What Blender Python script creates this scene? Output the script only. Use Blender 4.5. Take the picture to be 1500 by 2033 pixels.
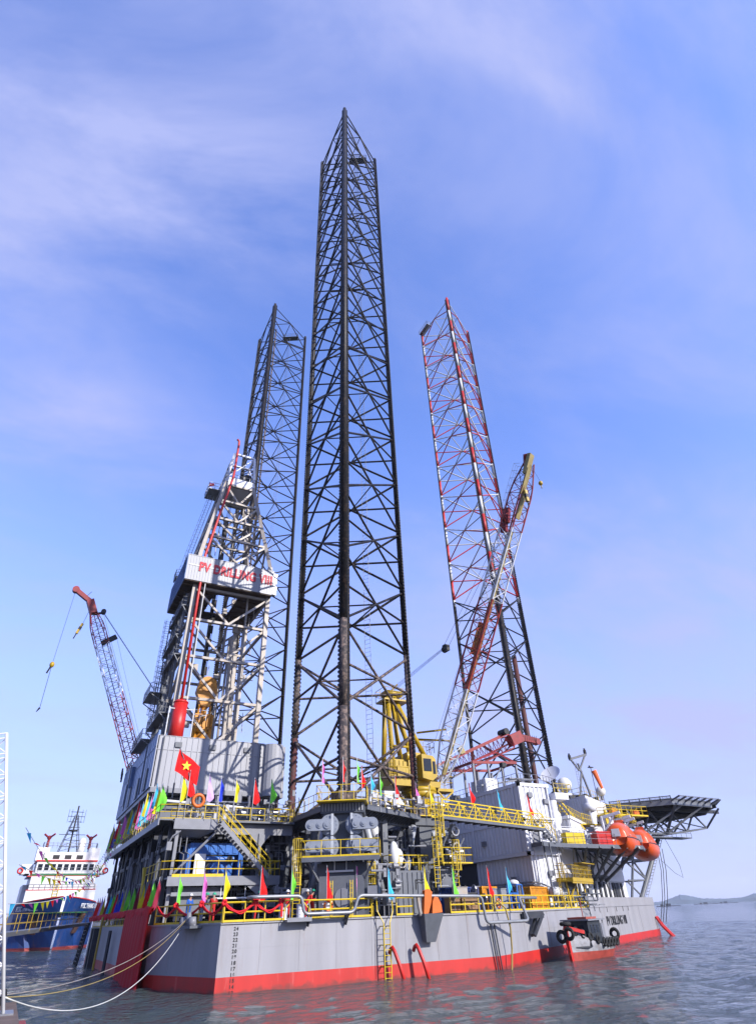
import bpy, math, random
from mathutils import Vector, Matrix
random.seed(7)
S = bpy.context.scene
for o in list(bpy.data.objects): bpy.data.objects.remove(o)
COL = S.collection
R = math.radians
V = Vector

# ---------------------------------------------------------------- camera, sky, sun, exposure
cam = bpy.data.cameras.new('camera'); co = bpy.data.objects.new('camera', cam); COL.objects.link(co)
AX = V((0.484029, 0.875052, 0))                      # horizontal heading of the camera
pitch, roll = R(35.1236), R(2.3035)
fw = AX * math.cos(pitch) + V((0, 0, math.sin(pitch)))
up0 = -AX * math.sin(pitch) + V((0, 0, math.cos(pitch)))
r0 = V((AX.y, -AX.x, 0))
cr, sr = math.cos(roll), math.sin(roll)
Rx = r0 * cr - up0 * sr; Ux = up0 * cr + r0 * sr
CAM = V((-25.741, -75.356, 3.75))
m = Matrix((Rx, Ux, -fw)).transposed().to_4x4(); m.translation = CAM
co.matrix_world = m
cam.sensor_fit = 'VERTICAL'; cam.sensor_height = 36; cam.lens = 20.151
cam.clip_start = 0.2; cam.clip_end = 30000
S.camera = co

SUN_TO = V((0.45, -1.0, 0)).normalized(); ELEV = 29.0
w = bpy.data.worlds.new('World'); S.world = w; w.use_nodes = True
nt = w.node_tree; N = nt.nodes; L = nt.links; N.clear()
out = N.new('ShaderNodeOutputWorld'); bg = N.new('ShaderNodeBackground'); bg.inputs[1].default_value = 0.073
sky = N.new('ShaderNodeTexSky'); sky.sky_type = 'NISHITA'; sky.sun_disc = False
sky.sun_elevation = R(ELEV); sky.sun_rotation = math.atan2(SUN_TO.x, SUN_TO.y)
sky.air_density = 1.0; sky.dust_density = 1.2; sky.ozone_density = 2.0; sky.altitude = 0
tint = N.new('ShaderNodeMix'); tint.data_type = 'RGBA'; tint.blend_type = 'MULTIPLY'; tint.inputs[0].default_value = 1
tint.inputs[7].default_value = (1.62, 2.05, 3.35, 1)
tc = N.new('ShaderNodeTexCoord')
# thin streaky cloud: two noises on the stretched view direction projected to a cloud plane
sep = N.new('ShaderNodeSeparateXYZ'); L.new(tc.outputs['Generated'], sep.inputs[0])
zc = N.new('ShaderNodeMath'); zc.operation = 'ADD'; zc.inputs[1].default_value = 0.18; L.new(sep.outputs[2], zc.inputs[0])
zm = N.new('ShaderNodeMath'); zm.operation = 'MAXIMUM'; zm.inputs[1].default_value = 0.08; L.new(zc.outputs[0], zm.inputs[0])
dx = N.new('ShaderNodeMath'); dx.operation = 'DIVIDE'; L.new(sep.outputs[0], dx.inputs[0]); L.new(zm.outputs[0], dx.inputs[1])
dy = N.new('ShaderNodeMath'); dy.operation = 'DIVIDE'; L.new(sep.outputs[1], dy.inputs[0]); L.new(zm.outputs[0], dy.inputs[1])
cmb = N.new('ShaderNodeCombineXYZ'); L.new(dx.outputs[0], cmb.inputs[0]); L.new(dy.outputs[0], cmb.inputs[1])
mp = N.new('ShaderNodeMapping'); mp.inputs['Rotation'].default_value = (0, 0, R(25)); mp.inputs['Scale'].default_value = (0.95, 1.7, 1)
mp.inputs['Location'].default_value = (3.4, 0.9, 0)
L.new(cmb.outputs[0], mp.inputs[0])
n1 = N.new('ShaderNodeTexNoise'); n1.inputs['Scale'].default_value = 1.7; n1.inputs['Detail'].default_value = 9; n1.inputs['Roughness'].default_value = 0.60
n1.inputs['Distortion'].default_value = 0.35
L.new(mp.outputs[0], n1.inputs['Vector'])
cl = N.new('ShaderNodeMapRange'); cl.inputs[1].default_value = 0.40; cl.inputs[2].default_value = 0.72; cl.inputs[3].default_value = 0; cl.inputs[4].default_value = 0.80
cl.interpolation_type = 'SMOOTHSTEP'
L.new(n1.outputs['Fac'], cl.inputs[0])
# broad soft cloud masses at their real bearings: (direction, two half widths, roll of the long axis, strength)
def sky_dir(px, py):
    v = fw + Rx*((px-750)/1138.0) - Ux*((py-1016.5)/1138.0); return v.normalized()
acc = cl.outputs[0]
def nmath(op, a, b=None):
    q = N.new('ShaderNodeMath'); q.operation = op
    for k, v in ((0, a), (1, b)):
        if v is None: continue
        if hasattr(v, 'default_value'): L.new(v, q.inputs[k])
        else: q.inputs[k].default_value = v
    return q.outputs[0]
tot = None
for (px, py, ra, rb, ang, st) in ((200,450,.40,.11,-8,.62),(500,400,.20,.09,14,.45),(430,40,.50,.08,-6,.55),(1350,20,.40,.09,0,.25),(60,810,.22,.09,20,.70),(1110,180,.12,.03,25,.40),(1450,520,.22,.22,0,.25),(1300,1150,.40,.20,0,.40),(1330,1420,.40,.10,0,.45),(190,250,.25,.04,16,.35)):
    c = sky_dir(px, py); e1 = Rx.copy(); e2 = Ux.copy(); e1 = (e1 - c*e1.dot(c)).normalized(); e2 = c.cross(e1)
    ca_, sa_ = math.cos(R(ang)), math.sin(R(ang)); f1 = e1*ca_ + e2*sa_; f2 = e2*ca_ - e1*sa_
    terms = []
    for ax_, hw in ((f1, ra), (f2, rb)):
        dt = N.new('ShaderNodeVectorMath'); dt.operation = 'DOT_PRODUCT'; L.new(tc.outputs['Generated'], dt.inputs[0]); dt.inputs[1].default_value = ax_
        q = nmath('DIVIDE', dt.outputs['Value'], hw); terms.append(nmath('MULTIPLY', q, q))
    fr_ = N.new('ShaderNodeVectorMath'); fr_.operation = 'DOT_PRODUCT'; L.new(tc.outputs['Generated'], fr_.inputs[0]); fr_.inputs[1].default_value = c
    g = nmath('MULTIPLY', nmath('POWER', 2.718, nmath('MULTIPLY', nmath('ADD', terms[0], terms[1]), -1.0)), nmath('GREATER_THAN', fr_.outputs['Value'], 0.0))
    g = nmath('MULTIPLY', g, st); tot = g if tot is None else nmath('ADD', tot, g)
wisp = N.new('ShaderNodeMapRange'); wisp.inputs[1].default_value = .32; wisp.inputs[2].default_value = .66; wisp.inputs[3].default_value = .05; wisp.inputs[4].default_value = 1.35; L.new(n1.outputs['Fac'], wisp.inputs[0])
cloudf = nmath('MINIMUM', nmath('ADD', nmath('MULTIPLY', tot, wisp.outputs[0]), nmath('MULTIPLY', cl.outputs[0], .35)), .9)
mix = N.new('ShaderNodeMix'); mix.data_type = 'RGBA'
L.new(sky.outputs[0], tint.inputs[6]); L.new(tint.outputs[2], mix.inputs[6]); L.new(cloudf, mix.inputs[0])
mix.inputs[7].default_value = (3.9, 4.4, 7.7, 1)
# milky veil towards the horizon
hz = N.new('ShaderNodeMapRange'); hz.inputs[1].default_value = 0.0; hz.inputs[2].default_value = 0.72; hz.inputs[3].default_value = 0.80; hz.inputs[4].default_value = 0.08
hz.interpolation_type = 'SMOOTHSTEP'
L.new(sep.outputs[2], hz.inputs[0])
mix2 = N.new('ShaderNodeMix'); mix2.data_type = 'RGBA'; L.new(mix.outputs[2], mix2.inputs[6]); L.new(hz.outputs[0], mix2.inputs[0])
mix2.inputs[7].default_value = (4.45, 4.7, 7.9, 1)
L.new(mix2.outputs[2], bg.inputs[0]); L.new(bg.outputs[0], out.inputs[0])

sun = bpy.data.lights.new('sun', 'SUN'); so = bpy.data.objects.new('sun', sun); COL.objects.link(so)
sun.energy = 5.0; sun.angle = R(0.55); sun.color = (1.0, 0.95, 0.88)
d = SUN_TO * math.cos(R(ELEV)) + V((0, 0, math.sin(R(ELEV))))
so.rotation_euler = d.to_track_quat('Z', 'Y').to_euler(); so.location = (0, -200, 150)
S.view_settings.view_transform = 'Standard'; S.view_settings.look = 'None'
S.view_settings.exposure = 0.80; S.view_settings.gamma = 1; S.view_settings.use_curve_mapping = False
S.render.engine = 'CYCLES'

# ---------------------------------------------------------------- materials
MATS = {}
def mat(name, col, rough=0.5, metal=0.0, var=0.12, scale=1.5, rust=0.0, rcol=(0.16, 0.07, 0.035), bump=0.0, streak=False, spec=0.32, trans=0.0, rth=0.60):
    if name in MATS: return MATS[name]
    col = tuple(c*0.56 for c in col)
    mm = bpy.data.materials.new(name); mm.use_nodes = True
    nt = mm.node_tree; b = nt.nodes['Principled BSDF']; b.inputs['Roughness'].default_value = rough; b.inputs['Metallic'].default_value = metal
    b.inputs['Specular IOR Level'].default_value = spec
    if trans: b.inputs['Transmission Weight'].default_value = trans
    t = nt.nodes.new('ShaderNodeTexCoord'); mpp = nt.nodes.new('ShaderNodeMapping'); nt.links.new(t.outputs['Object'], mpp.inputs[0])
    mpp.inputs['Scale'].default_value = (1, 1, 0.12 if streak else 1)
    nz = nt.nodes.new('ShaderNodeTexNoise'); nz.inputs['Scale'].default_value = scale; nz.inputs['Detail'].default_value = 6; nz.inputs['Roughness'].default_value = 0.6
    nt.links.new(mpp.outputs[0], nz.inputs['Vector'])
    rp = nt.nodes.new('ShaderNodeMapRange'); rp.inputs[1].default_value = 0.3; rp.inputs[2].default_value = 0.7; rp.inputs[3].default_value = 1 - var; rp.inputs[4].default_value = 1 + var
    nt.links.new(nz.outputs['Fac'], rp.inputs[0])
    vm = nt.nodes.new('ShaderNodeVectorMath'); vm.operation = 'SCALE'; vm.inputs[0].default_value = col; nt.links.new(rp.outputs[0], vm.inputs['Scale'])
    last = vm.outputs[0]
    if rust:
        n2 = nt.nodes.new('ShaderNodeTexNoise'); n2.inputs['Scale'].default_value = scale * 1.7; n2.inputs['Detail'].default_value = 8; n2.inputs['Roughness'].default_value = 0.7
        nt.links.new(mpp.outputs[0], n2.inputs['Vector'])
        r2 = nt.nodes.new('ShaderNodeMapRange'); r2.inputs[1].default_value = rth - 0.08; r2.inputs[2].default_value = rth + 0.08; r2.inputs[4].default_value = rust
        nt.links.new(n2.outputs['Fac'], r2.inputs[0])
        mx = nt.nodes.new('ShaderNodeMix'); mx.data_type = 'RGBA'; nt.links.new(r2.outputs[0], mx.inputs[0]); nt.links.new(last, mx.inputs[6]); mx.inputs[7].default_value = (*rcol, 1)
        last = mx.outputs[2]
    nt.links.new(last, b.inputs['Base Color'])
    rr = nt.nodes.new('ShaderNodeMapRange'); rr.inputs[3].default_value = max(0.02, rough - 0.1); rr.inputs[4].default_value = min(1, rough + 0.12)
    nt.links.new(nz.outputs['Fac'], rr.inputs[0]); nt.links.new(rr.outputs[0], b.inputs['Roughness'])
    if bump:
        bp = nt.nodes.new('ShaderNodeBump'); bp.inputs['Strength'].default_value = bump; bp.inputs['Distance'].default_value = 0.05
        nt.links.new(nz.outputs['Fac'], bp.inputs['Height']); nt.links.new(bp.outputs[0], b.inputs['Normal'])
    MATS[name] = mm; return mm
RUSTY = (0.20, 0.10, 0.05)
gHull = mat('hull grey paint', (0.355, 0.35, 0.375), 0.48, var=0.12, scale=0.8, streak=True, rust=0.5, rcol=(0.15, 0.115, 0.10), rth=0.635, bump=0.10)
gRed = mat('boot red paint', (0.58, 0.026, 0.02), 0.5, var=0.16, scale=0.9, streak=True, rust=0.35, rcol=(0.55, 0.22, 0.2), rth=0.66)
def wet_band(m_):        # weed and scum stain with a ragged top just above the water
    nt = m_.node_tree; b = nt.nodes['Principled BSDF']; src = b.inputs['Base Color'].links[0].from_socket
    tc_ = nt.nodes.new('ShaderNodeTexCoord'); sp = nt.nodes.new('ShaderNodeSeparateXYZ'); nt.links.new(tc_.outputs['Object'], sp.inputs[0])
    nz_ = nt.nodes.new('ShaderNodeTexNoise'); nz_.inputs['Scale'].default_value = 1.3; nz_.inputs['Detail'].default_value = 8; nt.links.new(tc_.outputs['Object'], nz_.inputs['Vector'])
    a_ = nt.nodes.new('ShaderNodeMath'); a_.operation = 'MULTIPLY_ADD'; nt.links.new(nz_.outputs['Fac'], a_.inputs[0]); a_.inputs[1].default_value = -.9; nt.links.new(sp.outputs[2], a_.inputs[2])
    r_ = nt.nodes.new('ShaderNodeMapRange'); nt.links.new(a_.outputs[0], r_.inputs[0]); r_.inputs[1].default_value = -.42; r_.inputs[2].default_value = -.22; r_.inputs[3].default_value = .75; r_.inputs[4].default_value = 0
    mx = nt.nodes.new('ShaderNodeMix'); mx.data_type = 'RGBA'; nt.links.new(r_.outputs[0], mx.inputs[0]); nt.links.new(src, mx.inputs[6]); mx.inputs[7].default_value = (.09,.022,.018,1); nt.links.new(mx.outputs[2], b.inputs['Base Color'])
wet_band(gRed)
gGrey = mat('grey paint', (0.25, 0.255, 0.285), 0.42, var=0.10)
gDark = mat('dark grey paint', (0.038, 0.042, 0.054), 0.5, var=0.2, rust=0.3, rth=0.66)
gMid = mat('mid grey paint', (0.145, 0.155, 0.18), 0.45, var=0.12)
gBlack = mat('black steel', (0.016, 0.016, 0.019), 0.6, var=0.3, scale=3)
gLeg = mat('leg dark steel', (0.019, 0.018, 0.021), 0.45, var=0.35, scale=1.2, rust=0.5, rcol=(0.10, 0.065, 0.045), rth=0.60, spec=0.15)
gLegR = mat('leg rusted steel', (0.055, 0.045, 0.045), 0.75, var=0.4, scale=1.6, rust=0.8, rcol=(0.20, 0.14, 0.11), rth=0.55)
gLegRR = mat('leg red rust', (0.11, 0.022, 0.02), 0.7, var=0.4, scale=2, rust=0.7, rcol=(0.05, 0.03, 0.025), rth=0.5)
gRed2 = mat('signal red paint', (0.62, 0.022, 0.016), 0.4, var=0.12)
gMaroon = mat('maroon paint', (0.30, 0.022, 0.024), 0.5, var=0.25, rust=0.5, rcol=(0.08, 0.03, 0.02))
gWhite = mat('white paint', (0.88, 0.88, 0.93), 0.35, var=0.05, scale=1.0, streak=True, rust=0.25, rcol=(0.45, 0.42, 0.38), rth=0.68)
gWhiteB = mat('bright white paint', (0.82, 0.82, 0.82), 0.4, var=0.04)
gBeige = mat('weathered galvanised steel', (0.42, 0.38, 0.345), 0.5, metal=0.1, var=0.2, scale=1.4, rust=0.55, rcol=(0.28, 0.20, 0.12), rth=0.58)
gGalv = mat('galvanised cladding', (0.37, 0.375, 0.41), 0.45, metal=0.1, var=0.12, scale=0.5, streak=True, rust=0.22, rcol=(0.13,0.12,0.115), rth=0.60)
gGalvShade = mat('shade toned galvanised cladding', (0.14, 0.22, 0.40), 0.35, metal=0.5, var=0.14, scale=0.5, streak=True)  # same cladding for sternward faces, their shade painted in as darker blue
gYel = mat('yellow paint', (0.80, 0.56, 0.015), 0.42, var=0.12, rust=0.4, rcol=(0.35, 0.2, 0.03), rth=0.66)
gYelD = mat('crane yellow paint', (0.52, 0.34, 0.012), 0.42, var=0.16, rust=0.5, rcol=(0.25, 0.15, 0.03), rth=0.63)
gKhaki = mat('khaki grating', (0.42, 0.33, 0.13), 0.6, var=0.2)
gRustP = mat('rust brown plate', (0.30, 0.13, 0.05), 0.6, var=0.3)
gOrange = mat('orange paint', (0.78, 0.16, 0.015), 0.4, var=0.1)
gLife = mat('lifeboat orange', (0.85, 0.115, 0.02), 0.3, var=0.06)
gAmber = mat('amber paint', (0.75, 0.30, 0.01), 0.45, var=0.2, rust=0.6, rcol=(0.12, 0.05, 0.01))
gBlue = mat('blue paint', (0.02, 0.15, 0.55), 0.4, var=0.15)
gNavy = mat('ship blue paint', (0.011, 0.055, 0.23), 0.45, var=0.2, scale=0.5, streak=True, rust=0.75, rcol=(0.10, 0.07, 0.07), rth=0.62)
gGlass = mat('window glass', (0.02, 0.025, 0.035), 0.08, var=0.1)
gRub = mat('black rubber', (0.02, 0.02, 0.02), 0.8, var=0.3, scale=5)
gRope = mat('white rope', (0.72, 0.72, 0.68), 0.8)
gRopeY = mat('tan rope', (0.45, 0.33, 0.10), 0.85)
gSteel = mat('bare steel', (0.35, 0.35, 0.37), 0.35, metal=0.7, var=0.15)
gPipe = mat('grey pipe', (0.30, 0.31, 0.33), 0.35, metal=0.2, var=0.12)
gGreen = mat('green deck paint', (0.03, 0.16, 0.06), 0.5)
gCr = mat('weathered red boom paint', (0.42, 0.05, 0.04), 0.5, var=.25, rust=.5, rcol=(.25,.12,.08))
gConc = mat('quay concrete', (0.17, 0.12, 0.10), 0.9, var=0.3, scale=2, bump=0.6)
gSkin = mat('skin', (0.45, 0.25, 0.17), 0.6)
gWood = mat('wood', (0.30, 0.17, 0.08), 0.7, var=0.25, scale=3)
FC = dict(red=(0.80, 0.015, 0.015), green=(0.20, 0.75, 0.06), yellow=(0.85, 0.70, 0.02), pink=(0.80, 0.16, 0.52), cyan=(0.06, 0.52, 0.78), blue=(0.02, 0.05, 0.60), lilac=(0.68, 0.45, 0.80), olive=(0.50, 0.46, 0.03), maroon=(0.28, 0.02, 0.05))
def cloth(c):
    k = c + ' cloth'
    if k in MATS: return MATS[k]
    mm = mat(k, tuple(min(1.6, q*1.55) for q in FC[c]), 0.75, var=0.10, scale=6, spec=0.2)
    nt = mm.node_tree; b = nt.nodes['Principled BSDF']; src = b.inputs['Base Color'].links[0].from_socket
    tr = nt.nodes.new('ShaderNodeBsdfTranslucent'); ms = nt.nodes.new('ShaderNodeMixShader'); ms.inputs[0].default_value = 0.35
    nt.links.new(src, tr.inputs[0]); o = nt.nodes['Material Output']
    nt.links.new(b.outputs[0], ms.inputs[1]); nt.links.new(tr.outputs[0], ms.inputs[2]); nt.links.new(ms.outputs[0], o.inputs[0])
    return mm

# ---------------------------------------------------------------- mesh helpers
ORG = {}
SPLIT = {'service_piping', 'tower_fitting', 'valve_set', 'side_fitting', 'cable_box', 'deck_fitting', 'wall_fitting', 'roof_fitting', 'derrick_clutter', 'clutter', 'deck_gear', 'drum', 'wall_ledge', 'post', 'wall_post', 'column', 'strut', 'red_band', 'white_band', 'rubbing_strip', 'pipe', 'hanging_hose', 'wall_pipe', 'standpipe', 'vent_line', 'arm', 'hose',
    'stringer', 'awning_post', 'vent', 'pipework', 'floor_beam', 'main_strut', 'edge_beam', 'cable_tray', 'guide_rail', 'fire_box', 'roof_gear', 'valve', 'support_frame', 'roof_top', 'drill_line', 'hoist_rope',
    'stay_rope', 'beam', 'rope', 'louvre', 'anchor_pocket', 'fascia', 'sheave', 'sheave_head', 'walkway', 'hatch', 'handrail', 'catwalk', 'deckhouse', 'tank', 'loop', 'bracket', 'wind_plate', 'frame_post', 'crown_sheave', 'panel', 'fall_wire', 'riser_pipe', 'chord', 'gantry', 'boots', 'deck_plate', 'upper_house', 'jib_head', 'strap'}
def islands(mb):
    par = list(range(len(mb.v)))
    def find(a):
        while par[a] != a: par[a] = par[par[a]]; a = par[a]
        return a
    for f in mb.f:
        r = find(f[0])
        for i in f[1:]: par[find(i)] = r
    G = {}
    for f in mb.f: G.setdefault(find(f[0]), []).append(f)
    out = []
    for fs in G.values():
        idx = sorted({i for f in fs for i in f}); mp_ = {k: n for n, k in enumerate(idx)}; b = MB(); b.v = [mb.v[k] for k in idx]; b.f = [tuple(mp_[i] for i in f) for f in fs]; out.append(b)
    return out
class MB:
    def __init__(s): s.v = []; s.f = []
    def add(s, vs, fs):
        b = len(s.v); s.v += [tuple(p) for p in vs]; s.f += [tuple(i + b for i in f) for f in fs]; return s
    def box(s, x0, x1, y0, y1, z0, z1):
        return s.add([(x0,y0,z0),(x1,y0,z0),(x1,y1,z0),(x0,y1,z0),(x0,y0,z1),(x1,y0,z1),(x1,y1,z1),(x0,y1,z1)],
            [(3,2,1,0),(4,5,6,7),(0,1,5,4),(1,2,6,5),(2,3,7,6),(3,0,4,7)])
    def obox(s, c, ax, ay, hx, hy, z0, z1):   # oriented box: centre, unit axes in plan, half sizes
        c = V((c[0], c[1], 0)); a = V((ax[0], ax[1], 0)); b = V((ay[0], ay[1], 0)); P = []
        for z in (z0, z1):
            for sx, sy in ((-1,-1),(1,-1),(1,1),(-1,1)):
                q = c + a*hx*sx + b*hy*sy; P.append((q.x, q.y, z))
        return s.add(P, [(3,2,1,0),(4,5,6,7),(0,1,5,4),(1,2,6,5),(2,3,7,6),(3,0,4,7)])
    def bar(s, p, q, w, h=None, up=(0,0,1)):
        h = h or w; p = V(p); q = V(q); d = (q - p)
        if d.length < 1e-6: return s
        d.normalize(); u = V(up)
        if abs(d.dot(u)) > 0.98: u = V((1,0,0))
        a = d.cross(u).normalized() * w / 2; b = a.cross(d).normalized() * h / 2
        P = [p-a-b, p+a-b, p+a+b, p-a+b, q-a-b, q+a-b, q+a+b, q-a+b]
        return s.add(P, [(3,2,1,0),(4,5,6,7),(0,1,5,4),(1,2,6,5),(2,3,7,6),(3,0,4,7)])
    def tube(s, p, q, r, n=6, r2=None, caps=True):
        r2 = r if r2 is None else r2; p = V(p); q = V(q); d = q - p
        if d.length < 1e-6: return s
        d.normalize(); u = V((0,0,1)) if abs(d.z) < 0.95 else V((1,0,0))
        a = d.cross(u).normalized(); b = a.cross(d)
        P = []
        for c, rr in ((p, r), (q, r2)):
            for i in range(n):
                t = 2*math.pi*i/n; P.append(c + a*math.cos(t)*rr + b*math.sin(t)*rr)
        F = [(i, (i+1) % n, n+(i+1) % n, n+i) for i in range(n)]
        if caps: F += [tuple(range(n-1, -1, -1)), tuple(range(n, 2*n))]
        return s.add(P, F)
    def path(s, pts, r, n=6):
        pts = [V(p) for p in pts]; P = []; prev = None
        for i, p in enumerate(pts):
            d = (pts[min(i+1, len(pts)-1)] - pts[max(i-1, 0)]).normalized()
            if prev is None:
                u = V((0,0,1)) if abs(d.z) < 0.95 else V((1,0,0)); a = d.cross(u).normalized()
            else: a = (prev - d * prev.dot(d)).normalized()
            prev = a; b = d.cross(a)
            for k in range(n):
                t = 2*math.pi*k/n; P.append(p + a*math.cos(t)*r + b*math.sin(t)*r)
        F = []
        for i in range(len(pts)-1):
            for k in range(n): F.append((i*n+k, i*n+(k+1) % n, (i+1)*n+(k+1) % n, (i+1)*n+k))
        F += [tuple(range(n-1,-1,-1)), tuple(range((len(pts)-1)*n, len(pts)*n))]
        return s.add(P, F)
    def prism(s, poly, z0, z1):
        n = len(poly)
        return s.add([(p[0],p[1],z0) for p in poly] + [(p[0],p[1],z1) for p in poly],
            [tuple(range(n-1,-1,-1)), tuple(range(n, 2*n))] + [(i, (i+1) % n, n+(i+1) % n, n+i) for i in range(n)])
    def disc(s, c, nrm, r, t, n=20):
        c = V(c); nn = V(nrm).normalized(); return s.tube(c - nn*t/2, c + nn*t/2, r, n)
    def torus(s, c, nrm, Rr, r, n=16, k=8):
        c = V(c); nn = V(nrm).normalized(); u = V((0,0,1)) if abs(nn.z) < 0.9 else V((1,0,0)); a = nn.cross(u).normalized(); b = nn.cross(a); P = []; F = []
        for i in range(n):
            t = 2*math.pi*i/n; e = a*math.cos(t) + b*math.sin(t)
            for j in range(k):
                q = 2*math.pi*j/k; P.append(c + e*(Rr + r*math.cos(q)) + nn*r*math.sin(q))
        for i in range(n):
            for j in range(k): F.append((i*k+j, ((i+1) % n)*k+j, ((i+1) % n)*k+(j+1) % k, i*k+(j+1) % k))
        return s.add(P, F)
    def sphere(s, c, r, n=14, m=8, sz=1.0, zmin=-1):
        P = []; F = []
        for j in range(m+1):
            th = -math.pi/2 + math.pi*j/m
            for i in range(n):
                ph = 2*math.pi*i/n; P.append((c[0]+r*math.cos(th)*math.cos(ph), c[1]+r*math.cos(th)*math.sin(ph), c[2]+r*sz*max(zmin, math.sin(th))))
        for j in range(m):
            for i in range(n): F.append((j*n+i, j*n+(i+1) % n, (j+1)*n+(i+1) % n, (j+1)*n+i))
        return s.add(P, F)
    def build(s, name, m, parent=None, smooth=False, loc=None):
        if parent is not None and name in SPLIT:
            isl = islands(s)
            if 1 < len(isl) <= 100:
                obs = []
                for b in isl: obs.append(b._build(name, m, parent, smooth))
                return obs[0]
        return s._build(name, m, parent, smooth, loc)
    def _build(s, name, m, parent=None, smooth=False, loc=None):
        o0 = V((0,0,0))
        if parent is not None: o0 = ORG.get(parent.name, V((0,0,0)))
        elif loc is not None: o0 = V(loc)
        me = bpy.data.meshes.new(name); me.from_pydata([(p[0]-o0.x, p[1]-o0.y, p[2]-o0.z) for p in s.v], [], s.f); me.update()
        if smooth:
            for p in me.polygons: p.use_smooth = True
        me.materials.append(m)
        o = bpy.data.objects.new(name, me); COL.objects.link(o)
        if parent is not None: o.parent = parent
        else: o.location = o0
        ORG[o.name] = o0
        return o
def tag(o, label=None, cat=None, group=None, kind=None):
    if label: o['label'] = label
    if cat: o['category'] = cat
    if group: o['group'] = group
    if kind: o['kind'] = kind
    return o
def thing(name, label, cat, loc=(0,0,0), group=None):
    o = bpy.data.objects.new(name, None); COL.objects.link(o); o.location = loc; o.empty_display_size = 0.5
    ORG[o.name] = V(loc); return tag(o, label, cat, group)
def kids(o): return [c for c in bpy.data.objects if c.parent == o]
def dup(root, loc, rotz=None, label=None, scale=None, group=None):
    def cp(o, par):
        c = o.copy(); COL.objects.link(c); c.parent = par
        for k in CH.get(o.name, []): cp(k, c)
        return c
    CH = {}
    for o in bpy.data.objects:
        if o.parent: CH.setdefault(o.parent.name, []).append(o)
    r = cp(root, None); r.location = loc
    if rotz is not None: r.rotation_euler = (0, 0, rotz)
    if scale: r.scale = (scale,)*3
    if label: r['label'] = label
    if group: r['group'] = group
    return r
def text(name, s, size, loc, xdir, ydir, m, parent, ext=0.01, sx=1.0, bold=0.0, gap=1.0, fit=None):
    cu = bpy.data.curves.new(name, 'FONT'); cu.body = s; cu.size = size; cu.extrude = ext; cu.offset = bold; cu.space_character = gap
    tmp = bpy.data.objects.new(name, cu); COL.objects.link(tmp); bpy.context.view_layer.update()
    me = bpy.data.meshes.new_from_object(tmp.evaluated_get(bpy.context.evaluated_depsgraph_get()))
    bpy.data.objects.remove(tmp)
    X = V(xdir).normalized(); Y = V(ydir).normalized(); Z = X.cross(Y)
    o0 = ORG[parent.name]
    if fit: sx = fit/(max(v.co.x for v in me.vertices)-min(v.co.x for v in me.vertices))
    for v in me.vertices:
        p = V(loc) + X*v.co.x*sx + Y*v.co.y + Z*v.co.z - o0; v.co = p
    me.materials.clear(); me.materials.append(m)
    o = bpy.data.objects.new(name, me); COL.objects.link(o); o.parent = parent; ORG[o.name] = o0
    return o
def rail(mb, pts, h=1.1, sp=1.5, r=0.03, rails=(0.55, 1.1), toe=0.0, closed=False):
    pts = [V(p) for p in pts]
    if closed: pts.append(pts[0])
    for a, b in zip(pts, pts[1:]):
        L_ = (b-a).length; n = max(1, round(L_/sp))
        for i in range(n+1):
            p = a.lerp(b, i/n); mb.tube(p, p+V((0,0,h)), r, 5)
        for q in rails: mb.tube(a+V((0,0,q)), b+V((0,0,q)), r, 5)
        if toe: mb.bar(a+V((0,0,toe/2)), b+V((0,0,toe/2)), 0.02, toe)
    return mb
def ladder(mb, p, q, width, wdir, r=0.03, step=0.3, rr=0.018):
    p = V(p); q = V(q); wd = V(wdir).normalized()*width/2
    mb.tube(p-wd, q-wd, r, 5); mb.tube(p+wd, q+wd, r, 5)
    n = int((q-p).length/step)
    for i in range(1, n): c = p.lerp(q, i/n); mb.tube(c-wd, c+wd, rr, 4)
    return mb
def corr(mb, a, b, z0, z1, nrm, pitch=0.5, depth=0.07):   # corrugated wall from a to b (plan points), ribs towards nrm
    a = V((a[0], a[1], 0)); b = V((b[0], b[1], 0)); nn = V((nrm[0], nrm[1], 0)).normalized(); L_ = (b-a).length
    n = max(1, round(L_/pitch)); P = []
    prof = ((0, 0), (0.38, 0), (0.5, 1), (0.88, 1))
    for i in range(n):
        for t, h in prof: P.append(a.lerp(b, (i+t)/n) + nn*depth*h)
    P.append(b)
    vs = [(p.x, p.y, z0) for p in P] + [(p.x, p.y, z1) for p in P]; k = len(P)
    return mb.add(vs, [(i, i+1, k+i+1, k+i) for i in range(k-1)])
# port taper of the hull: from the knuckle to the bow
KN = V((8.8, -29.6, 0)); TD = V((49.2, 26.4, 0)).normalized(); TN = V((TD.y, -TD.x, 0))
def tp(s, off=0.0, z=0.0):
    p = KN + TD*s + TN*off; return V((p.x, p.y, z))
YR = (lambda h: V((0, 0, h)))
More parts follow.
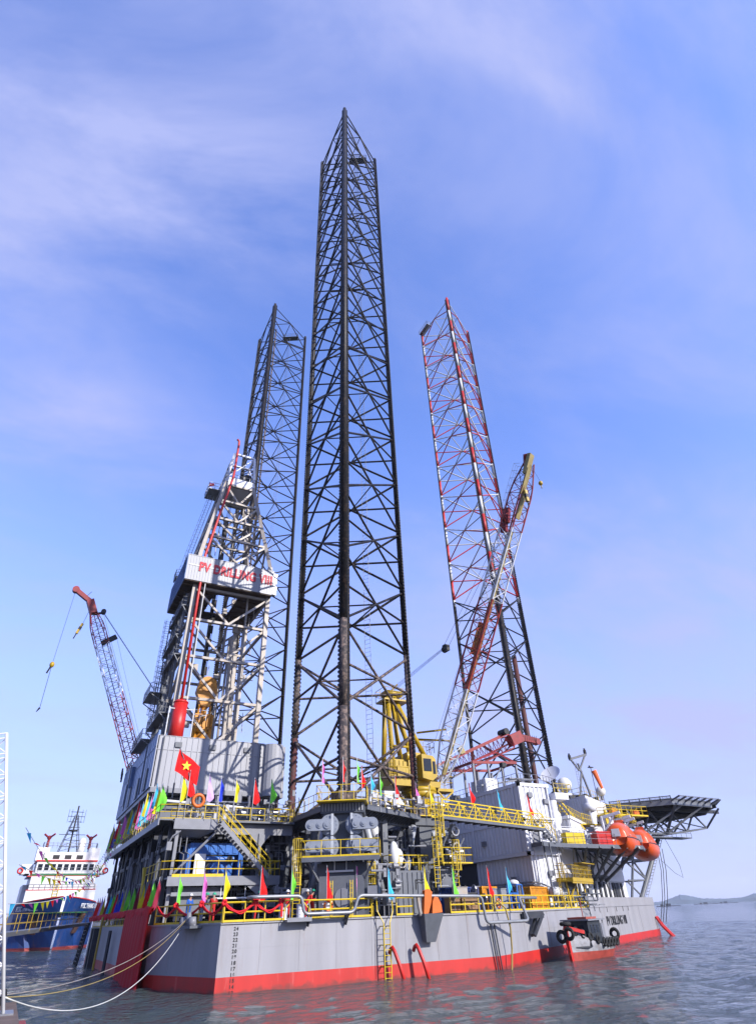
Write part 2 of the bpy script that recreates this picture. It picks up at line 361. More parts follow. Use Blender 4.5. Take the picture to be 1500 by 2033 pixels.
# ================================================================ SETTING
def water():
    mb = MB()
    a = 14000
    mb.add([(-a,-a,0),(a,-a,0),(a,a,0),(-a,a,0)], [(0,1,2,3)])
    mm = bpy.data.materials.new('sea water'); mm.use_nodes = True; nt = mm.node_tree; b = nt.nodes['Principled BSDF']
    b.inputs['Base Color'].default_value = (0.034, 0.046, 0.046, 1); b.inputs['Roughness'].default_value = 0.05; b.inputs['IOR'].default_value = 1.33
    t = nt.nodes.new('ShaderNodeTexCoord')
    def nz(scale, det, sx, sy, rot, rough=0.55):
        mpp = nt.nodes.new('ShaderNodeMapping'); mpp.inputs['Scale'].default_value = (sx, sy, 1); mpp.inputs['Rotation'].default_value = (0, 0, R(rot))
        nt.links.new(t.outputs['Object'], mpp.inputs[0])
        n = nt.nodes.new('ShaderNodeTexNoise'); n.inputs['Scale'].default_value = scale; n.inputs['Detail'].default_value = det; n.inputs['Roughness'].default_value = rough
        n.inputs['Distortion'].default_value = 0.4
        nt.links.new(mpp.outputs[0], n.inputs['Vector']); return n.outputs['Fac']
    a1 = nz(0.30, 4, 1.0, 1.9, 35, .6); a2 = nz(1.5, 5, 1, 1.7, 15, .6); a3 = nz(0.05, 2, 1, 1.5, 50)
    def madd(x, k, y=None):
        q = nt.nodes.new('ShaderNodeMath'); q.operation = 'MULTIPLY_ADD'; nt.links.new(x, q.inputs[0]); q.inputs[1].default_value = k
        if y is not None: nt.links.new(y, q.inputs[2])
        else: q.inputs[2].default_value = 0
        return q.outputs[0]
    h = madd(a1, 0.6, madd(a2, 0.50, madd(a3, 0.9)))
    bp = nt.nodes.new('ShaderNodeBump'); bp.inputs['Strength'].default_value = 1.0; bp.inputs['Distance'].default_value = 0.85
    nt.links.new(h, bp.inputs['Height']); nt.links.new(bp.outputs[0], b.inputs['Normal'])
    import numpy as np
    for v_ in range(4): x, y, z = mb.v[v_]; mb.v[v_] = (x, y, -0.16)
    x0, x1, y0, y1, st = -75.0, 135.0, -110.0, 125.0, 0.5
    xs = np.arange(x0, x1+.01, st); ys = np.arange(y0, y1+.01, st); X, Y = np.meshgrid(xs, ys, indexing='ij'); Z = np.zeros_like(X); rg = np.random.RandomState(5)
    for lam in (1.15, 1.3, 1.5, 1.65, 1.8, 2.1, 2.5, 2.9, 3.4, 4.0, 4.8, 6.0, 7.5, 9.5):
        for rep in range(2):
            th = rg.normal(2.2, .75); k = 2*np.pi/lam; ph = rg.uniform(0, 6.28)
            Z += lam*.0034*np.sin(k*(X*np.cos(th)+Y*np.sin(th)) + ph + .8*np.sin(X*.21+rep*2)+.8*np.sin(Y*.17+lam))
    edge = np.minimum(np.minimum(X-x0, x1-X), np.minimum(Y-y0, y1-Y)); Z = Z*np.clip(edge/12, 0, 1) - 0.155*(1-np.clip(edge/12, 0, 1))
    nx, ny = X.shape; vs = np.stack([X.ravel(), Y.ravel(), Z.ravel()], 1); i = np.arange((nx-1)*(ny-1)); a_ = (i//(ny-1))*ny + i % (ny-1); fs = np.stack([a_, a_+ny, a_+ny+1, a_+1], 1)
    b0 = len(mb.v); mb.v += [tuple(p) for p in vs.tolist()]; mb.f += [tuple(f) for f in (fs+b0).tolist()]
    tag(mb.build('water', mm, smooth=True), kind='structure')
water()
def pix_dir(px, py):      # heading of a far landmark
    v = fw + Rx*((px-750)/1138.0) - Ux*((py-1016.5)/1138.0); return v
def hills():
    mb = MB(); D = 4200.0; P = []; 
    prof = [(1215,1.0),(1262,6),(1290,12),(1315,16),(1335,30),(1352,44),(1362,41),(1375,33),(1395,22),(1425,18),(1450,16),(1475,20),(1486,24),(1500,34),(1550,38),(1600,30),(1700,20),(1850,10)]
    n = len(prof); fr = []
    rnd = random.Random(3)
    for i in range(n-1):
        for k in range(8):
            t = k/8; fr.append((prof[i][0]*(1-t)+prof[i+1][0]*t, (prof[i][1]*(1-t)+prof[i+1][1]*t) * 1.0 + rnd.uniform(0, 2.5)))
    for x, h in fr:
        v = pix_dir(x, 1790); v.z = 0; v.normalize()
        for dd, hh in ((0, -1), (20, h*0.45), (160, h), (420, h*0.6), (700, -1)):
            q = CAM + v*(D+dd); P.append((q.x, q.y, hh))
    F = []
    for i in range(len(fr)-1):
        for k in range(4): F.append((i*5+k, (i+1)*5+k, (i+1)*5+k+1, i*5+k+1))
    mb.add(P, F)
    tag(mb.build('hills', mat('far hillside', (0.06, 0.10, 0.13), 0.95, var=0.3, scale=0.02)), kind='structure')
hills()
# quay: its edge runs along X=-25.3 beside the camera and ends a little beyond the tower
mb = MB(); mb.box(-95, -25.0, -130, -49.5, -3, 1.75); mb.box(-25.6, -24.93, -130, -49.3, 1.75, 1.92)
tag(mb.build('quay', gConc), kind='structure')
mb = MB()
def fender_thing():
    t = thing('quay_fender', 'black rubber fender on red panel at the quay edge', 'fender', (-24.8, -55.5, 1.0))
    MB().box(-25.0, -24.75, -57.0, -53.8, -0.4, 1.85).build('panel', mat('faded red panel', (0.30, 0.05, 0.05), 0.7, var=0.3), t)
    MB().tube((-24.62, -54.6, -0.3), (-24.62, -54.6, 1.7), 0.2, 14).build('bumper', gRub, t, True)
    return t
fender_thing()

# ================================================================ HULL
HP = [(-13.3,-29.2),(8.8,-29.6),(58,-3.2),(58,3.2),(8.8,29.6),(-13.3,29.2),(-16.3,21.3),(-16.3,-21.3)]
DK = 3.7
hull = thing('rig_hull', 'grey barge hull with red waterline band carrying the drilling rig', 'hull')
def shell(z0, z1, m, name, grow=0.0):
    P = []
    cx, cy = 12, 0
    for x, y in HP:
        P.append((x, y))
    b = MB(); b.prism(P, z0, z1); return b.build(name, m, hull)
shell(-3, 0.85, gRed, 'boot_top'); shell(0.85, DK, gHull, 'plating')
# raised bulwark at the bow
mb = MB()
a0 = (tp(25.0)).xy; 
bw = [tp(25.0), tp(55.9), V((58, 3.2, 0)), V((33.5, 16.4, 0))]
for p, q in zip(bw, bw[1:]): mb.bar(p + YR(DK+0.47), q + YR(DK+0.47), 0.14, 0.94)
mb.build('bulwark', gHull, hull)
# plate seams and doublers
mb = MB()
for x in (-1.95, 8.6): mb.tube((x, -29.5-(x+13.3)*.004, 0.2), (x, -29.5-(x+13.3)*.004, DK), 0.02, 4)
for s in (24.8,): mb.tube(tp(s, .03, 0.9), tp(s, .03, DK+.9), 0.045, 5)
for s in (28.5, 31.5, 35.5, 38.5, 41.0): mb.tube(tp(s, .03, 3.2), tp(s, .03, DK+1), 0.03, 4)
mb.build('vent_line', gDark, hull)
mb = MB(); mb.bar((-13.3,-29.24,DK-0.05), (8.8,-29.64,DK-0.05), 0.12, 0.10); mb.bar(tp(0,.03,DK-.05), tp(25,.03,DK-.05), 0.12, 0.1)
mb.bar((-16.33,-21.3,DK-0.05), (-13.3,-29.22,DK-0.05), 0.1, 0.1); mb.build('gunwale', gHull, hull)
mb = MB()
for k in range(1, 8):
    x = -13.3+22.1*k/8; mb.bar((x,-29.205-(x+13.3)*.0181,0.9),(x,-29.205-(x+13.3)*.0181,DK),.022,.006)
for z in (2.3,): mb.bar((-13.2,-29.205,z),(8.7,-29.601,z),.008,.02)
for k in range(1, 9): mb.bar(tp(5.8*k,.005,.9), tp(5.8*k,.005,DK), .02,.008)
mb.bar(tp(.1,.004,2.3), tp(55,.004,2.3), .014,.03)
for k in range(1,3): mb.bar(V((-13.3-k*1.0,-29.2+k*2.633,0.9))+V((-.01,0,0)), V((-13.3-k*1.0,-29.2+k*2.633,DK))+V((-.01,0,0)), .03,.02)
mb.build('weld_seam', gHull, hull)
# draft marks
hp_ = [(24-i) for i in range(13)]
for i, nmb in enumerate(hp_):
    z = 3.36 - i*0.30
    if z < 0.05: break
    text('draft_mark', str(nmb), 0.27, (-12.4, -29.235, z-0.1), (1,-0.018,0), (0,0,1), gBlack, hull, 0.008, gap=1.3, bold=0.008)
text('hull_name', 'PV DRILLING VIII', 1.2, tp(30.4, 0.03, 1.95), TD, (0,0,1), gBlack, hull, 0.01, fit=8.6, bold=0.03)
# stern skirt fittings: steps and landing frame
mb = MB()
ladder(mb, (-16.75, 6.5, -0.3), (-16.75, 6.5, 4.6), 0.5, (0,1,0), 0.09, 0.45, 0.05)
mb.build('stern_ladder', gYelD, hull)
lf = thing('landing_frame', 'dark steel boat landing frame hanging on the stern', 'boat landing', (-17.5, 19, 0))
mb = MB()
for y in (16.5, 18.5, 20.5): mb.bar((-17.6, y, -0.5), (-17.0, y, 4.2), 0.16)
for i in range(11): mb.bar((-17.65+0.05*i, 16.5, 0.1+i*0.37), (-17.65+0.05*i, 20.5, 0.1+i*0.37), 0.08)
mb.build('frame', gBlack, lf)
mb = MB()
for y in (11.0, 13.5): mb.bar((-16.6, y, -0.4), (-16.6, y, 3.6), 0.5, 0.7)
mb.tube((-16.65,-1.5,-.4),(-16.65,-1.5,3.4),0.12,8); mb.tube((-16.65,-0.5,-.4),(-16.65,-0.5,3.4),0.08,8)
mb.build('rubbing_strip', gDark, hull)

# ================================================================ LEGS
def stripe(z, top):  # red on the lower half of each bay, white on the upper half
    return 'r' if ((z - 2.6) % 8.4) < 4.2 else 'w'
gLW = mat('leg white paint', (0.75, 0.75, 0.75), 0.45, var=0.1); gLR = mat('leg red paint', (0.60, 0.035, 0.03), 0.45, var=0.12)
def leg(x, y, top, label, painted=False):
    t = thing('lattice_tower', label, 'leg', (x, y, DK))
    ch = [V((x-3.58, y-6.2, 0)), V((x-3.58, y+6.2, 0)), V((x+7.16, y, 0))]; cen = V((x, y, 0))
    PZ = 51.7 if painted else 1e9                           # paint starts here
    lev = [2.6 + 4.2*i for i in range(0, 36) if 2.6 + 4.2*i < top - 0.5] + [top]
    for c in ch:
        n = (c - cen).normalized(); tn = V((-n.y, n.x, 0))
        # chord tube by colour bands
        segs = []
        if not painted: segs = [(0.5, 19.4, 'low'), (19.4, 28 if y < 0 else 19.5, 'lowr'), (28 if y < 0 else 19.5, top+0.9, 'd')]
        else:
            segs = [(0.5, PZ, 'd')]; 
            z = PZ
            while z < top:
                k = 2.6 + 4.2*math.ceil((z + 0.01 - 2.6)/4.2); k = min(k, top)
                if top - k < 1: k = top
                segs.append((z, k + (0.9 if k == top else 0), stripe((z+k)/2, top))); z = k
        mm = {'low': MB(), 'lowr': MB(), 'd': MB(), 'r': MB(), 'w': MB()}
        for z0, z1, k in segs: mm[k].tube(c+YR(z0), c+YR(z1), (0.30 if painted else 0.33) if not (c is ch[0] and y < -1) else 0.38, 12)
        M_ = {'low': gLegRR if (x > -1 and abs(y) > 1 and c is not ch[0]) else gLegR, 'lowr': gLegR, 'd': gLeg, 'r': gLR, 'w': gLW}
        first = None
        for k in ('d', 'low', 'lowr', 'r', 'w'):
            if mm[k].f:
                o = mm[k].build('chord', M_[k], t if first is None else first, True)
                if k == 'd': first = o
                elif k == 'low': o.name = 'chord_foot'
                elif k == 'lowr': o.name = 'chord_rust'
                elif k == 'r': o.name = 'red_band'; 
                elif k == 'w': o.name = 'white_band'
        if first is None: first = t
        # rack: plate plus teeth on both edges
        rk = MB(); hw = 0.44
        rk.bar(c+YR(0.5), c+YR(top), 0.13, 2*hw, up=tn) if False else rk.obox(c, tn, n, hw, 0.07, 0.5, top+0.3)
        z = 0.6
        while z < top:
            for s_ in (-1, 1):
                b0 = c + tn*s_*hw; e = tn*s_*0.14; w_ = n*0.07
                rk.add([b0-w_+YR(z), b0+w_+YR(z), b0+w_+YR(z+.34), b0-w_+YR(z+.34), b0+e-w_+YR(z+.10), b0+e+w_+YR(z+.10), b0+e+w_+YR(z+.24), b0+e-w_+YR(z+.24)],
                       [(0,1,5,4),(2,3,7,6),(4,5,6,7),(0,4,7,3),(1,2,6,5)])
            z += 0.42
        rk.build('rack', gLegR if False else gBlack, first)
    # bays
    k = 0; BR_ = 0.145 if y < -1 else 0.125
    while 2.6 + 8.4*k < top - 1:
        z0 = 2.6 + 8.4*k; z1 = min(z0 + 8.4, top); zm = z0 + 4.2
        red, wht, body = MB(), MB(), MB()
        pt = painted and zm > PZ
        def br(p, q, r, tgt): tgt.tube(p, q, r, 6, caps=False)
        mids = []
        for i in range(3):
            a, b = ch[i], ch[(i+1) % 3]; mid = (a+b)/2; mids.append(mid)
            lo = red if pt else body; hi = wht if pt else body
            br(a+YR(z0+.25), mid+YR(zm), BR_, lo); br(b+YR(z0+.25), mid+YR(zm), BR_, lo)
            if z1 - zm > 1:
                br(a+YR(z1-.25), mid+YR(zm), BR_, hi); br(b+YR(z1-.25), mid+YR(zm), BR_, hi)
            if zm <= top + .1: br(a+YR(zm), b+YR(zm), BR_*.88, wht if pt and k % 2 else (red if pt else body))
        for i in range(3): br(mids[i]+YR(zm), mids[(i+1) % 3]+YR(zm), 0.085, wht if pt else body)
        base = gLegR if (zm < 30 and y < -1) else gLeg
        if body.f: body.build('lattice_bay', base, t, True)
        if red.f:
            o = red.build('lattice_bay', gLR, t, True)
            wht.build('white_brace', gLW, o, True)
        k += 1
    # riser pipes, ladder and the small top platform
    pm = gLegR if not painted else gLeg
    p = MB(); p.tube((x-2.1, y-4.1, 3), (x-2.1, y-4.1, top-6), 0.17, 8)
    if painted or x > 1: p.tube((x-1.5, y-3.2, 3), (x-1.5, y-3.2, top-10), 0.10, 6); p.tube((x+2.0, y-1.6, 3), (x+2.0, y-1.6, 40), 0.42, 10)
    p.build('riser_pipe', gLegRR if painted else pm, t, True)
    l = MB(); ladder(l, (x+3.2, y+1.9, 3), (x+3.2, y+1.9, top), 0.75, (0.5,-0.86,0), 0.028, 0.5, 0.018); l.build('ladder', gMid, t)
    pl = MB(); pc = (ch[1]+ch[2])/2 + (ch[2]-ch[1]).normalized()*2.2*(0 if painted else 1); e = (ch[2]-ch[1]).normalized(); nn = V((-e.y, e.x, 0))
    if painted: pc = ch[1].lerp(ch[0], 0.14); e = (ch[0]-ch[1]).normalized(); nn = V((-e.y, e.x, 0))
    pl.obox(pc, e, nn, 2.0, 0.7, top+0.5, top+0.6)
    c4 = [pc+e*2*sx+nn*.7*sy+YR(top+.6) for sx, sy in ((-1,-1),(1,-1),(1,1),(-1,1))]
    rail(pl, c4, 1.1, 0.8, 0.035, closed=True); pl.build('top_platform', gSteel if painted else gMid, t)
    return t
leg(0, -21.2, 150, 'tallest black lattice leg in the middle of the picture')
leg(0, 21.2, 133, 'black lattice leg standing behind the drilling derrick')
leg(38.9, 0, 133, 'lattice leg painted in red and white bands above the accommodation', True)

mb = MB(); mb.box(-6400, 6400, -6400, 6400, -2.0, 165)
mm = bpy.data.materials.new('sea air'); mm.use_nodes = True; nt = mm.node_tree; nt.nodes.clear(); o_ = nt.nodes.new('ShaderNodeOutputMaterial'); pv = nt.nodes.new('ShaderNodeVolumePrincipled')
pv.inputs['Color'].default_value = (.80,.86,1.0,1); pv.inputs['Density'].default_value = 0.00008; nt.links.new(pv.outputs[0], o_.inputs['Volume'])
tag(mb.build('haze', mm), kind='stuff')
# ================================================================ JACK HOUSES (steel frames that guide the legs)
def jack_house(x, y, label, detail=2):
    t = thing('jack_house', label, 'jacking frame', (x, y, DK))
    ch = [V((x-3.58, y-6.2, 0)), V((x-3.58, y+6.2, 0)), V((x+7.16, y, 0))]; cen = V((x, y, 0))
    for ci, c in enumerate(ch):
        n = (c-cen).normalized(); e = V((-n.y, n.x, 0))
        if ci == 0: e = V((0.866, -0.5, 0))
        tw = MB()
        for s_ in (-1, 1): tw.obox(c+e*s_*1.15+n*0.1, e, n, 0.42, 0.85, DK, 11.3)       # the two jacking columns
        tw.obox(c+n*0.55, e, n, 1.55, 0.12, 7.2, 11.3)
        tw.obox(c-n*0.1, e, n, 1.75, 1.15, 10.6, 11.35)
        if ci == 0:
            tw.obox(c+n*0.15, e, n, 1.9, 1.15, DK, 7.15)
        T = tw.build('tower_column', mat('tower grey paint', (0.10, 0.11, 0.13), .5), t)
        rb = MB()
        for k in range(14): 
            u = -1.6 + 3.2*k/13; q = c + e*u + n*1.06; rb.bar(q+YR(10.75), q+YR(11.3), 0.05, 0.12)
        rb.build('stiffener', gGrey, T)
        for lev in (9.75, 8.25, 6.75, 5.3):
            if ci == 0 and lev < 8: continue
            for s_ in (-1, 1):
                g = MB(); q = c + e*s_*1.02 + n*0.95
                g.disc(q+YR(lev), n, 0.72, 0.7, 26); g.disc(q+n*.38+YR(lev), n, 0.62, 0.12, 26); g.disc(q+n*.25+YR(lev), n, 0.76, 0.10, 26)
                # rounded arm running outward with two bearing caps
                a0 = q + n*0.52 + e*s_*0.1; 
                g.obox(a0+e*s_*0.55, e, n, 0.80, 0.16, lev-0.40, lev+0.40)
                g.disc(a0+e*s_*1.35+YR(lev), n, 0.40, 0.32, 18)
                for u, rr in ((0.0, 0.30), (0.62, 0.22), (1.35, 0.20)): g.disc(a0+e*s_*u+n*0.18+YR(lev), n, rr, 0.10, 16); g.disc(a0+e*s_*u+n*0.22+YR(lev), n, rr*.45, 0.12, 10)
                for k in range(14):
                    th = 2*math.pi*k/14; o_ = q + n*0.46 + e*math.cos(th)*0.62; g.disc(o_+YR(lev+math.sin(th)*0.62), n, 0.035, 0.05, 6)
                g.bar(q+n*0.5+e*s_*-0.25+YR(lev-.78), q+n*0.5+e*s_*-0.25+YR(lev+.78), 0.05, 0.22)
                g.build('gear_unit', mat('gear grey paint', (0.34, 0.37, 0.43), 0.4, var=0.1), T, False)
    # ring girders, top walkway
    g = MB(); BT = []
    for i in range(3):
        a, b = ch[i], ch[(i+1) % 3]; d = (b-a).normalized()
        nn = V((d.y, -d.x, 0))
        if (a-cen).dot(nn) < 0: nn = -nn
        a2 = a + d*1.6; b2 = b - d*1.6
        g.bar(a2+YR(10.9), b2+YR(10.9), 0.25, 0.9); g.bar(a2+nn*1.2+YR(11.2), b2+nn*1.2+YR(11.2), 0.25, 0.35)
        k = int((b2-a2).length/0.45)
        for j in range(k+1):
            p = a2.lerp(b2, j/k); g.bar(p+nn*1.2+YR(11.2), p+YR(10.55), 0.05, 0.14)
        g.bar(a2+nn*0.6+YR(11.4), b2+nn*0.6+YR(11.4), 1.5, 0.05)
        for p in (a, b): 
            pm = p.lerp((a+b)/2, 0.55)
            BT.append((p.lerp(b if p is a else a, 0.16)+nn*.7+YR(10.5), p.lerp((a+b)/2, 0.75)+nn*.7+YR(5.0)))
        mp_ = (a+b)/2; g.bar(mp_+YR(3.7), mp_+YR(10.9), 0.5, 0.5)
    g.build('ring_girder', gMid, t)
    for p, q in BT: MB().tube(p, q, 0.29, 14).build('brace_tube', mat('pale grey tube', (0.42, 0.44, 0.48), .4), t, True)
    tp_ = MB()
    for ci, c in enumerate(ch):
        n = (c-cen).normalized(); e = V((-n.y, n.x, 0)); tp_.obox(c+n*0.3, e, n, 2.0, 1.75, 11.36, 11.44)
        q = [c+n*0.3+e*2*sx+n*1.7*sy+YR(11.44) for sx, sy in ((-1,-1),(-1,1),(1,1),(1,-1))]
        rail(tp_, q, 1.1, 1.0, 0.028)
    for i in range(3):
        a, b = ch[i], ch[(i+1) % 3]; d = (b-a).normalized(); nn = V((d.y, -d.x, 0))
        if (a-cen).dot(nn) < 0: nn = -nn
        rail(tp_, [a+d*2.2+nn*1.3+YR(11.42), b-d*2.2+nn*1.3+YR(11.42)], 1.1, 1.1, 0.028)
    tp_.build('top_railing', gYel, t)
    # leg guide collars seen at the foot of each chord above the deck plate
    gc = MB()
    for c in ch:
        gc.obox(c, (1,0), (0,1), 0.8, 0.8, 11.4, 12.3)
    gc.build('leg_guide', gLegR, t)
    return t
jack_house(0, -21.2, 'grey gear driven jacking frame around the foot of the tallest leg')
jack_house(0, 21.2, 'grey jacking frame around the foot of the leg behind the derrick')
jack_house(38.9, 0, 'grey jacking frame around the foot of the red and white leg')
# clutter inside the leg well: pipes and rusty braces come with the leg; hatch house below the gears
gp = thing('gear_platform', 'grey platform with yellow rail in front of the four round gear units', 'platform', (-4.7, -29.3, 7.5))
cC = V((-3.58, -27.4, 0)); nC = V((-0.5, -0.866, 0)); eC = V((0.866, -0.5, 0))
mb = MB(); mb.obox(cC+nC*1.65, eC, nC, 2.95, 0.75, 7.38, 7.5); mb.obox(cC+nC*2.4, eC, nC, 2.95, 0.04, 7.2, 7.5)
for s_ in (-2.7, -0.9, 0.9, 2.7): mb.bar(cC+eC*s_+nC*2.3+YR(7.3), cC+eC*s_+nC*1.1+YR(7.3), 0.1, 0.2)
for s_ in (-2.5, 2.5): mb.bar(cC+eC*s_+nC*2.2+YR(7.3), cC+eC*s_*.6+nC*1.2+YR(5.6), 0.12)
mb.build('grating', gMid, gp)
mb = MB(); q = [cC+eC*-2.95+nC*1.0+YR(7.5), cC+eC*-2.95+nC*2.38+YR(7.5), cC+eC*2.95+nC*2.38+YR(7.5), cC+eC*2.95+nC*1.0+YR(7.5)]
rail(mb, q, 1.1, 1.45, 0.032, toe=0.12); mb.build('railing', gYel, gp)
mb = MB(); 
for s_ in (-1.3, -0.9, -0.2, 0.2): pass
for s_ in (-.55, .35): mb.bar(cC+eC*s_+nC*1.45+YR(7.3), cC+eC*s_+nC*1.45+YR(6.65), 0.05)
mb.bar(cC+eC*-1.2+nC*1.45+YR(6.6), cC+eC*0.9+nC*1.45+YR(6.6), 0.16, 0.12); mb.build('striplight', gWhiteB, gp)
def cage_ladder(name, label, p0, p1, m, wd, out, parent=None):
    t = thing(name, label, 'ladder', p0)
    mb = MB(); ladder(mb, p0, p1, 0.5, wd, 0.035, 0.3, 0.02)
    W_ = V(wd).normalized(); O_ = V(out).normalized(); h = p1[2]-p0[2]
    mb.build('ladder', m, t); mb = MB(); k = 0; z = 2.1
    while z <= h+1.0:
        P = []
        for j in range(9):
            a = math.pi*j/8; P.append(V((p0[0], p0[1], p0[2]+z)) + W_*math.cos(a)*0.38 + O_*(0.1+math.sin(a)*0.62))
        mb.path(P, 0.022, 4); z += 0.75
    for j in range(1, 8, 1):
        a = math.pi*j/8; P0 = V((p0[0], p0[1], p0[2]+2.1)) + W_*math.cos(a)*0.38 + O_*(0.1+math.sin(a)*0.62); mb.bar(P0, P0+YR(z-0.75-2.1), 0.03, 0.03)
    mb.build('cage', m, t); return t
cage_ladder('cage_ladder', 'yellow caged ladder rising to the left end of the gear platform', tuple(cC+eC*-3.35+nC*1.7+YR(DK)), tuple(cC+eC*-3.35+nC*1.7+YR(7.9)), gYel, eC, nC)
cage_ladder('cage_ladder', 'tall yellow caged ladder at the left end of the yellow truss bridge', (5.0, -28.2, 7.0), (5.0, -28.2, 11.8), gYel, (1,0,0), (0,-1,0))
# deck house under the gears
dh = thing('deck_house', 'dark grey deck locker with round hatch below the gear units', 'deck house', (-4.4, -28.9, DK))
mb = MB(); mb.obox(cC+nC*1.35, eC, nC, 1.7, 0.16, DK, 6.3); mb.build('wall', gMid, dh)
mb = MB(); mb.disc(cC+eC*0.1+nC*1.55+YR(4.9), nC, 0.62, 0.1, 24); mb.obox(cC+eC*.1+nC*1.6, eC, nC, .1, .05, 4.3, 5.5); mb.build('hatch', gGrey, dh)
for s_ in (-2.6, 2.3):
    o = MB().obox(cC+eC*s_+nC*1.55, eC, nC, 0.35, 0.14, 4.8, 5.6).build('junction_box', gGrey, loc=tuple(cC+eC*s_+nC*1.5+YR(4.8)))
    tag(o, 'square grey electrical box %s of the round hatch' % ('left' if s_ < 0 else 'right'), 'electrical box')
mb = MB()
for s_ in (-0.75, 0.75):
    q = cC+eC*s_+nC*1.7
    for u in (-.09, .09): mb.bar(q+eC*u+YR(DK), q+eC*u+YR(6.0), 0.045)
    for k in range(7): mb.bar(q-eC*.09+YR(4+.3*k), q+eC*.09+YR(4+.3*k), 0.03)
mb.build('guide_rail', gYel, dh)

# ================================================================ AFT STRUCTURE
cant = thing('cantilever', 'dark grey cantilever and substructure under the drill floor cladding', 'substructure', (-5, 0, DK))
mb = MB()
for y in (-8.5, 8.5): mb.box(-15.6, 20, y-0.35, y+0.35, 5.6, 12.0); mb.box(-15.7, 20, y-0.8, y+0.8, 12.0, 12.25); mb.box(-15.7, 20, y-0.8, y+0.8, 5.4, 5.6)
mb.build('beam', gDark, cant)
mb = MB()
for y in [-19, -14.5, -10, -5, 0, 5, 10, 14]:
    mb.bar((-15.6, y, DK), (-15.6, y, 11), 0.28); 
for y0, y1 in ((-19,-14.5),(-10,-5),(0,5),(10,14)): mb.tube((-15.6,y0,5),(-15.6,y1,10.2),0.12,6); mb.tube((-15.6,y1,DK),(-15.6,y0,8),0.10,6)
for z in (6.8, 8.9, 10.9): mb.bar((-15.6,-19,z),(-15.6,15,z),0.22,0.3)
for y in (-17, -12.5, -7, -2.5, 2.5, 7.5, 12): mb.tube((-15.9, y, DK), (-15.9, y, 10.8), 0.10, 6)
for x in (-12, -8, -4): 
    for y in (-18, -13): mb.bar((x, y, DK), (x, y, 10.6), 0.25)
mb.build('column', gDark, cant)
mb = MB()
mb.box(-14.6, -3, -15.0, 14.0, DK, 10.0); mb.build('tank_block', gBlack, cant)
mb = MB()   # U-shaped grey pipe, hoppers, curved drain
mb.path([(-16.0,-2,9.5),(-16.0,-2,5.2),(-16.0,-2.4,4.6),(-16.0,-3.2,4.6),(-16.0,-3.8,5.0),(-16.0,-3.8,8.6),(-16.0,-5,9)], 0.2, 8)
mb.path([(-15.9,-14,9),(-15.9,-14,5.8),(-15.9,-15,5.2),(-15.9,-16.5,5.2),(-15.9,-17,5.8),(-15.9,-17,8.5)], 0.16, 8)
mb.build('pipe', gMid, cant)
mb = MB(); mb.path([(-15.9,-10.5,8.0),(-15.9,-11.2,7.0),(-15.9,-11.4,5.6),(-15.9,-10.8,4.4)], 0.15, 8); mb.build('yellow_pipe', gYel, cant)
# sloping underside below the cladding
mb = MB(); mb.box(-16.5, -2.6, -9.6, 14.6, 14.55, 15.0); mb.build('floor_girder', gGrey, cant)
mb = MB()
for x in (-15.5, -12, -8.5, -5, -3.2):
    mb.add([(x-.15,-9.3,14.5),(x+.15,-9.3,14.5),(x+.15,13.8,14.5),(x-.15,13.8,14.5),(x-.15,-7.4,13.0),(x+.15,-7.4,13.0),(x+.15,12,13.0),(x-.15,12,13.0)], [(0,1,2,3),(7,6,5,4),(0,4,5,1),(3,2,6,7),(0,3,7,4),(1,5,6,2)])
for y in (-8.5, 0, 8.5, 13): mb.box(-15.8, -3, y-.3, y+.3, 12.2, 13.2)
mb.box(-15.0, -3, -8.0, 12, 12.2, 14.4)
mb.build('floor_beam', gMid, cant)
mb = MB(); mb.path([(-15.6,-9.7,14.2),(-15.2,-9.7,13.8),(-5.5,-9.8,13.35),(-4.2,-10.0,12.6),(-3.6,-10.4,12.2)], 0.13, 8); mb.build('white_pipe', gWhiteB, cant)

ww = thing('drill_floor_cladding', 'ribbed silver wind wall boxing in the drill floor below the derrick', 'cladding', (-9.6, 2.5, 15))
def clad(name, a, b, z0, z1, nrm, m, pitch, dep=0.06):
    mb = MB(); aa = V((a[0], a[1], 0)); bb = V((b[0], b[1], 0)); nn = V((nrm[0], nrm[1], 0)); L_ = (bb-aa).length; d = (bb-aa).normalized(); n = round(L_/pitch)
    mb.obox((aa+bb)/2 - nn*0.08, d, nn, L_/2, 0.08, z0, z1)
    for i in range(n+1):
        q = aa.lerp(bb, i/n); mb.obox(q+nn*dep/2, d, nn, 0.045, dep/2, z0, z1)
    for z in (z0+0.02, z0+(z1-z0)*0.72, z1-0.02): mb.bar(aa+nn*.02+YR(z), bb+nn*.02+YR(z), 0.06, 0.05)
    return mb.build(name, m, ww)
clad('port_wall', (-16.6,-9.5), (-5.1,-9.5), 15.0, 20.0, (0,-1), gGalv, 0.62)
clad('stern_wall', (-16.6,14.8), (-16.6,-9.5), 15.0, 20.5, (-1,0), gGalvShade, 1.25, 0.03)
clad('starboard_wall', (-2.5,14.8), (-16.6,14.8), 15.0, 20.0, (0,1), gGalv, 0.62)
clad('forward_wall', (-2.6,-9.3), (-2.6,14.8), 14.8, 19.9, (1,0), gGalv, 0.8)
mb = MB(); pts = []
for i in range(9):
    a = math.pi*i/8; pts.append((-3.0 - 1.0 + math.cos(a)*1.05, -9.5 - math.sin(a)*0.9))
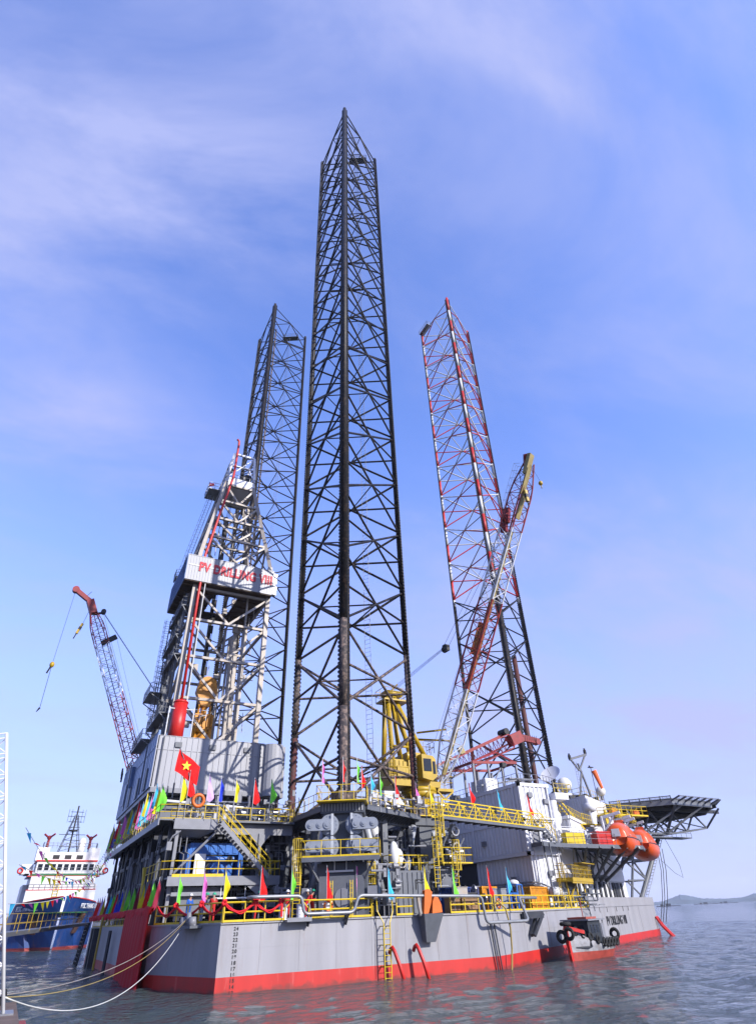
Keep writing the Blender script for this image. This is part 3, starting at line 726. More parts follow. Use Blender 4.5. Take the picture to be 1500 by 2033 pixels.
for i in range(8): mb.obox(((pts[i][0]+pts[i+1][0])/2, (pts[i][1]+pts[i+1][1])/2), V((pts[i+1][0]-pts[i][0], pts[i+1][1]-pts[i][1], 0)).normalized(), V((pts[i][1]-pts[i+1][1], pts[i+1][0]-pts[i][0], 0)).normalized(), 0.22, 0.03, 14.6, 19.9)
mb.build('rounded_bay', gGalv, ww)
mb = MB(); mb.box(-16.5, -2.6, -9.4, 14.7, 15.01, 15.1); mb.box(-16.5,-2.7,-9.3,14.6,19.3,19.4); mb.build('floor_plate', gMid, ww)
mb = MB(); mb.box(-16.75, -16.66, 9.5, 10.7, 16.0, 18.4); mb.bar((-16.7,5,17.2),(-16.7,5,19.6),0.06,0.5); mb.build('hatch', gGalvShade, ww)
mb = MB(); 
for k in range(3): mb.tube((-17.0,14.6+k*.5,19.5+.5*k),(-17.0,14.6+k*.5,20.6+.4*k),0.12,6)
rail(mb, [(-16.6,14.5,20.4),(-16.6,9.5,20.4)], 1.0, 0.9, 0.03); mb.build('deck_gear', gBlack, ww)

# ================================================================ DERRICK
dk = thing('derrick', 'tall grey lattice drilling derrick rising from the silver cladding', 'derrick', (-10, -1, 19.4))
XL, XR, YF, YB = -14.95, -5.15, -6.0, 4.0
def rect(z):
    if z <= 44.5: return XL, XR, YF, YB
    t = min(1, (z-44.5)/(58.5-44.5)); f = lambda a, b: a*(1-t)+b*t
    return f(XL, -12.7), f(XR, -8.5), f(YF, -4.6), f(YB, 0.6)
cor = lambda z: [V((rect(z)[i], rect(z)[2+j], z)) for i, j in ((0,0),(1,0),(1,1),(0,1))]
legs_ = [MB() for _ in range(4)]
for i in range(4):
    legs_[i].bar(cor(19.4)[i], cor(44.5)[i], 0.55, 0.55); legs_[i].bar(cor(44.5)[i], cor(58.5)[i], 0.5, 0.5); legs_[i].build('leg', gBeige, dk)
levs = [20.2, 25.2, 30.2, 35.0, 39.4, 44.2, 47.8, 51.2, 54.6, 58.0]
for k in range(len(levs)-1):
    z0, z1 = levs[k], levs[k+1]; c0, c1 = cor(z0), cor(z1); mb = MB()
    for i in range(4):
        j = (i+1) % 4; mid = (c1[i]+c1[j])/2; mlo = (c0[i]+c0[j])/2
        mb.bar(c1[i], c1[j], 0.34, 0.30)
        if i == 1 and k < 5: continue
        if i == 3 and k in (2, 3): mb.bar(c0[i], mid, 0.2); continue
        mb.bar(c1[i], mlo, 0.26); mb.bar(c1[j], mlo, 0.26)
    if k not in (4, ): mb.build('bracing', gBeige, dk)
# aft V door side and interior gear: guide rails, standpipes, inner ladders
mb = MB()
mb.bar((-10.6, 3.2, 20), (-10.6, 2.6, 57), 0.35, 0.5); mb.bar((-12.4, 3.0, 20), (-12.2, 2.0, 56), 0.2)
for z in range(21, 57, 2): mb.box(-10.95, -10.25, 2.1, 2.3, z, z+1.1)
mb.build('guide_rail', gBlack, dk)
mb = MB()
for x, y in ((-13.6,-4.8),(-7.6,-5.0)): mb.tube((x, y, 20), (x, y, 54 if x < -10 else 40), 0.13, 6)
mb.tube((-8.5, 2, 19.8), (-8.5, 2, 38), 0.2, 8); mb.tube((-7.6, 2.8, 19.8), (-7.6, 2.8, 37), 0.16, 8); mb.bar((-6.4,1.5,19.8),(-6.9,1.5,34),0.5); mb.bar((-7.4,0.5,19.8),(-7.8,.5,36),0.45); mb.bar((-6.6,3.0,19.8),(-6.9,2.8,38),0.5)
mb.build('standpipe', gBeige, dk)
mb = MB()
for dx_ in (0, .35, .7): mb.tube((-11.6+dx_, -1+dx_, 27), (-11.2+dx_*.5, -1.4, 60), 0.035, 4)
mb.build('drill_line', gBlack, dk)
mb = MB()   # dense clutter on the stern face: ladders, cable trays, drains
for y, z1 in ((-4.6, 50), (-3.4, 41), (-1.6, 44), (0.6, 47), (2.2, 41), (3.2, 52)):
    dx_ = 0.6
    mb.bar((-15.5, y, 20), (-15.5, y, min(z1, 39)), 0.14, 0.3)
mb.build('cable_tray', gMid, dk)
for y, z0, z1 in ((3.6, 24, 38.5), (1.2, 21, 31), (-5.4, 40, 44)):
    mb = MB(); ladder(mb, (-15.9, y, z0), (-15.9, y, z1), 0.55, (0,1,0), 0.04, 0.35, 0.025)
    z = z0+1.5
    while z < z1:
        mb.path([V((-15.9, y-.35, z)), V((-16.4, y-.4, z)), V((-16.7, y, z)), V((-16.4, y+.4, z)), V((-15.9, y+.35, z))], 0.025, 4); z += 0.7
    for q in (-.4, 0, .4): mb.tube((-16.45-.2*(q==0), y+q, z0+1.5), (-16.45-.2*(q==0), y+q, z1), 0.02, 4)
    mb.build('cage_ladder', gMid, dk)
mb = MB()   # upper cage ladder follows the taper
c0, c1 = cor(45.0)[3] + V((-.7, -1, 0)), cor(58)[3] + V((-.8, -1.2, 0)); ladder(mb, c0, c1, 0.55, (0,1,0), 0.035, 0.35, 0.022)
for i in range(17):
    p = c0.lerp(c1, i/16); mb.path([p+V((0,-.35,0)), p+V((-.5,-.4,0)), p+V((-.8,0,0)), p+V((-.5,.4,0)), p+V((0,.35,0))], 0.022, 4)
for q in (-.4, 0, .4): mb.tube(c0+V((-.5-.3*(q==0), q, 0)), c1+V((-.5-.3*(q==0), q, 0)), 0.02, 4)
mb.build('cage_ladder', gSteel, dk)
for z, y0, y1, o_ in ((27.5, 0.5, 5.5, 2.0), (33.2, -5, 4, 0.9), (23.5, -5.5, 3.5, 1.2), (45.0, 2.5, 4.3, 1.3), (37.0, -5.5, 3.0, .8), (30.4, -5.8, 2.0, .8), (21.3, -2, 5.5, 2.2)):
    mb = MB(); mb.box(-15.2-o_, -15.2, y0, y1, z-0.1, z); rail(mb, [(-15.2, y0, z), (-15.2-o_, y0, z), (-15.2-o_, y1, z), (-15.2, y1, z)], 1.1, 0.7, 0.03)
    for y in (y0, y1): mb.bar((-15.2-o_, y, z-.1), (-15.2, y, z-1.3), 0.1)
    mb.build('side_platform', gMid, dk)
rnd = random.Random(12); mb = MB()
for i in range(98):      # racks, hoses and lights hung inside the tower
    z = rnd.uniform(20, 57); X_0, X_1, Y_0, Y_1 = rect(z); x = rnd.uniform(X_0+.5, X_1-.5); y = rnd.uniform(Y_0+1.5, Y_1-.3); l = rnd.uniform(.5, 3.0)
    q = rnd.random()
    if q < .5: mb.tube((x,y,z),(x+rnd.uniform(-.2,.2),y,z+l),rnd.uniform(.03,.10),5)
    elif q < .75: mb.tube((x,y,z),(x+rnd.uniform(-2,2),y+rnd.uniform(-1,1),z+rnd.uniform(-.4,.4)),.07,5)
    else: mb.box(x,x+rnd.uniform(.3,.9),y,y+.4,z,z+rnd.uniform(.3,1.1))
mb.build('tower_fitting', gBeige, dk)
rnd = random.Random(11); mb = MB()
for i in range(90):
    y = rnd.uniform(-5.6, 3.8); z = rnd.uniform(20, 43); l = rnd.uniform(0.4, 2.4); x = -15.3 - rnd.uniform(0, 0.5)
    if rnd.random() < .55: mb.tube((x, y, z), (x, y, z+l), rnd.uniform(.03, .09), 5)
    else: mb.box(x-.15, x+.1, y, y+rnd.uniform(.2, .7), z, z+rnd.uniform(.15, .5))
mb.build('derrick_clutter', mat('mixed rusty pipework', (0.20, 0.18, 0.16), 0.6, var=0.5, scale=4, rust=0.8, rcol=(0.20, 0.12, 0.06)), dk)
mb = MB(); mb.box(-14.6,-5.5,3.3,3.7,31,36); 
# monkey board with lettering
mbd = thing('monkey_board', 'silver ribbed derrick platform wall with red rig name lettering', 'platform', (-10.7, -2, 39.8))
X0, X1, Y0, Y1, Z0, Z1 = -16.5, -4.9, -7.0, 4.0, 39.8, 43.5
def clad2(name, a, b, nrm, m):
    mb = MB(); aa = V((*a, 0)); bb = V((*b, 0)); nn = V((*nrm, 0)); L_ = (bb-aa).length; d = (bb-aa).normalized(); n = round(L_/0.36)
    mb.obox((aa+bb)/2, d, nn, L_/2, 0.04, Z0, Z1)
    for i in range(n+1): mb.obox(aa.lerp(bb, i/n)+nn*.06, d, nn, 0.03, 0.022, Z0, Z1)
    for z in (Z0+.05, Z1-.05): mb.bar(aa+nn*.06+YR(z), bb+nn*.06+YR(z), 0.05, 0.08)
    mb.build(name, m, mbd)
clad2('port_wall', (X0, Y0), (X1, Y0), (0, -1), gGalv); clad2('stern_wall', (X0, Y1), (X0, Y0), (-1, 0), gGalvShade)
clad2('forward_wall', (X1, Y0), (X1, Y1), (1, 0), gGalv)
mb = MB()
mb.box(X0, -12.0, Y0, Y1, Z0-.12, Z0+.0); mb.box(-8.8, X1, Y0, Y1, Z0-.12, Z0); mb.box(-12, -8.8, Y0, -4.4, Z0-.12, Z0); mb.box(-12,-8.8,1.5,Y1,Z0-.12,Z0)
for y in (-6,-4,-2,0,2): mb.bar((X0,y,Z0-.22),(-12,y,Z0-.22),.12,.2); mb.bar((-8.8,y,Z0-.22),(X1,y,Z0-.22),.12,.2)
for i in range(14): mb.bar((-15.8,-6.4+i*.45,Z0+.9),(-12.2,-6.4+i*.45,Z0+.9),.08,.1); mb.bar((-8.6,-6.4+i*.45,Z0+.9),(-5.6,-6.4+i*.45,Z0+.9),.08,.1)
mb.build('floor', mat('brown board floor', (0.10, 0.065, 0.045), 0.7, var=0.3), mbd)
MB().box(-16.3, -5.3, Y0-.10, Y0-.085, 41.92, 42.05).build('white_stripe', gWhiteB, mbd)
gLet = mat('red lettering', (0.62, 0.03, 0.05), 0.6)
text('rig_name', 'PV DRILLING VIII', 1.8, (-15.0, Y0-0.12, 41.3), (1,0,0), (0,0,1), gLet, mbd, 0.01, bold=0.075, gap=1.08, fit=9.9)
mb = MB(); mb.tube((-4.5, -6.5, 41), (-4.5, -6.5, 43), 0.22, 8); mb.box(-4.8,-4.3,-6.9,-6.2,40,43.2); mb.build('side_box', gSteel, mbd)
# crown
mb = MB(); a = cor(58.4)
for i in range(4): mb.bar(a[i]+V((0,0,.3)), a[(i+1) % 4]+V((0,0,.3)), 0.3, 1.5)
mb.box(-12.7, -8.5, -4.6, .6, 58.3, 58.5); CB = mb.build('crown_platform', gWhite, dk)
mb = MB(); b_ = [V((-12.9,-4.8,59.0)), V((-8.3,-4.8,59.0)), V((-8.3,.8,59.0)), V((-12.9,.8,59.0))]; rail(mb, b_, 1.1, 1.0, 0.04, closed=True)
mb.box(-14.6, -12.8, -1.5, 1.6, 58.9, 59.0); rail(mb, [(-12.9,-1.5,59),(-14.6,-1.5,59),(-14.6,1.6,59),(-12.9,1.6,59)], 1.1, 0.8, 0.04); mb.build('crown_railing', gSteel, CB)
mb = MB(); tp4 = [V((-11.8,-3.6,65.2)), V((-8.6,-3.6,65.2)), V((-8.6,-.6,65.2)), V((-11.8,-.6,65.2))]
for i in range(4):
    mb.bar(a[i]+V((0,0,1)), tp4[i], 0.32); mb.bar(tp4[i], tp4[(i+1) % 4], 0.28); mb.bar(a[i].lerp(tp4[i],.6), a[(i+1) % 4].lerp(tp4[(i+1) % 4],.6), 0.14); mb.bar(a[i]+V((0,0,1)), tp4[(i+1)%4], 0.12)
mb.build('gin_pole_frame', gWhite, CB)
mb = MB()
for x in (-11.4,-11,-10.6,-10.2,-9.8): mb.disc((x,-2.1,60.2),(1,0,0),1.0,.22,18)
mb.disc((-9.2,-3,61.4),(0,1,0),.7,.3,16); mb.disc((-12,-2.5,62.6),(0,1,0),.5,.25,14); mb.build('crown_sheave', gBlack, CB)
# top drive
td = thing('top_drive', 'orange top drive and travelling block hanging inside the derrick', 'top drive', (-10.6, -1, 22))
mb = MB(); mb.add([(-11.6,-1.5,29.2),(-9.6,-1.5,29.2),(-9.3,-1.5,27.6),(-10.1,-1.5,25.8),(-11.1,-1.5,25.8),(-11.9,-1.5,27.6),(-11.6,-.5,29.2),(-9.6,-.5,29.2),(-9.3,-.5,27.6),(-10.1,-.5,25.8),(-11.1,-.5,25.8),(-11.9,-.5,27.6)],
    [(5,4,3,2,1,0),(6,7,8,9,10,11)]+[(i,(i+1)%6,6+(i+1)%6,6+i) for i in range(6)]); mb.disc((-10.6,-1,28.6),(0,1,0),1.0,1.1,20)
mb.build('travelling_block', gAmber, td)
mb = MB(); mb.tube((-11.3,-1.3,26),(-11.3,-1.3,23),.13,6); mb.tube((-9.9,-1.3,26),(-9.9,-1.3,23),.13,6); mb.tube((-10.6,-1,25.9),(-10.6,-1,24.5),.35,10)
mb.box(-11.7,-9.5,-1.8,-.2,23.0,24.8); mb.tube((-10.6,-1.2,23),(-10.6,-1.2,20.5),.75,12); mb.tube((-11.5,-1.5,24.6),(-11.5,-1.5,20.5),.3,8); mb.tube((-9.7,-1.5,24.6),(-9.7,-1.5,20.9),.3,8)
mb.torus((-10.6,-1.2,22.6),(0,0,1),.85,.1,14,6); mb.torus((-10.6,-1.2,21.6),(0,0,1),.85,.1,14,6)
for k in range(5): mb.box(-11.75+.5*k,-11.55+.5*k,-2.0,-1.8,23.2,24.6)
mb.build('motor_body', gAmber, td)
# red vessel with long vent
gs = thing('gas_separator', 'tall red vessel with a thin red vent pipe climbing the derrick', 'vessel', (-14.5, -7.2, 20))
mb = MB(); mb.tube((-14.5,-7.2,19.6),(-14.5,-7.2,24.2),0.78,20); mb.torus((-14.5,-7.2,24.2),(0,0,1),.74,.1,20,8); mb.sphere((-14.5,-7.2,24.2),.76,18,8,.5); mb.build('vessel', gRed2, gs, True)
mb = MB(); mb.path([(-14.5,-7.2,24.4),(-14.5,-6.9,38.5),(-14.4,-6.75,44.0),(-13.2,-6.5,51.7),(-12.1,-6.2,58.4),(-12.0,-6.0,60),(-11.9,-5.9,65.2),(-11.95,-6.0,65.9),(-12.3,-6.1,66.1)], .17, 8)
mb.build('vent_pipe', gRed2, gs, True)
mb = MB()
for x in (-15.7,-13.0): mb.tube((x,-7.6,19.9),(x,-7.6,23.6),.07,6)
mb.tube((-15.7,-7.6,23.4),(-13,-7.6,23.4),.06,6); rail(mb, [(-13,-7.6,22.4),(-11.6,-7.6,22.4)], 1.1, .7, .035); mb.tube((-13.9,-7.3,24),(-13.9,-7.2,39.5),.06,6); mb.build('support_frame', gWhiteB, gs)

def clutter(name, parent, x0, x1, y0, y1, z0, z1, n, seed, m, box=.4):
    rnd = random.Random(seed); mb = MB()
    for k in range(n):
        x = rnd.uniform(x0,x1); y = rnd.uniform(y0,y1); z = rnd.uniform(z0,z1); q = rnd.random()
        if q < .3: mb.tube((x,y,z),(x,y,min(z1,z+rnd.uniform(.4,2.5))),rnd.uniform(.025,.08),6)
        elif q < .5: mb.tube((x,y,z),(min(x1,x+rnd.uniform(.6,3.5)),y,z),rnd.uniform(.03,.09),6)
        elif q < .6: r_ = rnd.uniform(.12,.3); mb.tube((x,y,z),(x+rnd.uniform(.1,.5),y,z),r_,12); mb.disc((x,y,z),(1,0,0),r_*1.3,.06,12)
        elif q < .7: mb.path([(x,y,z),(x+.4,y,z),(x+.55,y,z-.15),(x+.55,y,z-rnd.uniform(.5,1.2))],.05,6)
        elif q < .8: mb.bar((x,y,z),(x+rnd.uniform(.5,1),y,z),.1,.05)
        else: w_ = rnd.uniform(.15,box); mb.box(x,x+w_,y,y+w_*.6,z,z+rnd.uniform(.2,box*1.6))
    return mb.build(name, m, parent)
jh = [o for o in bpy.data.objects if o.name == 'jack_house'][0]
clutter('service_piping', jh, -3.0, 6.8, -28.0, -21.5, 11.5, 12.6, 70, 31, gSteel, .5)
clutter('valve_set', jh, -1.6, 6.0, -25.5, -22.0, 6.2, 10.2, 45, 32, gGrey, .5)
clutter('cable_box', jh, -2.4, 6.4, -27.0, -20, 3.9, 7, 60, 33, gPipe, .6)
clutter('deck_fitting', gp, -2.4, 1.0, -28.6, -26.8, 3.8, 7.2, 45, 34, gGrey, .45)
clutter('service_piping', cant, -14.8, -4.0, -19.0, -16.0, 3.9, 6.4, 70, 35, gPipe, .5)
clutter('service_piping', cant, -8.6, -4.0, -18.6, -15.2, 7.0, 10.4, 40, 36, gGrey, .4)
clutter('service_piping', cant, -14.8, -9.0, -15.6, -15.1, 9.3, 10.4, 20, 40, gGrey, .3)
clutter('deck_fitting', cant, -14.8, -3.0, -18.5, -12.0, 11.0, 13.6, 90, 37, gGrey, .5)
clutter('side_fitting', cant, -16.3, -15.8, -19, 14, 4.0, 14.2, 55, 38, gMid, .5)
clutter('deck_fitting', cant, -7.5, -3.9, -24.5, -19.5, 3.8, 6.2, 50, 39, gGrey, .5)

mb = MB()
for y in (-6.5, -1.0, 4.5): mb.box(-16.72,-16.62,y,y+1.0,15.2,17.3)
mb.build('door', gMid, ww)
mb = MB()
for x in (-14.8,-11.2,-7.4):
    mb.box(x,x+.7,-9.68,-9.55,18.9,19.4)
mb.build('vent', gMid, ww)
mb = MB(); mb.tube((-16.0,-9.75,15.2),(-16.0,-9.75,19.9),.05,6); mb.tube((-5.6,-9.75,15.2),(-5.6,-9.75,19.9),.06,6); mb.tube((-16.8,-4,15.1),(-16.8,-4,20.2),.06,6); mb.tube((-16.8,7.5,15.1),(-16.8,7.5,20.2),.06,6); mb.build('drain_pipe', gMid, ww)
# ================================================================ AFT PLATFORMS AND STAIRS
pf = thing('upper_platform', 'upper grey platform with yellow rail below the silver cladding', 'platform', (-10, -18, 10.9))
mb = MB(); mb.box(-15.5, -5.0, -20, -9.5, 10.75, 10.9); mb.box(-15.7, -15.4, -20, 16, 10.7, 10.9); mb.box(-16.8, -15.5, -20, 16, 10.78, 10.9)
mb.build('deck_plate', gMid, pf)
mb = MB(); mb.box(-15.6, -12.0, -20.12, -20.0, 10.15, 10.95); mb.box(-12.0, -5.0, -19.4, -19.28, 9.9, 10.7); mb.box(-16.9, -16.8, -20.1, 16, 10.4, 10.92)
mb.add([(-15.5,-20,10.15),(-12,-20,10.15),(-13,-19,9.7),(-14.8,-19,9.7),(-15.5,-17,10.15),(-12,-17,10.15),(-13,-18,9.7),(-14.8,-18,9.7)], [(0,1,2,3),(7,6,5,4),(0,3,7,4),(1,5,6,2),(3,2,6,7)])
mb.build('fascia', gGrey, pf)
mb = MB(); rail(mb, [(-12.0,-20,10.9),(-15.5,-20,10.9),(-16.8,-19.5,10.9),(-16.8,16,10.9)], 1.15, 1.3, 0.035, toe=0.1); rail(mb, [(-10.3,-19.3,10.9),(-5.0,-19.3,10.9)], 1.15, 1.3, 0.035, toe=0.1)
rail(mb, [(-5.2,-19.3,10.9),(-5.2,-12,10.9)], 1.1, 1.2, .03); rail(mb, [(-15.5,-17.5,10.9),(-10.5,-17.5,10.9)], 1.1, 1.3, .03)
mb.build('railing', gYel, pf)
mb = MB()
mb.bar((-15.2,-19.8,DK),(-15.2,-19.8,10.2),0.26); mb.bar((-8.0,-19.5,DK),(-8.0,-19.5,10.0),0.26); mb.tube((-15.1,-19.9,7.0),(-11.9,-19.9,10.1),0.10,6)
mb.tube((-15.1,-19.8,6.4),(-13.2,-19.8,4.2),0.10,6); mb.add([(-8.9,-19.5,9.95),(-7.1,-19.5,9.95),(-7.85,-19.5,9.0),(-8.15,-19.5,9.0),(-8.9,-19.4,9.95),(-7.1,-19.4,9.95),(-7.85,-19.4,9.0),(-8.15,-19.4,9.0)], [(0,3,2,1),(4,5,6,7),(0,1,5,4),(1,2,6,5),(2,3,7,6),(3,0,4,7)])
mb.build('post', gGrey, pf)
mb = MB(); mb.path([(-15.0,-20.2,10),(-15.6,-20.2,9.6),(-15.9,-20.1,8.9)],.06,6); mb.box(-15.95,-15.55,-20.3,-20.1,8.6,9.2)
for x in (-14.7,-14.2): mb.path([(x,-19.2,9.8),(x,-19.2,8.6),(x+.4,-19.2,8.4),(x+.4,-19.2,7.0)],.05,6)
for z in (9.6,9.2,8.7): mb.tube((-14.6,-17.2,z),(-8,-17.2,z),.05,5)
mb.build('pipework', gGrey, pf)
mp2 = thing('mid_platform', 'lower grey platform with yellow rail in front of the blue pump unit', 'platform', (-11, -18, 6.8))
mb = MB(); mb.box(-15.6, -6.4, -20.6, -12, 6.62, 6.75); mb.build('deck_plate', gMid, mp2)
mb = MB(); mb.box(-15.6, -6.4, -20.72, -20.6, 6.15, 6.8); mb.box(-15.1, -11, -20.4, -20.2, 5.5, 5.75); mb.add([(-9.2,-20.6,6.15),(-7.2,-20.6,6.15),(-8.0,-20.6,5.3),(-9.2,-20.5,6.15),(-7.2,-20.5,6.15),(-8.0,-20.5,5.3)],[(0,2,1),(3,4,5),(0,1,4,3),(1,2,5,4),(2,0,3,5)])
mb.build('fascia', gGrey, mp2)
mb = MB(); rail(mb, [(-16.1,-13,6.75),(-16.1,-20.0,6.75),(-15.2,-20.6,6.75),(-6.4,-20.6,6.75),(-6.4,-18,6.75)], 1.2, 1.6, 0.035)
mb.bar((-15.3,-20.7,6.85),(-11.2,-20.7,6.85),.05,.2); mb.build('railing', gYel, mp2)
mb = MB(); mb.box(-11.8,-8.6,-20.5,-20.3,5.25,5.35); 
for x in (-11.2,-9.2): mb.bar((x,-20.4,5.4),(x,-20.4,6.2),.05)
mb.build('striplight', gWhiteB, mp2)
st = thing('staircase', 'grey steel stair with yellow handrails between the two platforms', 'stair', (-10, -21, 6.8))
A_, B_ = V((-12.0,-21.0,10.75)), V((-7.6,-21.0,6.85)); mb = MB()
for y in (-21.4, -20.3): mb.bar((A_.x,y,A_.z-.2),(B_.x,y,B_.z-.2), 0.06, 0.34)
mb.build('stringer', gGrey, st)
for i in range(17):
    p = A_.lerp(B_, (i+.5)/17); MB().box(p.x-.14, p.x+.16, -21.36, -20.34, p.z-.16, p.z-.12).build('tread', gSteel, st)
mb = MB()
for y in (-21.42, -20.28):
    for h in (.55, 1.1): mb.tube((A_.x,y,A_.z+h),(B_.x,y,B_.z+h),.035,6)
    for i in range(6): p = A_.lerp(B_, i/5); mb.tube((p.x,y,p.z-.1),(p.x,y,p.z+1.1),.03,5)
    mb.tube((B_.x,y,B_.z+1.1),(B_.x+.15,y,B_.z),.035,6)
mb.build('handrail', gYel, st)
# blue pump skid
bp_ = thing('pump_skid', 'bright blue pump unit standing on the lower platform', 'pump', (-11, -16, 6.75))
mb = MB(); mb.box(-13.6,-9.0,-18.2,-15.2,8.5,9.35); mb.box(-13.8,-13.4,-18.3,-15,6.75,8.9); mb.box(-9.4,-9.0,-18.3,-15,6.75,8.9); mb.box(-12.8,-9.8,-18.0,-15.4,6.75,7.95)
mb.tube((-12.8,-18.2,8.15),(-9.8,-18.2,8.15),.22,10); mb.tube((-11.3,-18.3,7.5),(-11.3,-16,7.5),.45,14)
for k in range(6): mb.box(-13.2+.65*k,-12.85+.65*k,-18.26,-18.2,8.6,9.25)
mb.build('frame', gBlue, bp_)
mb = MB()
for k in range(7): mb.tube((-13.2+.6*k,-17.8,9.3),(-13.2+.6*k,-17.8,9.9),.10,8)
mb.disc((-10.2,-18.45,8.15),(0,1,0),.25,.1,12); mb.box(-12.3,-10.8,-18.1,-17.9,8.05,8.5); mb.build('valve', gBlack, bp_)
mb = MB(); mb.box(-13.25,-12.35,-18.75,-18.6,6.75,8.5); mb.build('door_panel', gWhite, bp_)
dk2 = thing('mud_tank', 'grey tank with sloped bottom under the lower platform', 'tank', (-13, -19, DK))
mb = MB(); mb.add([(-15,-20,6.1),(-11,-20,6.1),(-11.6,-20,4.3),(-14,-20,4.3),(-15,-17,6.1),(-11,-17,6.1),(-11.6,-17,4.3),(-14,-17,4.3)],[(0,1,2,3)[::-1],(4,5,6,7),(0,1,5,4),(1,2,6,5),(2,3,7,6),(3,0,4,7)]); mb.build('tank', gMid, dk2)
# clutter under platforms: drums, valves, cabinets on the main deck
def drum(x, y, z, r, h, m, label, cat='drum'):
    mb = MB(); mb.tube((x,y,z),(x,y,z+h),r,14)
    for q in (.02, h/3, 2*h/3, h-.02): mb.torus((x,y,z+q),(0,0,1),r,.02,14,5)
    return tag(mb.build('drum', m, loc=(x,y,z)), label, cat)
drum(-8.9,-28.9,DK,.29,.9,gWhite,'white drum at the left of the rail gap near the bent pipe')
drum(-7.6,-28.9,DK,.29,.9,gWhite,'white drum at the right of the rail gap near the bent pipe')
# ================================================================ DECK EDGE RAILS
def fence(name, label, pts, m=gYel, h=1.1, sp=1.5, toe=.12, r=.05):
    t = thing(name, label, 'railing', tuple(pts[0])); mb = MB(); rail(mb, pts, h, sp, r, toe=0); mb.build('rail', m, t); 
    mb = MB()
    for a, b in zip(pts, pts[1:]): mb.bar(V(a)+YR(.07), V(b)+YR(.07), .03, .12)
    mb.build('kick_plate', m, t); return t
e = lambda x, z=DK: (x, -29.35 - (x+13.3)*0.018, z)
fence('guard_rail', 'yellow guard rail over the dark angled stern corner', [(-16.2,-21.6,DK),(-13.25,-29.3,DK)], sp=1.3)
fence('guard_rail', 'yellow guard rail hung with red bunting above the draft numbers', [e(-13.2), e(-9.0)])
fence('guard_rail', 'yellow guard rail between the rail gap and the hull ladder', [e(-7.2), e(-2.3)])
fence('guard_rail', 'short yellow guard rail right of the hull ladder', [e(-0.2), e(1.2)])
fence('guard_rail', 'yellow guard rail between the orange anchors and the knuckle', [e(4.6), (8.7,-29.6,DK)])
fence('guard_rail', 'yellow guard rail in front of the orange and blue cargo', [tuple(tp(0.3,0,DK)), tuple(tp(17,0,DK))])
fence('guard_rail', 'yellow guard rail beside the white rolls near the bow', [tuple(tp(17.4,0,DK)), tuple(tp(24.6,0,DK))], sp=0.9)
fence('guard_rail', 'yellow guard rail along the shaded stern', [(-16.2,-7.5,DK),(-16.2,21.0,DK)], sp=1.2)
# tray in the rail gap
mb = MB(); y0 = -29.4; mb.box(-9.0,-7.2,-30.0,-29.4,DK-.12,DK+.02); mb.box(-9.0,-7.2,-30.06,-30.0,DK-.12,DK+.12); mb.bar((-9.0,-29.4,4.75),(-9.0,-30,3.75),.05); mb.bar((-7.2,-29.4,4.75),(-7.2,-30,3.75),.05)
tag(mb.build('roller_tray', gGrey, loc=(-8.1,-29.6,DK)), 'shallow grey tray in the rail gap carrying two white drums', 'tray')
mb = MB(); rail(mb, [e(-9.0, DK+.02), e(-7.2, DK+.02)], 1.1, 1.8, .035, rails=(1.1,)); mb.bar(V(e(-9.0))+YR(.6), V(e(-8.5))+YR(1.1), .05); mb.bar(V(e(-7.2))+YR(.6), V(e(-7.7))+YR(1.1), .05)
tag(mb.build('gap_rail', gYel, loc=(-8.1,-29.5,DK)), 'single yellow top bar bridging the gap above the drums', 'railing')
# outboard grey pipes
def opipe(label, pts, r=.11):
    P = [V(p) for p in pts]; out_ = [P[0]]
    for i in range(1, len(P)-1):
        a, b, c = P[i-1], P[i], P[i+1]; ra = min(.35, (b-a).length*.4); rb = min(.35, (c-b).length*.4)
        p0 = b + (a-b).normalized()*ra; p1 = b + (c-b).normalized()*rb
        for k in range(6):
            t = k/5; out_.append(p0*(1-t)**2 + b*2*t*(1-t) + p1*t**2)
    out_.append(P[-1]); mb = MB(); mb.path(out_, r, 9); return tag(mb.build('outboard_pipe', gPipe, smooth=True, loc=tuple(P[0])), label, 'pipe')
opipe('bent grey pipe dipping below the rail left of the hull ladder', [(-11.6,-29.2,5.05),(-11.5,-30.0,5.05),(-8.0,-30.0,5.05),(-7.8,-30.05,4.0),(-4.0,-30.1,4.0),(-3.6,-30.1,5.0),(7.3,-30.15,4.75),(7.5,-30.2,3.0),(11.9,-30.0,3.0),(12.0,-29.0,4.6),(16.0,-26.5,4.6)])
mb = MB()
for x in (-7.3,-4.4): mb.bar((x,-29.6,3.3),(x,-30.05,3.95),.08,.12); mb.bar((x,-29.45,3.3),(x,-29.6,4.0),.1,.08)
tag(mb.build('pipe_bracket', gDark, loc=(-6,-29.8,3.6)), 'pair of small dark brackets under the bent grey pipe', 'bracket')
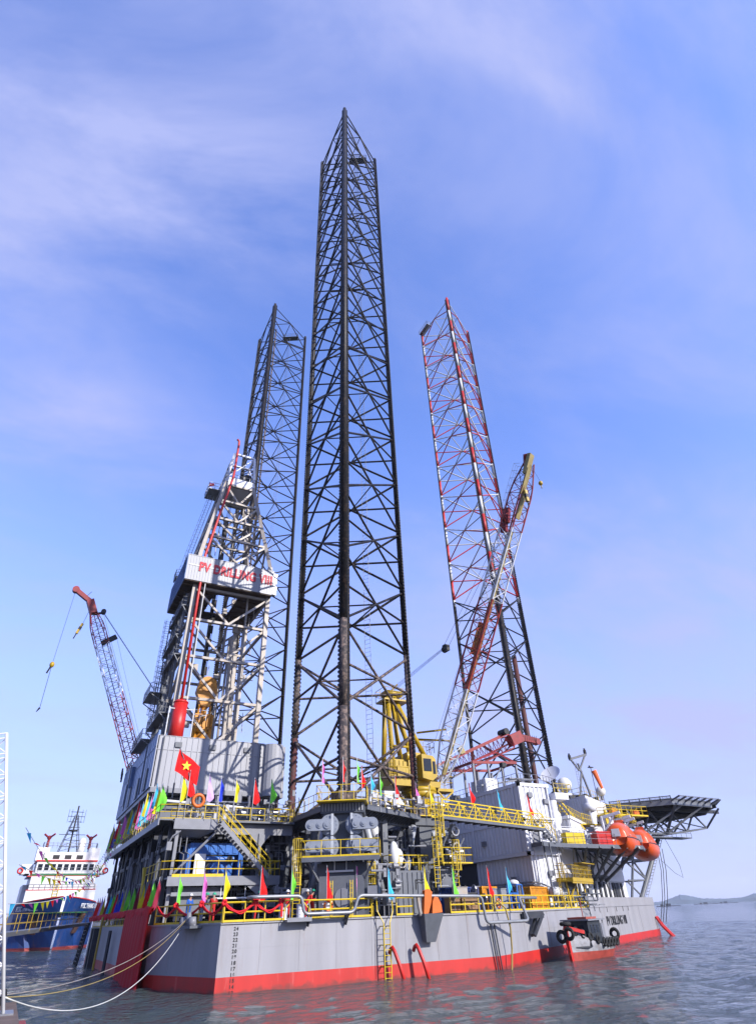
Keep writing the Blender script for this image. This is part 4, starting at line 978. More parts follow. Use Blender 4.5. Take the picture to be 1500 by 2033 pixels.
# hull ladder
hl = thing('hull_ladder', 'yellow ladder down the grey hull side to the water', 'ladder', (-1.5,-29.9,0))
mb = MB(); ladder(mb, (-1.3,-30.0,-.5),(-1.3,-30.0,3.3),.52,(1,0,0),.04,.3,.02); mb.tube((-1.56,-30,3.3),(-1.95,-29.8,4.0),.04,6); mb.tube((-1.04,-30,3.3),(-.65,-29.8,4.0),.04,6)
mb.tube((-1.95,-29.8,4.0),(-1.95,-29.7,4.8),.04,6); mb.tube((-.65,-29.8,4.0),(-.65,-29.7,4.8),.04,6)
for z in (.8,2.0,3.1): mb.bar((-1.56,-30,z),(-1.56,-29.45,z),.06); mb.bar((-1.04,-30,z),(-1.04,-29.45,z),.06)
mb.build('ladder', gYel, hl)
def post(label, x0, z1, k):
    mb = MB(); mb.path([(x0,-29.7,z1-.35),(x0+.02,-29.9,z1-.08),(x0+.06,-30.05,z1),(x0+.13,-30.2,z1-.2),(x0+k*.5,-30.45,z1-1.0),(x0+k,-30.75,-.6)], .13, 10)
    return tag(mb.build('fender_post', gRed2, smooth=True, loc=(x0,-29.8,0)), label, 'fender post')
post('bent red steel fender post nearest the hull ladder', -1.0, 1.85, .75); post('bent red steel fender post second to the right of the hull ladder', 1.0, 1.9, .75)
for i, s in enumerate((54.6, 55.5)):
    mb = MB(); mb.path([tp(s,.1,2.3), tp(s,.7,1.2), tp(s+.8,1.9,-.4)], .17, 8)
    tag(mb.build('fender_post', gRed2, loc=tuple(tp(s,.1,0))), ('left' if i == 0 else 'right')+' one of two leaning red fender posts at the bow corner', 'fender post')
# orange anchor pair with chute
an = thing('anchor_chute', 'grey chute on the hull side holding an orange anchor fluke', 'anchor chute', (2.2,-29.8,3.5))
mb = MB(); mb.add([(1.6,-29.6,3.75),(3.3,-29.6,3.75),(3.3,-30.6,3.75),(1.6,-30.6,3.75),(1.9,-29.55,2.1),(2.7,-29.55,2.1),(2.8,-30.0,2.0),(2.0,-30.0,2.0)],[(4,5,1,0),(5,6,2,1),(6,7,3,2),(7,4,0,3),(7,6,5,4)]); mb.build('chute', gMid, an)
def plate(pts, y, w):
    n = len(pts); m_ = MB(); m_.add([(x,y-w/2,z) for x,z in pts]+[(x,y+w/2,z) for x,z in pts], [tuple(range(n)), tuple(range(2*n-1,n-1,-1))]+[(i, n+i, n+(i+1)%n, (i+1)%n) for i in range(n)]); return m_
plate([(1.75,3.7),(2.1,3.65),(2.45,4.4),(2.6,5.1),(2.35,5.3),(1.95,5.2)], -30.1, .4).build('fluke', gOrange, an)
plate([(2.4,3.75),(3.3,3.8),(3.25,4.3),(3.0,4.75),(2.7,4.8),(2.5,4.5)], -30.2, .5).build('fluke', gOrange, an)
mb = MB(); mb.path([(1.45,-30,4.9),(1.5,-30.05,4.2),(1.6,-30.1,3.6)],.14,8); mb.build('buoy_line', gBeige, an)
# bracket and pipes further right
br_ = thing('davit_bracket', 'dark grey angled steel bracket welded below the rail end', 'bracket', tuple(tp(5.8,.3,3)))
mb = MB()
for o_ in (0.15, .7):
    mb.bar(tp(5.0+o_,.3,3.35), tp(8.0,.3+o_,3.35), .2, .5); mb.bar(tp(8.0,.3+o_,3.45), tp(6.4,.2+o_*.5,1.9), .22, .3)
mb.build('arm', gDark, br_)
for i,(x,c) in enumerate(((8.1,gDark),(8.5,gDark),(9.3,gRopeY))):
    mb = MB()
    if i < 2: mb.tube((x,-29.8,3.0),(x+.35,-29.75,-.4),.055,6)
    else: mb.path([(8.6,-29.6,4.1),(9.0,-30.0,4.4),(9.6,-30.1,3.9),(10.0,-29.9,2.6),(10.1,-29.6,1.2),(9.8,-29.6,-.2)],.07,7)
    tag(mb.build('hose', c, loc=(x,-29.8,0)), ['thin dark pipe nearest the knuckle on the hull side','second thin dark pipe right of the knuckle','tan hose looping over the rail to the water'][i], 'hose')
# ================================================================ YELLOW DECK CRANE
def lattice(t, name, p0, p1, wa, wb, secs, n=20, up=(0,0,1), th=0.11, taper=0.12):
    p0 = V(p0); p1 = V(p1); d = (p1-p0).normalized(); u = V(up); a = d.cross(u).normalized(); b = a.cross(d).normalized()
    def cs(t_):
        k = 1.0
        if t_ < taper: k = .35 + .65*t_/taper
        if t_ > 1-taper*.8: k = .45 + .55*(1-t_)/(taper*.8)
        c = p0.lerp(p1, t_); return [c + a*sx*wa/2*k + b*sy*wb/2*(k if t_ > .5 else max(k,.2)) for sx, sy in ((-1,-1),(1,-1),(1,1),(-1,1))]
    for (t0, t1, m) in secs:
        mb = MB(); i0, i1 = round(t0*n), round(t1*n)
        for i in range(i0, i1):
            c0, c1 = cs(i/n), cs((i+1)/n)
            for k in range(4):
                mb.bar(c0[k], c1[k], th); j = (k+1) % 4
                if i % 2: mb.tube(c0[k], c1[j], th*.32, 4, caps=False)
                else: mb.tube(c0[j], c1[k], th*.32, 4, caps=False)
                mb.tube(c0[k], c0[j], th*.32, 4, caps=False)
        mb.build(name, m, t)
    return a, b
yc = thing('deck_crane', 'yellow pedestal crane whose boom rises past the red and white leg', 'crane', (6.2,-24,DK))
mb = MB(); mb.tube((5.9,-24,DK),(5.9,-24,12.6),1.05,20); mb.tube((5.9,-24,12.6),(5.9,-24,13.1),1.05,20,1.7); mb.tube((5.9,-24,13.1),(5.9,-24,13.5),1.7,20)
for k in range(12):
    a = 2*math.pi*k/12; mb.bar((5.9+1.05*math.cos(a),-24+1.05*math.sin(a),11.4),(5.9+1.65*math.cos(a),-24+1.65*math.sin(a),13.1),.06,.06)
mb.build('pedestal', gYelD, yc, True)
mb = MB(); mb.box(2.2,7.6,-25.3,-22.4,13.5,14.0); mb.box(2.3,5.6,-25.1,-22.6,14.0,15.8); mb.box(4.2,5.6,-25.3,-22.5,14.2,16.5)
for k in range(7): mb.bar((2.4+.45*k,-25.14,14.0),(2.4+.45*k,-25.14,15.7),.06)
mb.box(7.6,9.4,-24.8,-23.2,13.3,13.55); mb.bar((7.5,-24.8,13.3),(8.3,-24.8,12.6),.13); mb.bar((8.3,-24.8,12.6),(9.3,-24.8,13.3),.13); mb.box(6.6,7.5,-24.6,-23.4,14.0,15.0); mb.box(3.0,4.4,-25.25,-25.1,14.2,15.2); mb.tube((4.0,-25.2,16.1),(5.0,-25.2,16.1),.35,12)
mb.build('machinery_house', gYelD, yc)
cb = MB(); prof = [(5.15,14.1),(6.2,13.9),(6.75,14.3),(6.68,15.8),(6.4,16.1),(5.15,16.2)]
cb.add([(x,-26.2,z) for x,z in prof]+[(x,-24.6,z) for x,z in prof],[tuple(range(6)),tuple(range(11,5,-1))]+[(i,6+i,6+(i+1)%6,(i+1)%6) for i in range(6)]); CAB = cb.build('cab', gYelD, yc)
MB().box(5.3,6.15,-26.24,-26.19,14.7,15.8).build('window', gGlass, CAB); mb = MB(); mb.add([(6.75,-26.1,14.5),(6.75,-24.7,14.5),(6.69,-24.7,15.7),(6.69,-26.1,15.7),(6.79,-26.1,14.5),(6.79,-24.7,14.5),(6.73,-24.7,15.7),(6.73,-26.1,15.7)],[(0,3,2,1),(4,5,6,7),(0,1,5,4),(2,3,7,6),(0,4,7,3),(1,2,6,5)]); mb.build('window', gGlass, CAB)
mb = MB(); mb.box(6.3,6.6,-26.23,-26.17,14.5,15.6); mb.build('window', gGlass, CAB)
mb = MB(); T0 = V((2.9,-24,21.7))
for y in (-25.0,-23.0):
    mb.tube((2.7,y,14.5),(2.8,y*.3-24*.7,22.0),.24,10); mb.tube((4.7,y,15.8),(3.6,y*.3-24*.7,21.9),.22,10); mb.tube((3.4,y*.3-24*.7,22.0),(6.3,y,16.2),.24,10); mb.tube((3.9,y,14.5),(3.2,y*.4-24*.6,21.8),.1,6)
mb.bar((2.7,-25,17),(4.4,-25,17),.18); mb.box(2.5,4.4,-24.6,-23.4,22.0,22.5); mb.tube((3.3,-24,22.5),(4.0,-24.3,23.3),.08,6); mb.tube((5.9,-24.4,18.6),(8.7,-25.6,18.9),.10,6); mb.tube((6.2,-23.6,18.2),(9.6,-25.0,18.0),.10,6)
mb.build('gantry', gYelD, yc, True)
mb = MB(); mb.prism([(2.1,-25.0),(4.9,-25.0),(4.9,-23),(2.1,-23)],21.4,21.55); rail(mb,[(2.1,-25,21.55),(4.9,-25,21.55),(4.9,-23,21.55),(2.1,-23,21.55)],1.1,.9,.03,closed=True); rail(mb,[(2.2,-25.2,14),(5.6,-25.3,14)],1.0,.9,.03); rail(mb,[(5.0,-25.0,16.6),(7.8,-24.4,16.8),(7.8,-23,16.8)],1.0,.8,.03)
rail(mb,[(7.6,-24.8,13.55),(9.4,-24.8,13.55),(9.4,-23.2,13.55)],1.0,.9,.03); ladder(mb,(2.4,-25.2,14),(2.3,-25.0,21.5),.5,(1,0,0),.03,.35,.02)
mb.build('walkway', gYelD, yc)
for o in kids(yc):                 # the crane is drawn small, then set to its real size and place inboard of the leg
    for q in [o] + kids(o):
        for v in q.data.vertices:
            v.co = V((10.6-6.2+(v.co.x+6.2-5.9)*1.15, -16.3+24+(v.co.y-24+24)*1.15, (v.co.z+DK)*1.15-.56-DK))
P0, P1 = V((13.0,-17.0,15.5)), V((18.87,-35.1,50.4))
bm = [(0,.27,gWhite),(.27,.52,gCr),(.52,.76,gWhite),(.76,.88,gCr),(.88,1.0,gMaroon)]
a_, b_ = lattice(yc, 'boom_section', P0, P1, 2.0, 1.9, bm, 26, th=.14)
d_ = (P1-P0).normalized()
mb = MB(); f1 = V((-.485,-.875,0))
for t0, t1, m_ in ((0.03,.27,gKhaki),(.27,.52,gRustP),(.52,.76,gKhaki)):
    mb = MB(); mb.bar(P0.lerp(P1,t0)-b_*.6+a_*.5, P0.lerp(P1,t1)-b_*.6+a_*.5, .12, .62, up=tuple(a_)); mb.build('boom_walkway', m_, yc)
mb = MB(); mb.bar(P0.lerp(P1,.80)-b_*1.0+a_*.6, P0.lerp(P1,.90)-b_*1.0+a_*.6, .12, .8, up=tuple(a_)); mb.bar(P0.lerp(P1,.88)-b_*.9+a_*.8, P0.lerp(P1,.97)-b_*.9+a_*.8, .12, .8, up=tuple(a_)); mb.bar(P0.lerp(P1,.95)-b_*.6+a_*.8, P0.lerp(P1,1.02)-b_*.5+a_*.8,.5,.9,up=tuple(a_)); mb.build('tip_walkway', gKhaki, yc)
mb = MB(); c_ = P0.lerp(P1,.42)+b_*1.2-a_*.9; mb.bar(c_-d_*2.0, c_+d_*2.0, .1, 1.0, up=tuple(a_)); mb.build('wind_plate', gRustP, yc)
mb = MB()
for t_ in (.76,.79): mb.bar(P0.lerp(P1,t_)+b_*.9, P0.lerp(P1,t_+.05)+b_*1.5, .5, .8)
mb.bar(P0.lerp(P1,.97),P0.lerp(P1,1.02)+a_*1.0,.7,.7); mb.disc(P1+a_*.8+d_*.4,tuple(a_.cross(d_)),.5,.3,14); mb.build('sheave_head', gMaroon, yc)
mb = MB()
for k in range(10):
    p = P0.lerp(P1,.76+k*.026)
    mb.path([p+b_*1.0-a_*.2, p+b_*1.9-a_*.3, p+b_*1.9+a_*.6, p+b_*1.0+a_*.6], .025, 4)
for q in (-.3,.15,.6): mb.tube(P0.lerp(P1,.76)+b_*1.9+a_*q, P0.lerp(P1,.995)+b_*1.9+a_*q,.022,4)
mb.build('boom_handrail', gSteel, yc)
SH = V((13.3,-20.5,30.3))
mb = MB(); top = V((7.8,-16.3,25.5))
for k in range(6): mb.tube(top+V((.15*k-.4,.12*k-.3,0)), SH+V((.08*k-.2,.1*k-.25,0)), .012, 4, caps=False)
for k in (-.4,.4): mb.tube(SH+a_*k, P0.lerp(P1,.78)+b_*1.0+a_*k, .025, 4, caps=False)
mb.tube((13.6,-17.0,16.1), P0.lerp(P1,.95)+b_*.4, .02, 4, caps=False); mb.tube((12.4,-16.3,18.4), P0.lerp(P1,.8)+b_*1.2, .02, 4, caps=False)
mb.build('hoist_rope', gBlack, yc)
mb = MB(); mb.obox((SH.x,SH.y),(1,0),(0,1),.35,.3,SH.z-.5,SH.z+.2); mb.disc(SH+V((-.15,0,-.35)),(0,1,0),.4,.5,14); mb.build('floating_block', gBlack, yc)
mb = MB(); hk = P1+a_*.8+d_*.3; h1 = hk+V((.75,-.6,-3.9)); mb.tube(hk, h1, .02, 4, caps=False); o = mb.build('rope', gBlack, loc=tuple(h1))
hb = thing('hook_ball', 'small yellow hook ball hanging at the far tip of the yellow crane boom', 'hook', tuple(h1)); bpy.data.objects.remove(o)
mb = MB(); mb.tube(hk, h1, .02, 4, caps=False); mb.build('rope', gBlack, hb); mb = MB(); mb.sphere(h1-YR(.3),.27,12,8,1.2); mb.tube(h1-YR(.6),h1-YR(1.1),.06,6); mb.build('ball', gYelD, hb, True)
k0 = P0.lerp(P1,.94)+a_*.9; k1 = k0+V((.1,-.15,-2.2)); hb = thing('hook_block', 'long yellow and black hook block below the yellow crane boom tip', 'hook block', tuple(k1))
mb = MB(); mb.tube(k0,k1,.025,4,caps=False); mb.build('rope', gBlack, hb); mb = MB(); mb.box(k1.x-.18,k1.x+.18,k1.y-.18,k1.y+.18,k1.z-1.7,k1.z); mb.build('block', gYelD, hb); mb = MB(); mb.box(k1.x-.2,k1.x+.2,k1.y-.2,k1.y+.2,k1.z-1.1,k1.z-.6); mb.tube(k1-YR(1.7),k1-YR(2.5),.08,6); mb.build('band', gBlack, hb)
# boom rest for pedestrian ladders near crane: yellow ladder cage base platforms
# ================================================================ STARBOARD AFT CRANE
lc = thing('deck_crane', 'red and white lattice crane leaning out at the left behind the cladding', 'crane', (-12.5,25,DK))
mb = MB(); mb.tube((-12.5,25,DK),(-12.5,25,17),1.1,16); mb.box(-14.5,-10,23.4,26.6,17,19.4); mb.build('pedestal', gWhite, lc)
mb = MB(); mb.sphere((-13.3,24.3,21.5),.9,12,8); mb.box(-14.0,-12.9,23.6,24.8,20.2,21.5); mb.build('winch', gWhite, lc)
Q0, Q1 = V((-13.2,24,20.5)), V((-25.9,24,46.9)); a2, b2 = lattice(lc, 'boom_section', Q0, Q1, 1.9, 1.9, [(0,.09,gWhite),(.09,.5,gCr),(.5,.8,gWhite),(.8,1,gCr)], 24, th=.12, up=(0,1,0))
d2 = (Q1-Q0).normalized(); mb = MB(); mb.tube(Q0, Q1, .07, 6); mb.build('inner_rope', gMid, lc)
mb = MB(); mb.bar(Q1-d2*.4, Q1+d2*2.0, 1.1, 1.3, up=(0,1,0)); e1 = Q1+d2*1.8; e2 = V((-29.3,24,50.2)); mb.bar(e1, e2, .7, .7); mb.tube(e2-V((0,.4,0)),e2+V((0,.4,0)),.55,12); mb.build('jib_head', gMaroon, lc)
mb = MB(); mb.bar(Q0.lerp(Q1,.80)-V((0,0,0)), Q0.lerp(Q1,.82)+V((2.2,0,1.0)), .4, .8); mb.tube(Q1+V((.3,0,-.5)),Q1+V((1.9,0,.2)),.22,8); mb.tube(Q1+V((1.6,-.4,.2)),Q1+V((1.6,.4,.2)),.4,10); mb.tube(e1+V((-1,0,.5)),e1+V((-.2,0,1.8)),.04,5); mb.build('sheave', gBlack, lc)
mb = MB()
for dz in (0,.15): mb.tube(Q1+V((1.6,0,dz)), V((-12.4,24.5,33.6+dz)), .035, 4, caps=False)
mb.tube(Q1+V((1.6,0,0)), (-12.2,25,22), .02, 4, caps=False); mb.tube(Q0.lerp(Q1,.82)+V((2.2,0,1.0)), (-12.5,25,23), .018, 4, caps=False); mb.build('stay_rope', gBlack, lc)
hk = e2; h1 = V((-29.5,24,37.2)); h2 = V((-29.4,24,30.6))
hb = thing('hook_ball', 'yellow hook ball on a long rope from the left crane jib', 'hook', tuple(h1)); mb = MB(); mb.tube(hk,h1,.025,4,caps=False); mb.tube(h1,h2,.035,4,caps=False); mb.build('rope', gBlack, hb); mb = MB(); mb.sphere(h1,.36,10,8,1.3); mb.build('ball', gYelD, hb, True); mb = MB(); mb.tube(h1-YR(.3)-V((.1,0,0)),h1-YR(1.4)-V((.4,0,0)),.13,6); mb.tube(h2,h2+V((-.3,0,-.6)),.16,6,.05); mb.build('hook', gBlack, hb)
k0 = Q1+V((-.6,0,-.2)); k1 = k0+V((-.4,0,-2.2)); hb = thing('hook_block', 'slim yellow hook block under the left crane head', 'hook block', tuple(k1)); mb = MB(); mb.tube(k0,k1,.03,4,caps=False); mb.build('rope', gBlack, hb); mb = MB(); mb.bar(k1,k1+V((-.5,0,-1.8)),.38,.38); mb.build('block', gYelD, hb); mb = MB(); mb.tube(k1+V((-.5,0,-1.8)),k1+V((-.75,0,-2.7)),.09,6); mb.bar(k1+V((-.15,0,-.6)),k1+V((-.3,0,-1.1)),.42); mb.build('band', gBlack, hb)

clutter('deck_fitting', pf, -14.8, -5.4, -19.0, -17.6, 11.0, 11.9, 40, 41, gSteel, .4)
# ================================================================ ACCOMMODATION
ab = thing('accommodation_block', 'white corrugated container style accommodation block of three storeys', 'building', (24, -8, DK))
mb = MB(); mb.prism([(22,-19.5),(26.2,-19.5),(30,-14),(33,-13),(33,19.5),(22,19.5)], 8.6, 15.5); mb.prism([(22.4,-19.3),(26.2,-19.3),(30,-14),(33,-13),(33,19.3),(22.4,19.3)], DK, 8.6); mb.build('core', gWhite, ab)
mb = MB()
for z0, z1 in ((8.9, 11.8), (12.15, 15.4)): corr(mb, (21.95,-19.4), (21.95,19.4), z0, z1, (-1,0), 0.62, 0.10)
corr(mb, (22.35,-19.2), (22.35,-9.4), 4.0, 8.5, (-1,0), 0.62, 0.10); mb.build('aft_wall', gWhite, ab)
mb = MB()
for z0, z1 in ((12.15, 15.4),): corr(mb, (21.9,-19.55), (26.2,-19.55), z0, z1, (0,-1), 0.62, 0.10)
corr(mb, (22.3,-19.4), (26.2,-19.4), 4.0, 11.8, (0,-1), 0.62, 0.08); mb.build('port_wall', gWhite, ab)
mb = MB()
for z in (8.7, 11.95, 15.5): mb.box(21.8, 26.3, -19.72, -19.4, z-.18, z+.18); mb.box(21.8, 22.1, -19.72, 19.5, z-.18, z+.18)
mb.box(21.82, 22.2, -19.70, -19.35, 8.6, 15.6); mb.box(22.2,22.5,-19.5,-19.2,DK,8.6); mb.build('edge_beam', gWhite, ab)
mb = MB(); mb.box(22.3, 22.38, -9.3, 19, DK, 8.5); mb.build('dark_bay', gDark, ab)
mb = MB(); mb.box(22.9,23.8,-19.62,-19.52,9.7,11.7); mb.build('door', gGrey, ab)
mb = MB()
for x, z in ((24.4,10.2),(25.2,13.6),(23.0,14.2),(24.2,6.6)): mb.box(x,x+.6,-19.85,-19.55,z,z+.5)
for y, z in ((-15,13.2),(-12.4,10.0),(-17,6.2),(-6,13.5)): mb.box(21.65,21.9,y,y+.7,z,z+.5)
mb.build('vent', gGrey, ab)
for k, (x, y) in enumerate(((22.6,-19.75),(25.9,-19.75),(21.75,-18.6),(21.75,-10.2))): MB().tube((x,y,4.2 if k < 2 else 8.9),(x,y,15.4),.07,7).build('downpipe', gWhite, ab)
MB().tube((22.2,-19.85,12.0),(26.2,-19.85,12.0),.08,7).build('downpipe', gWhite, ab)
for y in (-1.0, -3.2): 
    MB().box(21.75, 21.98, y-.5, y+.3, 9.8, 10.7).build('window', gGlass, ab)
mb = MB()
for i in range(3): 
    o_ = .18*i; mb.path([(22.0-o_*.3,-9.4,5.6+o_*1.4),(22.0-o_*.3,-19.6,5.6+o_*1.4),(22.3,-19.9-o_*.3,5.5+o_*1.4),(26.0,-19.9-o_*.3,4.6+o_)], .09, 7)
mb.build('wall_pipe', gPipe, ab)
# port side walls following the hull line towards the bow
W0 = V((26.2,-19.0,0))
def wall(pts, z0, z1, name, m, thick=0.2, parent=None):
    mb = MB()
    for a, b in zip(pts, pts[1:]): mb.bar(V((a[0],a[1],(z0+z1)/2)), V((b[0],b[1],(z0+z1)/2)), thick, z1-z0)
    return mb.build(name, m, parent or ab)
PT = lambda s, off: (tp(s, off).x, tp(s, off).y)
wall([(26.2,-19.3), PT(22.5,-1.2), PT(47,-1.2), (50,-4), (50,6)], DK, 9.7, 'lower_wall', gWhite)
mb = MB(); mb.prism([(26.2,-18.9),PT(23,-1.6),PT(46,-1.6),(49,-3),(49,10),(26.2,18)], 9.3, 9.6); mb.build('deck_plate', gMid, ab)
mb = MB()
for s in range(26, 46, 2): 
    p = tp(s, -1.0); mb.bar(p+YR(DK), p+YR(6.3), .28, .28)
mb.build('wall_post', gDark, ab)
mb = MB(); mb.bar(tp(23,-1.0,6.6), tp(46,-1.0,6.6), .3, .35); mb.build('wall_ledge', gWhite, ab)
mb = MB(); p = tp(41.5,-1.05); mb.bar(p+YR(3.9), p+TD*1.6+YR(3.9), .1, .1); mb.bar(tp(41.0,-1.02,5.2), tp(43.0,-1.02,5.2), .12, 2.2); mb.build('door', gDark, ab)
# block with ribbed front: one storey on the davit deck, rounded corner
bb = thing('store_block', 'low white ribbed block behind the yellow and red boxes', 'building', (33,-14.5,9.6))
mb = MB(); c = [(31.8,-16.4), PT(36.2,-1.9), PT(36.2,-6), (31.4,-12.4)]; mb.prism(c, 9.6, 12.8); mb.build('core', gWhite, bb)
mb = MB(); corr(mb, (31.75,-12.4), (31.75,-16.4), 9.7, 12.6, (-1,0), .5, .09); corr(mb, (31.8,-16.45), (tp(36.2,-1.9).x, tp(36.2,-1.9).y-.05), 9.7, 12.6, (TN.x,TN.y), .6, .09); mb.build('ribbed_wall', gWhite, bb)
mb = MB(); mb.bar((31.7,-16.5,12.85),(tp(36.4,-1.8).x,tp(36.4,-1.8).y,12.85),.3,.35); mb.bar((31.7,-16.5,12.85),(31.5,-12.4,12.85),.3,.35); mb.build('edge_beam', gWhite, bb)
mb = MB(); rail(mb, [(31.6,-12.6,13.0),(31.8,-16.4,13.0),tuple(tp(36.2,-1.9,13.0))], 1.0, 1.1, .035); mb.build('railing', gYel, bb)
# white wheelhouse tower near the bow leg
wt = thing('control_tower', 'tall white smooth tower block carrying the radar mast', 'building', (44,-8,9.6))
C0_ = (41.5,-10.4)
tw_ = [C0_, (50.5,-5.4), (50.5,6), (41.5,6)]
mb = MB(); mb.prism(tw_, 9.6, 16.6); mb.build('wall', gWhite, wt)
mb = MB(); corr(mb, (41.45,-3.0), (41.45,-9.4), 13.0, 16.4, (-1,0), .5, .08); mb.build('ribbed_wall', gWhite, wt)
mb = MB(); mb.tube((41.9,-10.4,9.7),(41.9,-10.4,16.2),.45,14); mb.tube((41.9,-10.4,14.6),(41.9,-10.4,15.6),.8,16,.8); mb.build('corner_duct', gWhite, wt, True)
mb = MB(); rail(mb, [(41.5,4,16.6),(41.5,-10.4,16.6),(50.5,-5.4,16.6),(50.5,3,16.6)], 1.1, 1.1, .03); mb.build('railing', gYel, wt)
mb = MB(); 
for k in range(6): mb.box(42.5+k*1.3,43.0+k*1.3,-8.2+k*.6,-7.6+k*.6,16.6,17.0+.25*(k%3))
mb.box(43,47,-6,-3,16.6,17.5); mb.build('roof_gear', gDark, wt)
for k in range(3):
    p = V((43.6,-9.2,0)).lerp(V((49.5,-5.95,0)), (k+.5)/3); MB().bar(p+V((0,-.02,13.3))-TD*.3, p+V((0,-.02,13.3))+TD*.3, .25, .6).build('window', gGlass, wt)
ms = thing('radar_mast', 'dark forked mast with two lamps standing on the white tower', 'mast', (42.6,-9.4,16.6))
mb = MB(); b0 = V((42.6,-9.6,16.6)); mb.bar(b0+V((.9,0,0)), b0+V((-.3,0,4.4)), .22); mb.bar(b0+V((-.9,.3,0)), b0+V((.1,0,3.4)), .22); mb.bar(b0+V((-.3,0,3.4)), b0+V((-1.6,0,4.9)), .2); mb.bar(b0+V((-.3,0,3.4)), b0+V((1.3,-.2,5.6)), .2)
mb.bar(b0+V((-1.8,0,4.85)), b0+V((1.5,-.2,5.7)), .32); mb.build('frame', gMid, ms)
for q in (V((-1.7,0,5.2)), V((1.4,-.2,6.1))):
    mb = MB(); mb.tube(b0+q-YR(.3), b0+q+YR(.2), .22, 10); mb.tube(b0+q+YR(.2), b0+q+YR(.45), .13, 8); mb.build('lamp', gBlack, ms)
mb = MB(); ladder(mb, b0+V((-1.2,-.3,0)), b0+V((-1.0,-.2,4.6)), .4, (1,0,0), .03, .35, .02); mb.build('ladder', gSteel, ms)
wk = thing('wind_sock', 'orange wind sock hanging from a thin mast above the tower', 'wind sock', (47.0,-7.6,16.6))
mb = MB(); mb.tube((46.6,-7.8,16.6),(46.6,-7.8,21.0),.05,6); mb.box(46.2,47.0,-8.0,-7.6,21.0,21.12); mb.tube((46.4,-7.8,21.1),(46.4,-7.8,21.3),.12,6); mb.build('mast', gDark, wk)
mb = MB(); mb.tube((46.9,-8,20.6),(47.6,-8.2,18.1),.38,12,.2,False); mb.build('sock', cloth('red') if False else mat('wind sock orange', (1.2,.22,.06), .8), wk)
# stairs, platforms, boxes on the davit deck
dp = thing('davit_deck', 'dark grey outboard walkway held on slanting struts carrying the lifeboats', 'platform', (30,-19,9.7))
poly = [(22.3,-19.8),(22.3,-21.6),(26.8,-20.4),(33.5,-20.0),(39.6,-19.6),(42.6,-17.2),(50.5,-12.2),(51.5,-7.6),PT(42,-1.0),PT(22.5,-.9),(26.3,-19.7)]
mb = MB(); mb.prism(poly, 9.45, 9.6); mb.build('deck_plate', gDark, dp)
mb = MB(); E_ = [V((*p,0)) for p in poly[:6]]
for a, b in zip(E_, E_[1:]): mb.bar(a+YR(9.4), b+YR(9.4), .16, .4)
mb.build('edge_beam', gMid, dp)
mb = MB()
for k, s in enumerate((15.5, 19.5, 22, 24.5, 27, 29.5, 32, 34.5)):
    base = tp(s+2 if k > 1 else s+1, -.7, 6.4 if k > 1 else 4.2); q = V((23.5+2.1*k if k < 8 else 40.5+(k-8)*3.2, -20.3 if k < 8 else -18.4+(k-8)*2, 9.35))
    mb.bar(base, q, .20 if k > 2 else .12, .28 if k > 2 else .12)
    if k > 2:
        mb.bar(tp(s+2,-.7,6.3), tp(s+2,-.7,9.4), .15); mb.bar(base.lerp(q,.45), tp(s+2,-.7,9.3), .1); mb.add([base+V((-.35,-.1,.5)), base+V((.45,-.1,.6)), base+V((0,-.1,-.7)), base+V((-.35,.1,.5)), base+V((.45,.1,.6)), base+V((0,.1,-.7))],[(0,2,1),(3,4,5),(0,1,4,3),(1,2,5,4),(2,0,3,5)])
mb.build('strut', gMid, dp)
mb = MB(); rail(mb, [(22.3,-21.6,9.6),(26.8,-20.4,9.6),(33.5,-20.0,9.6),(39.6,-19.6,9.6)], 1.1, 1.4, .025); mb.build('railing', gGrey, dp)
mb = MB(); mb.box(27.6,30.4,-19.7,-18.9,9.65,10.75); tag(mb.build('equipment_box', gYel, loc=(29,-19.3,9.65)), 'yellow locker on the davit deck left of the red one', 'locker')
mb = MB(); mb.box(32.6,35.8,-19.5,-18.5,9.65,10.95); mb.box(32.55,35.85,-19.55,-18.45,10.9,11.0); tag(mb.build('equipment_box', gRed2, loc=(34,-19,9.65)), 'red locker on the davit deck left of the lifeboats', 'locker')
s1 = thing('staircase', 'grey stair with yellow rail dropping from the truss bridge to the davit deck', 'stair', (24.5,-20.8,9.6))
a, b = V((21.6,-21.6,11.6)), V((24.6,-20.6,9.7)); mb = MB()
for o_ in (-.35,.35): mb.bar(a+V((0,o_-.3,-.1)), b+V((0,o_-.3,-.1)), .06, .25)
mb.bar((22.0,-21.6,9.6),(22.0,-21.6,11),.14); mb.bar((23.3,-21.5,9.5),(23.3,-21.5,6.5),.1); mb.build('stringer', gMid, s1)
for i in range(8): p = a.lerp(b,(i+.5)/8); MB().box(p.x-.12,p.x+.14,p.y-.62,p.y+.02,p.z-.04,p.z).build('tread', gSteel, s1)
mb = MB()
for o_ in (-.68,.08): mb.tube(a+V((0,o_,1)), b+V((0,o_,1)), .045, 6); mb.tube(a+V((0,o_,.5)), b+V((0,o_,.5)), .035, 6); mb.tube(b+V((0,o_,0)), b+V((0,o_,1)), .04, 6)
mb.build('handrail', gYel, s1)
s2 = thing('staircase', 'white stair with yellow side rails climbing to the tower roof beside the ribbed block', 'stair', (37,-12,9.6))
a, b = V((34.5,-11.5,16.2)), V((37.5,-12.6,12.0)); mb = MB()
for o_ in (-.4,.4): mb.bar(a+V((0,o_,0)), b+V((0,o_,0)), .06, .18)
mb.build('stringer', gYel, s2)
for i in range(13): p = a.lerp(b,(i+.5)/13); MB().box(p.x-.12,p.x+.12,p.y-.4,p.y+.4,p.z-.03,p.z+.03).build('tread', gWhite, s2)
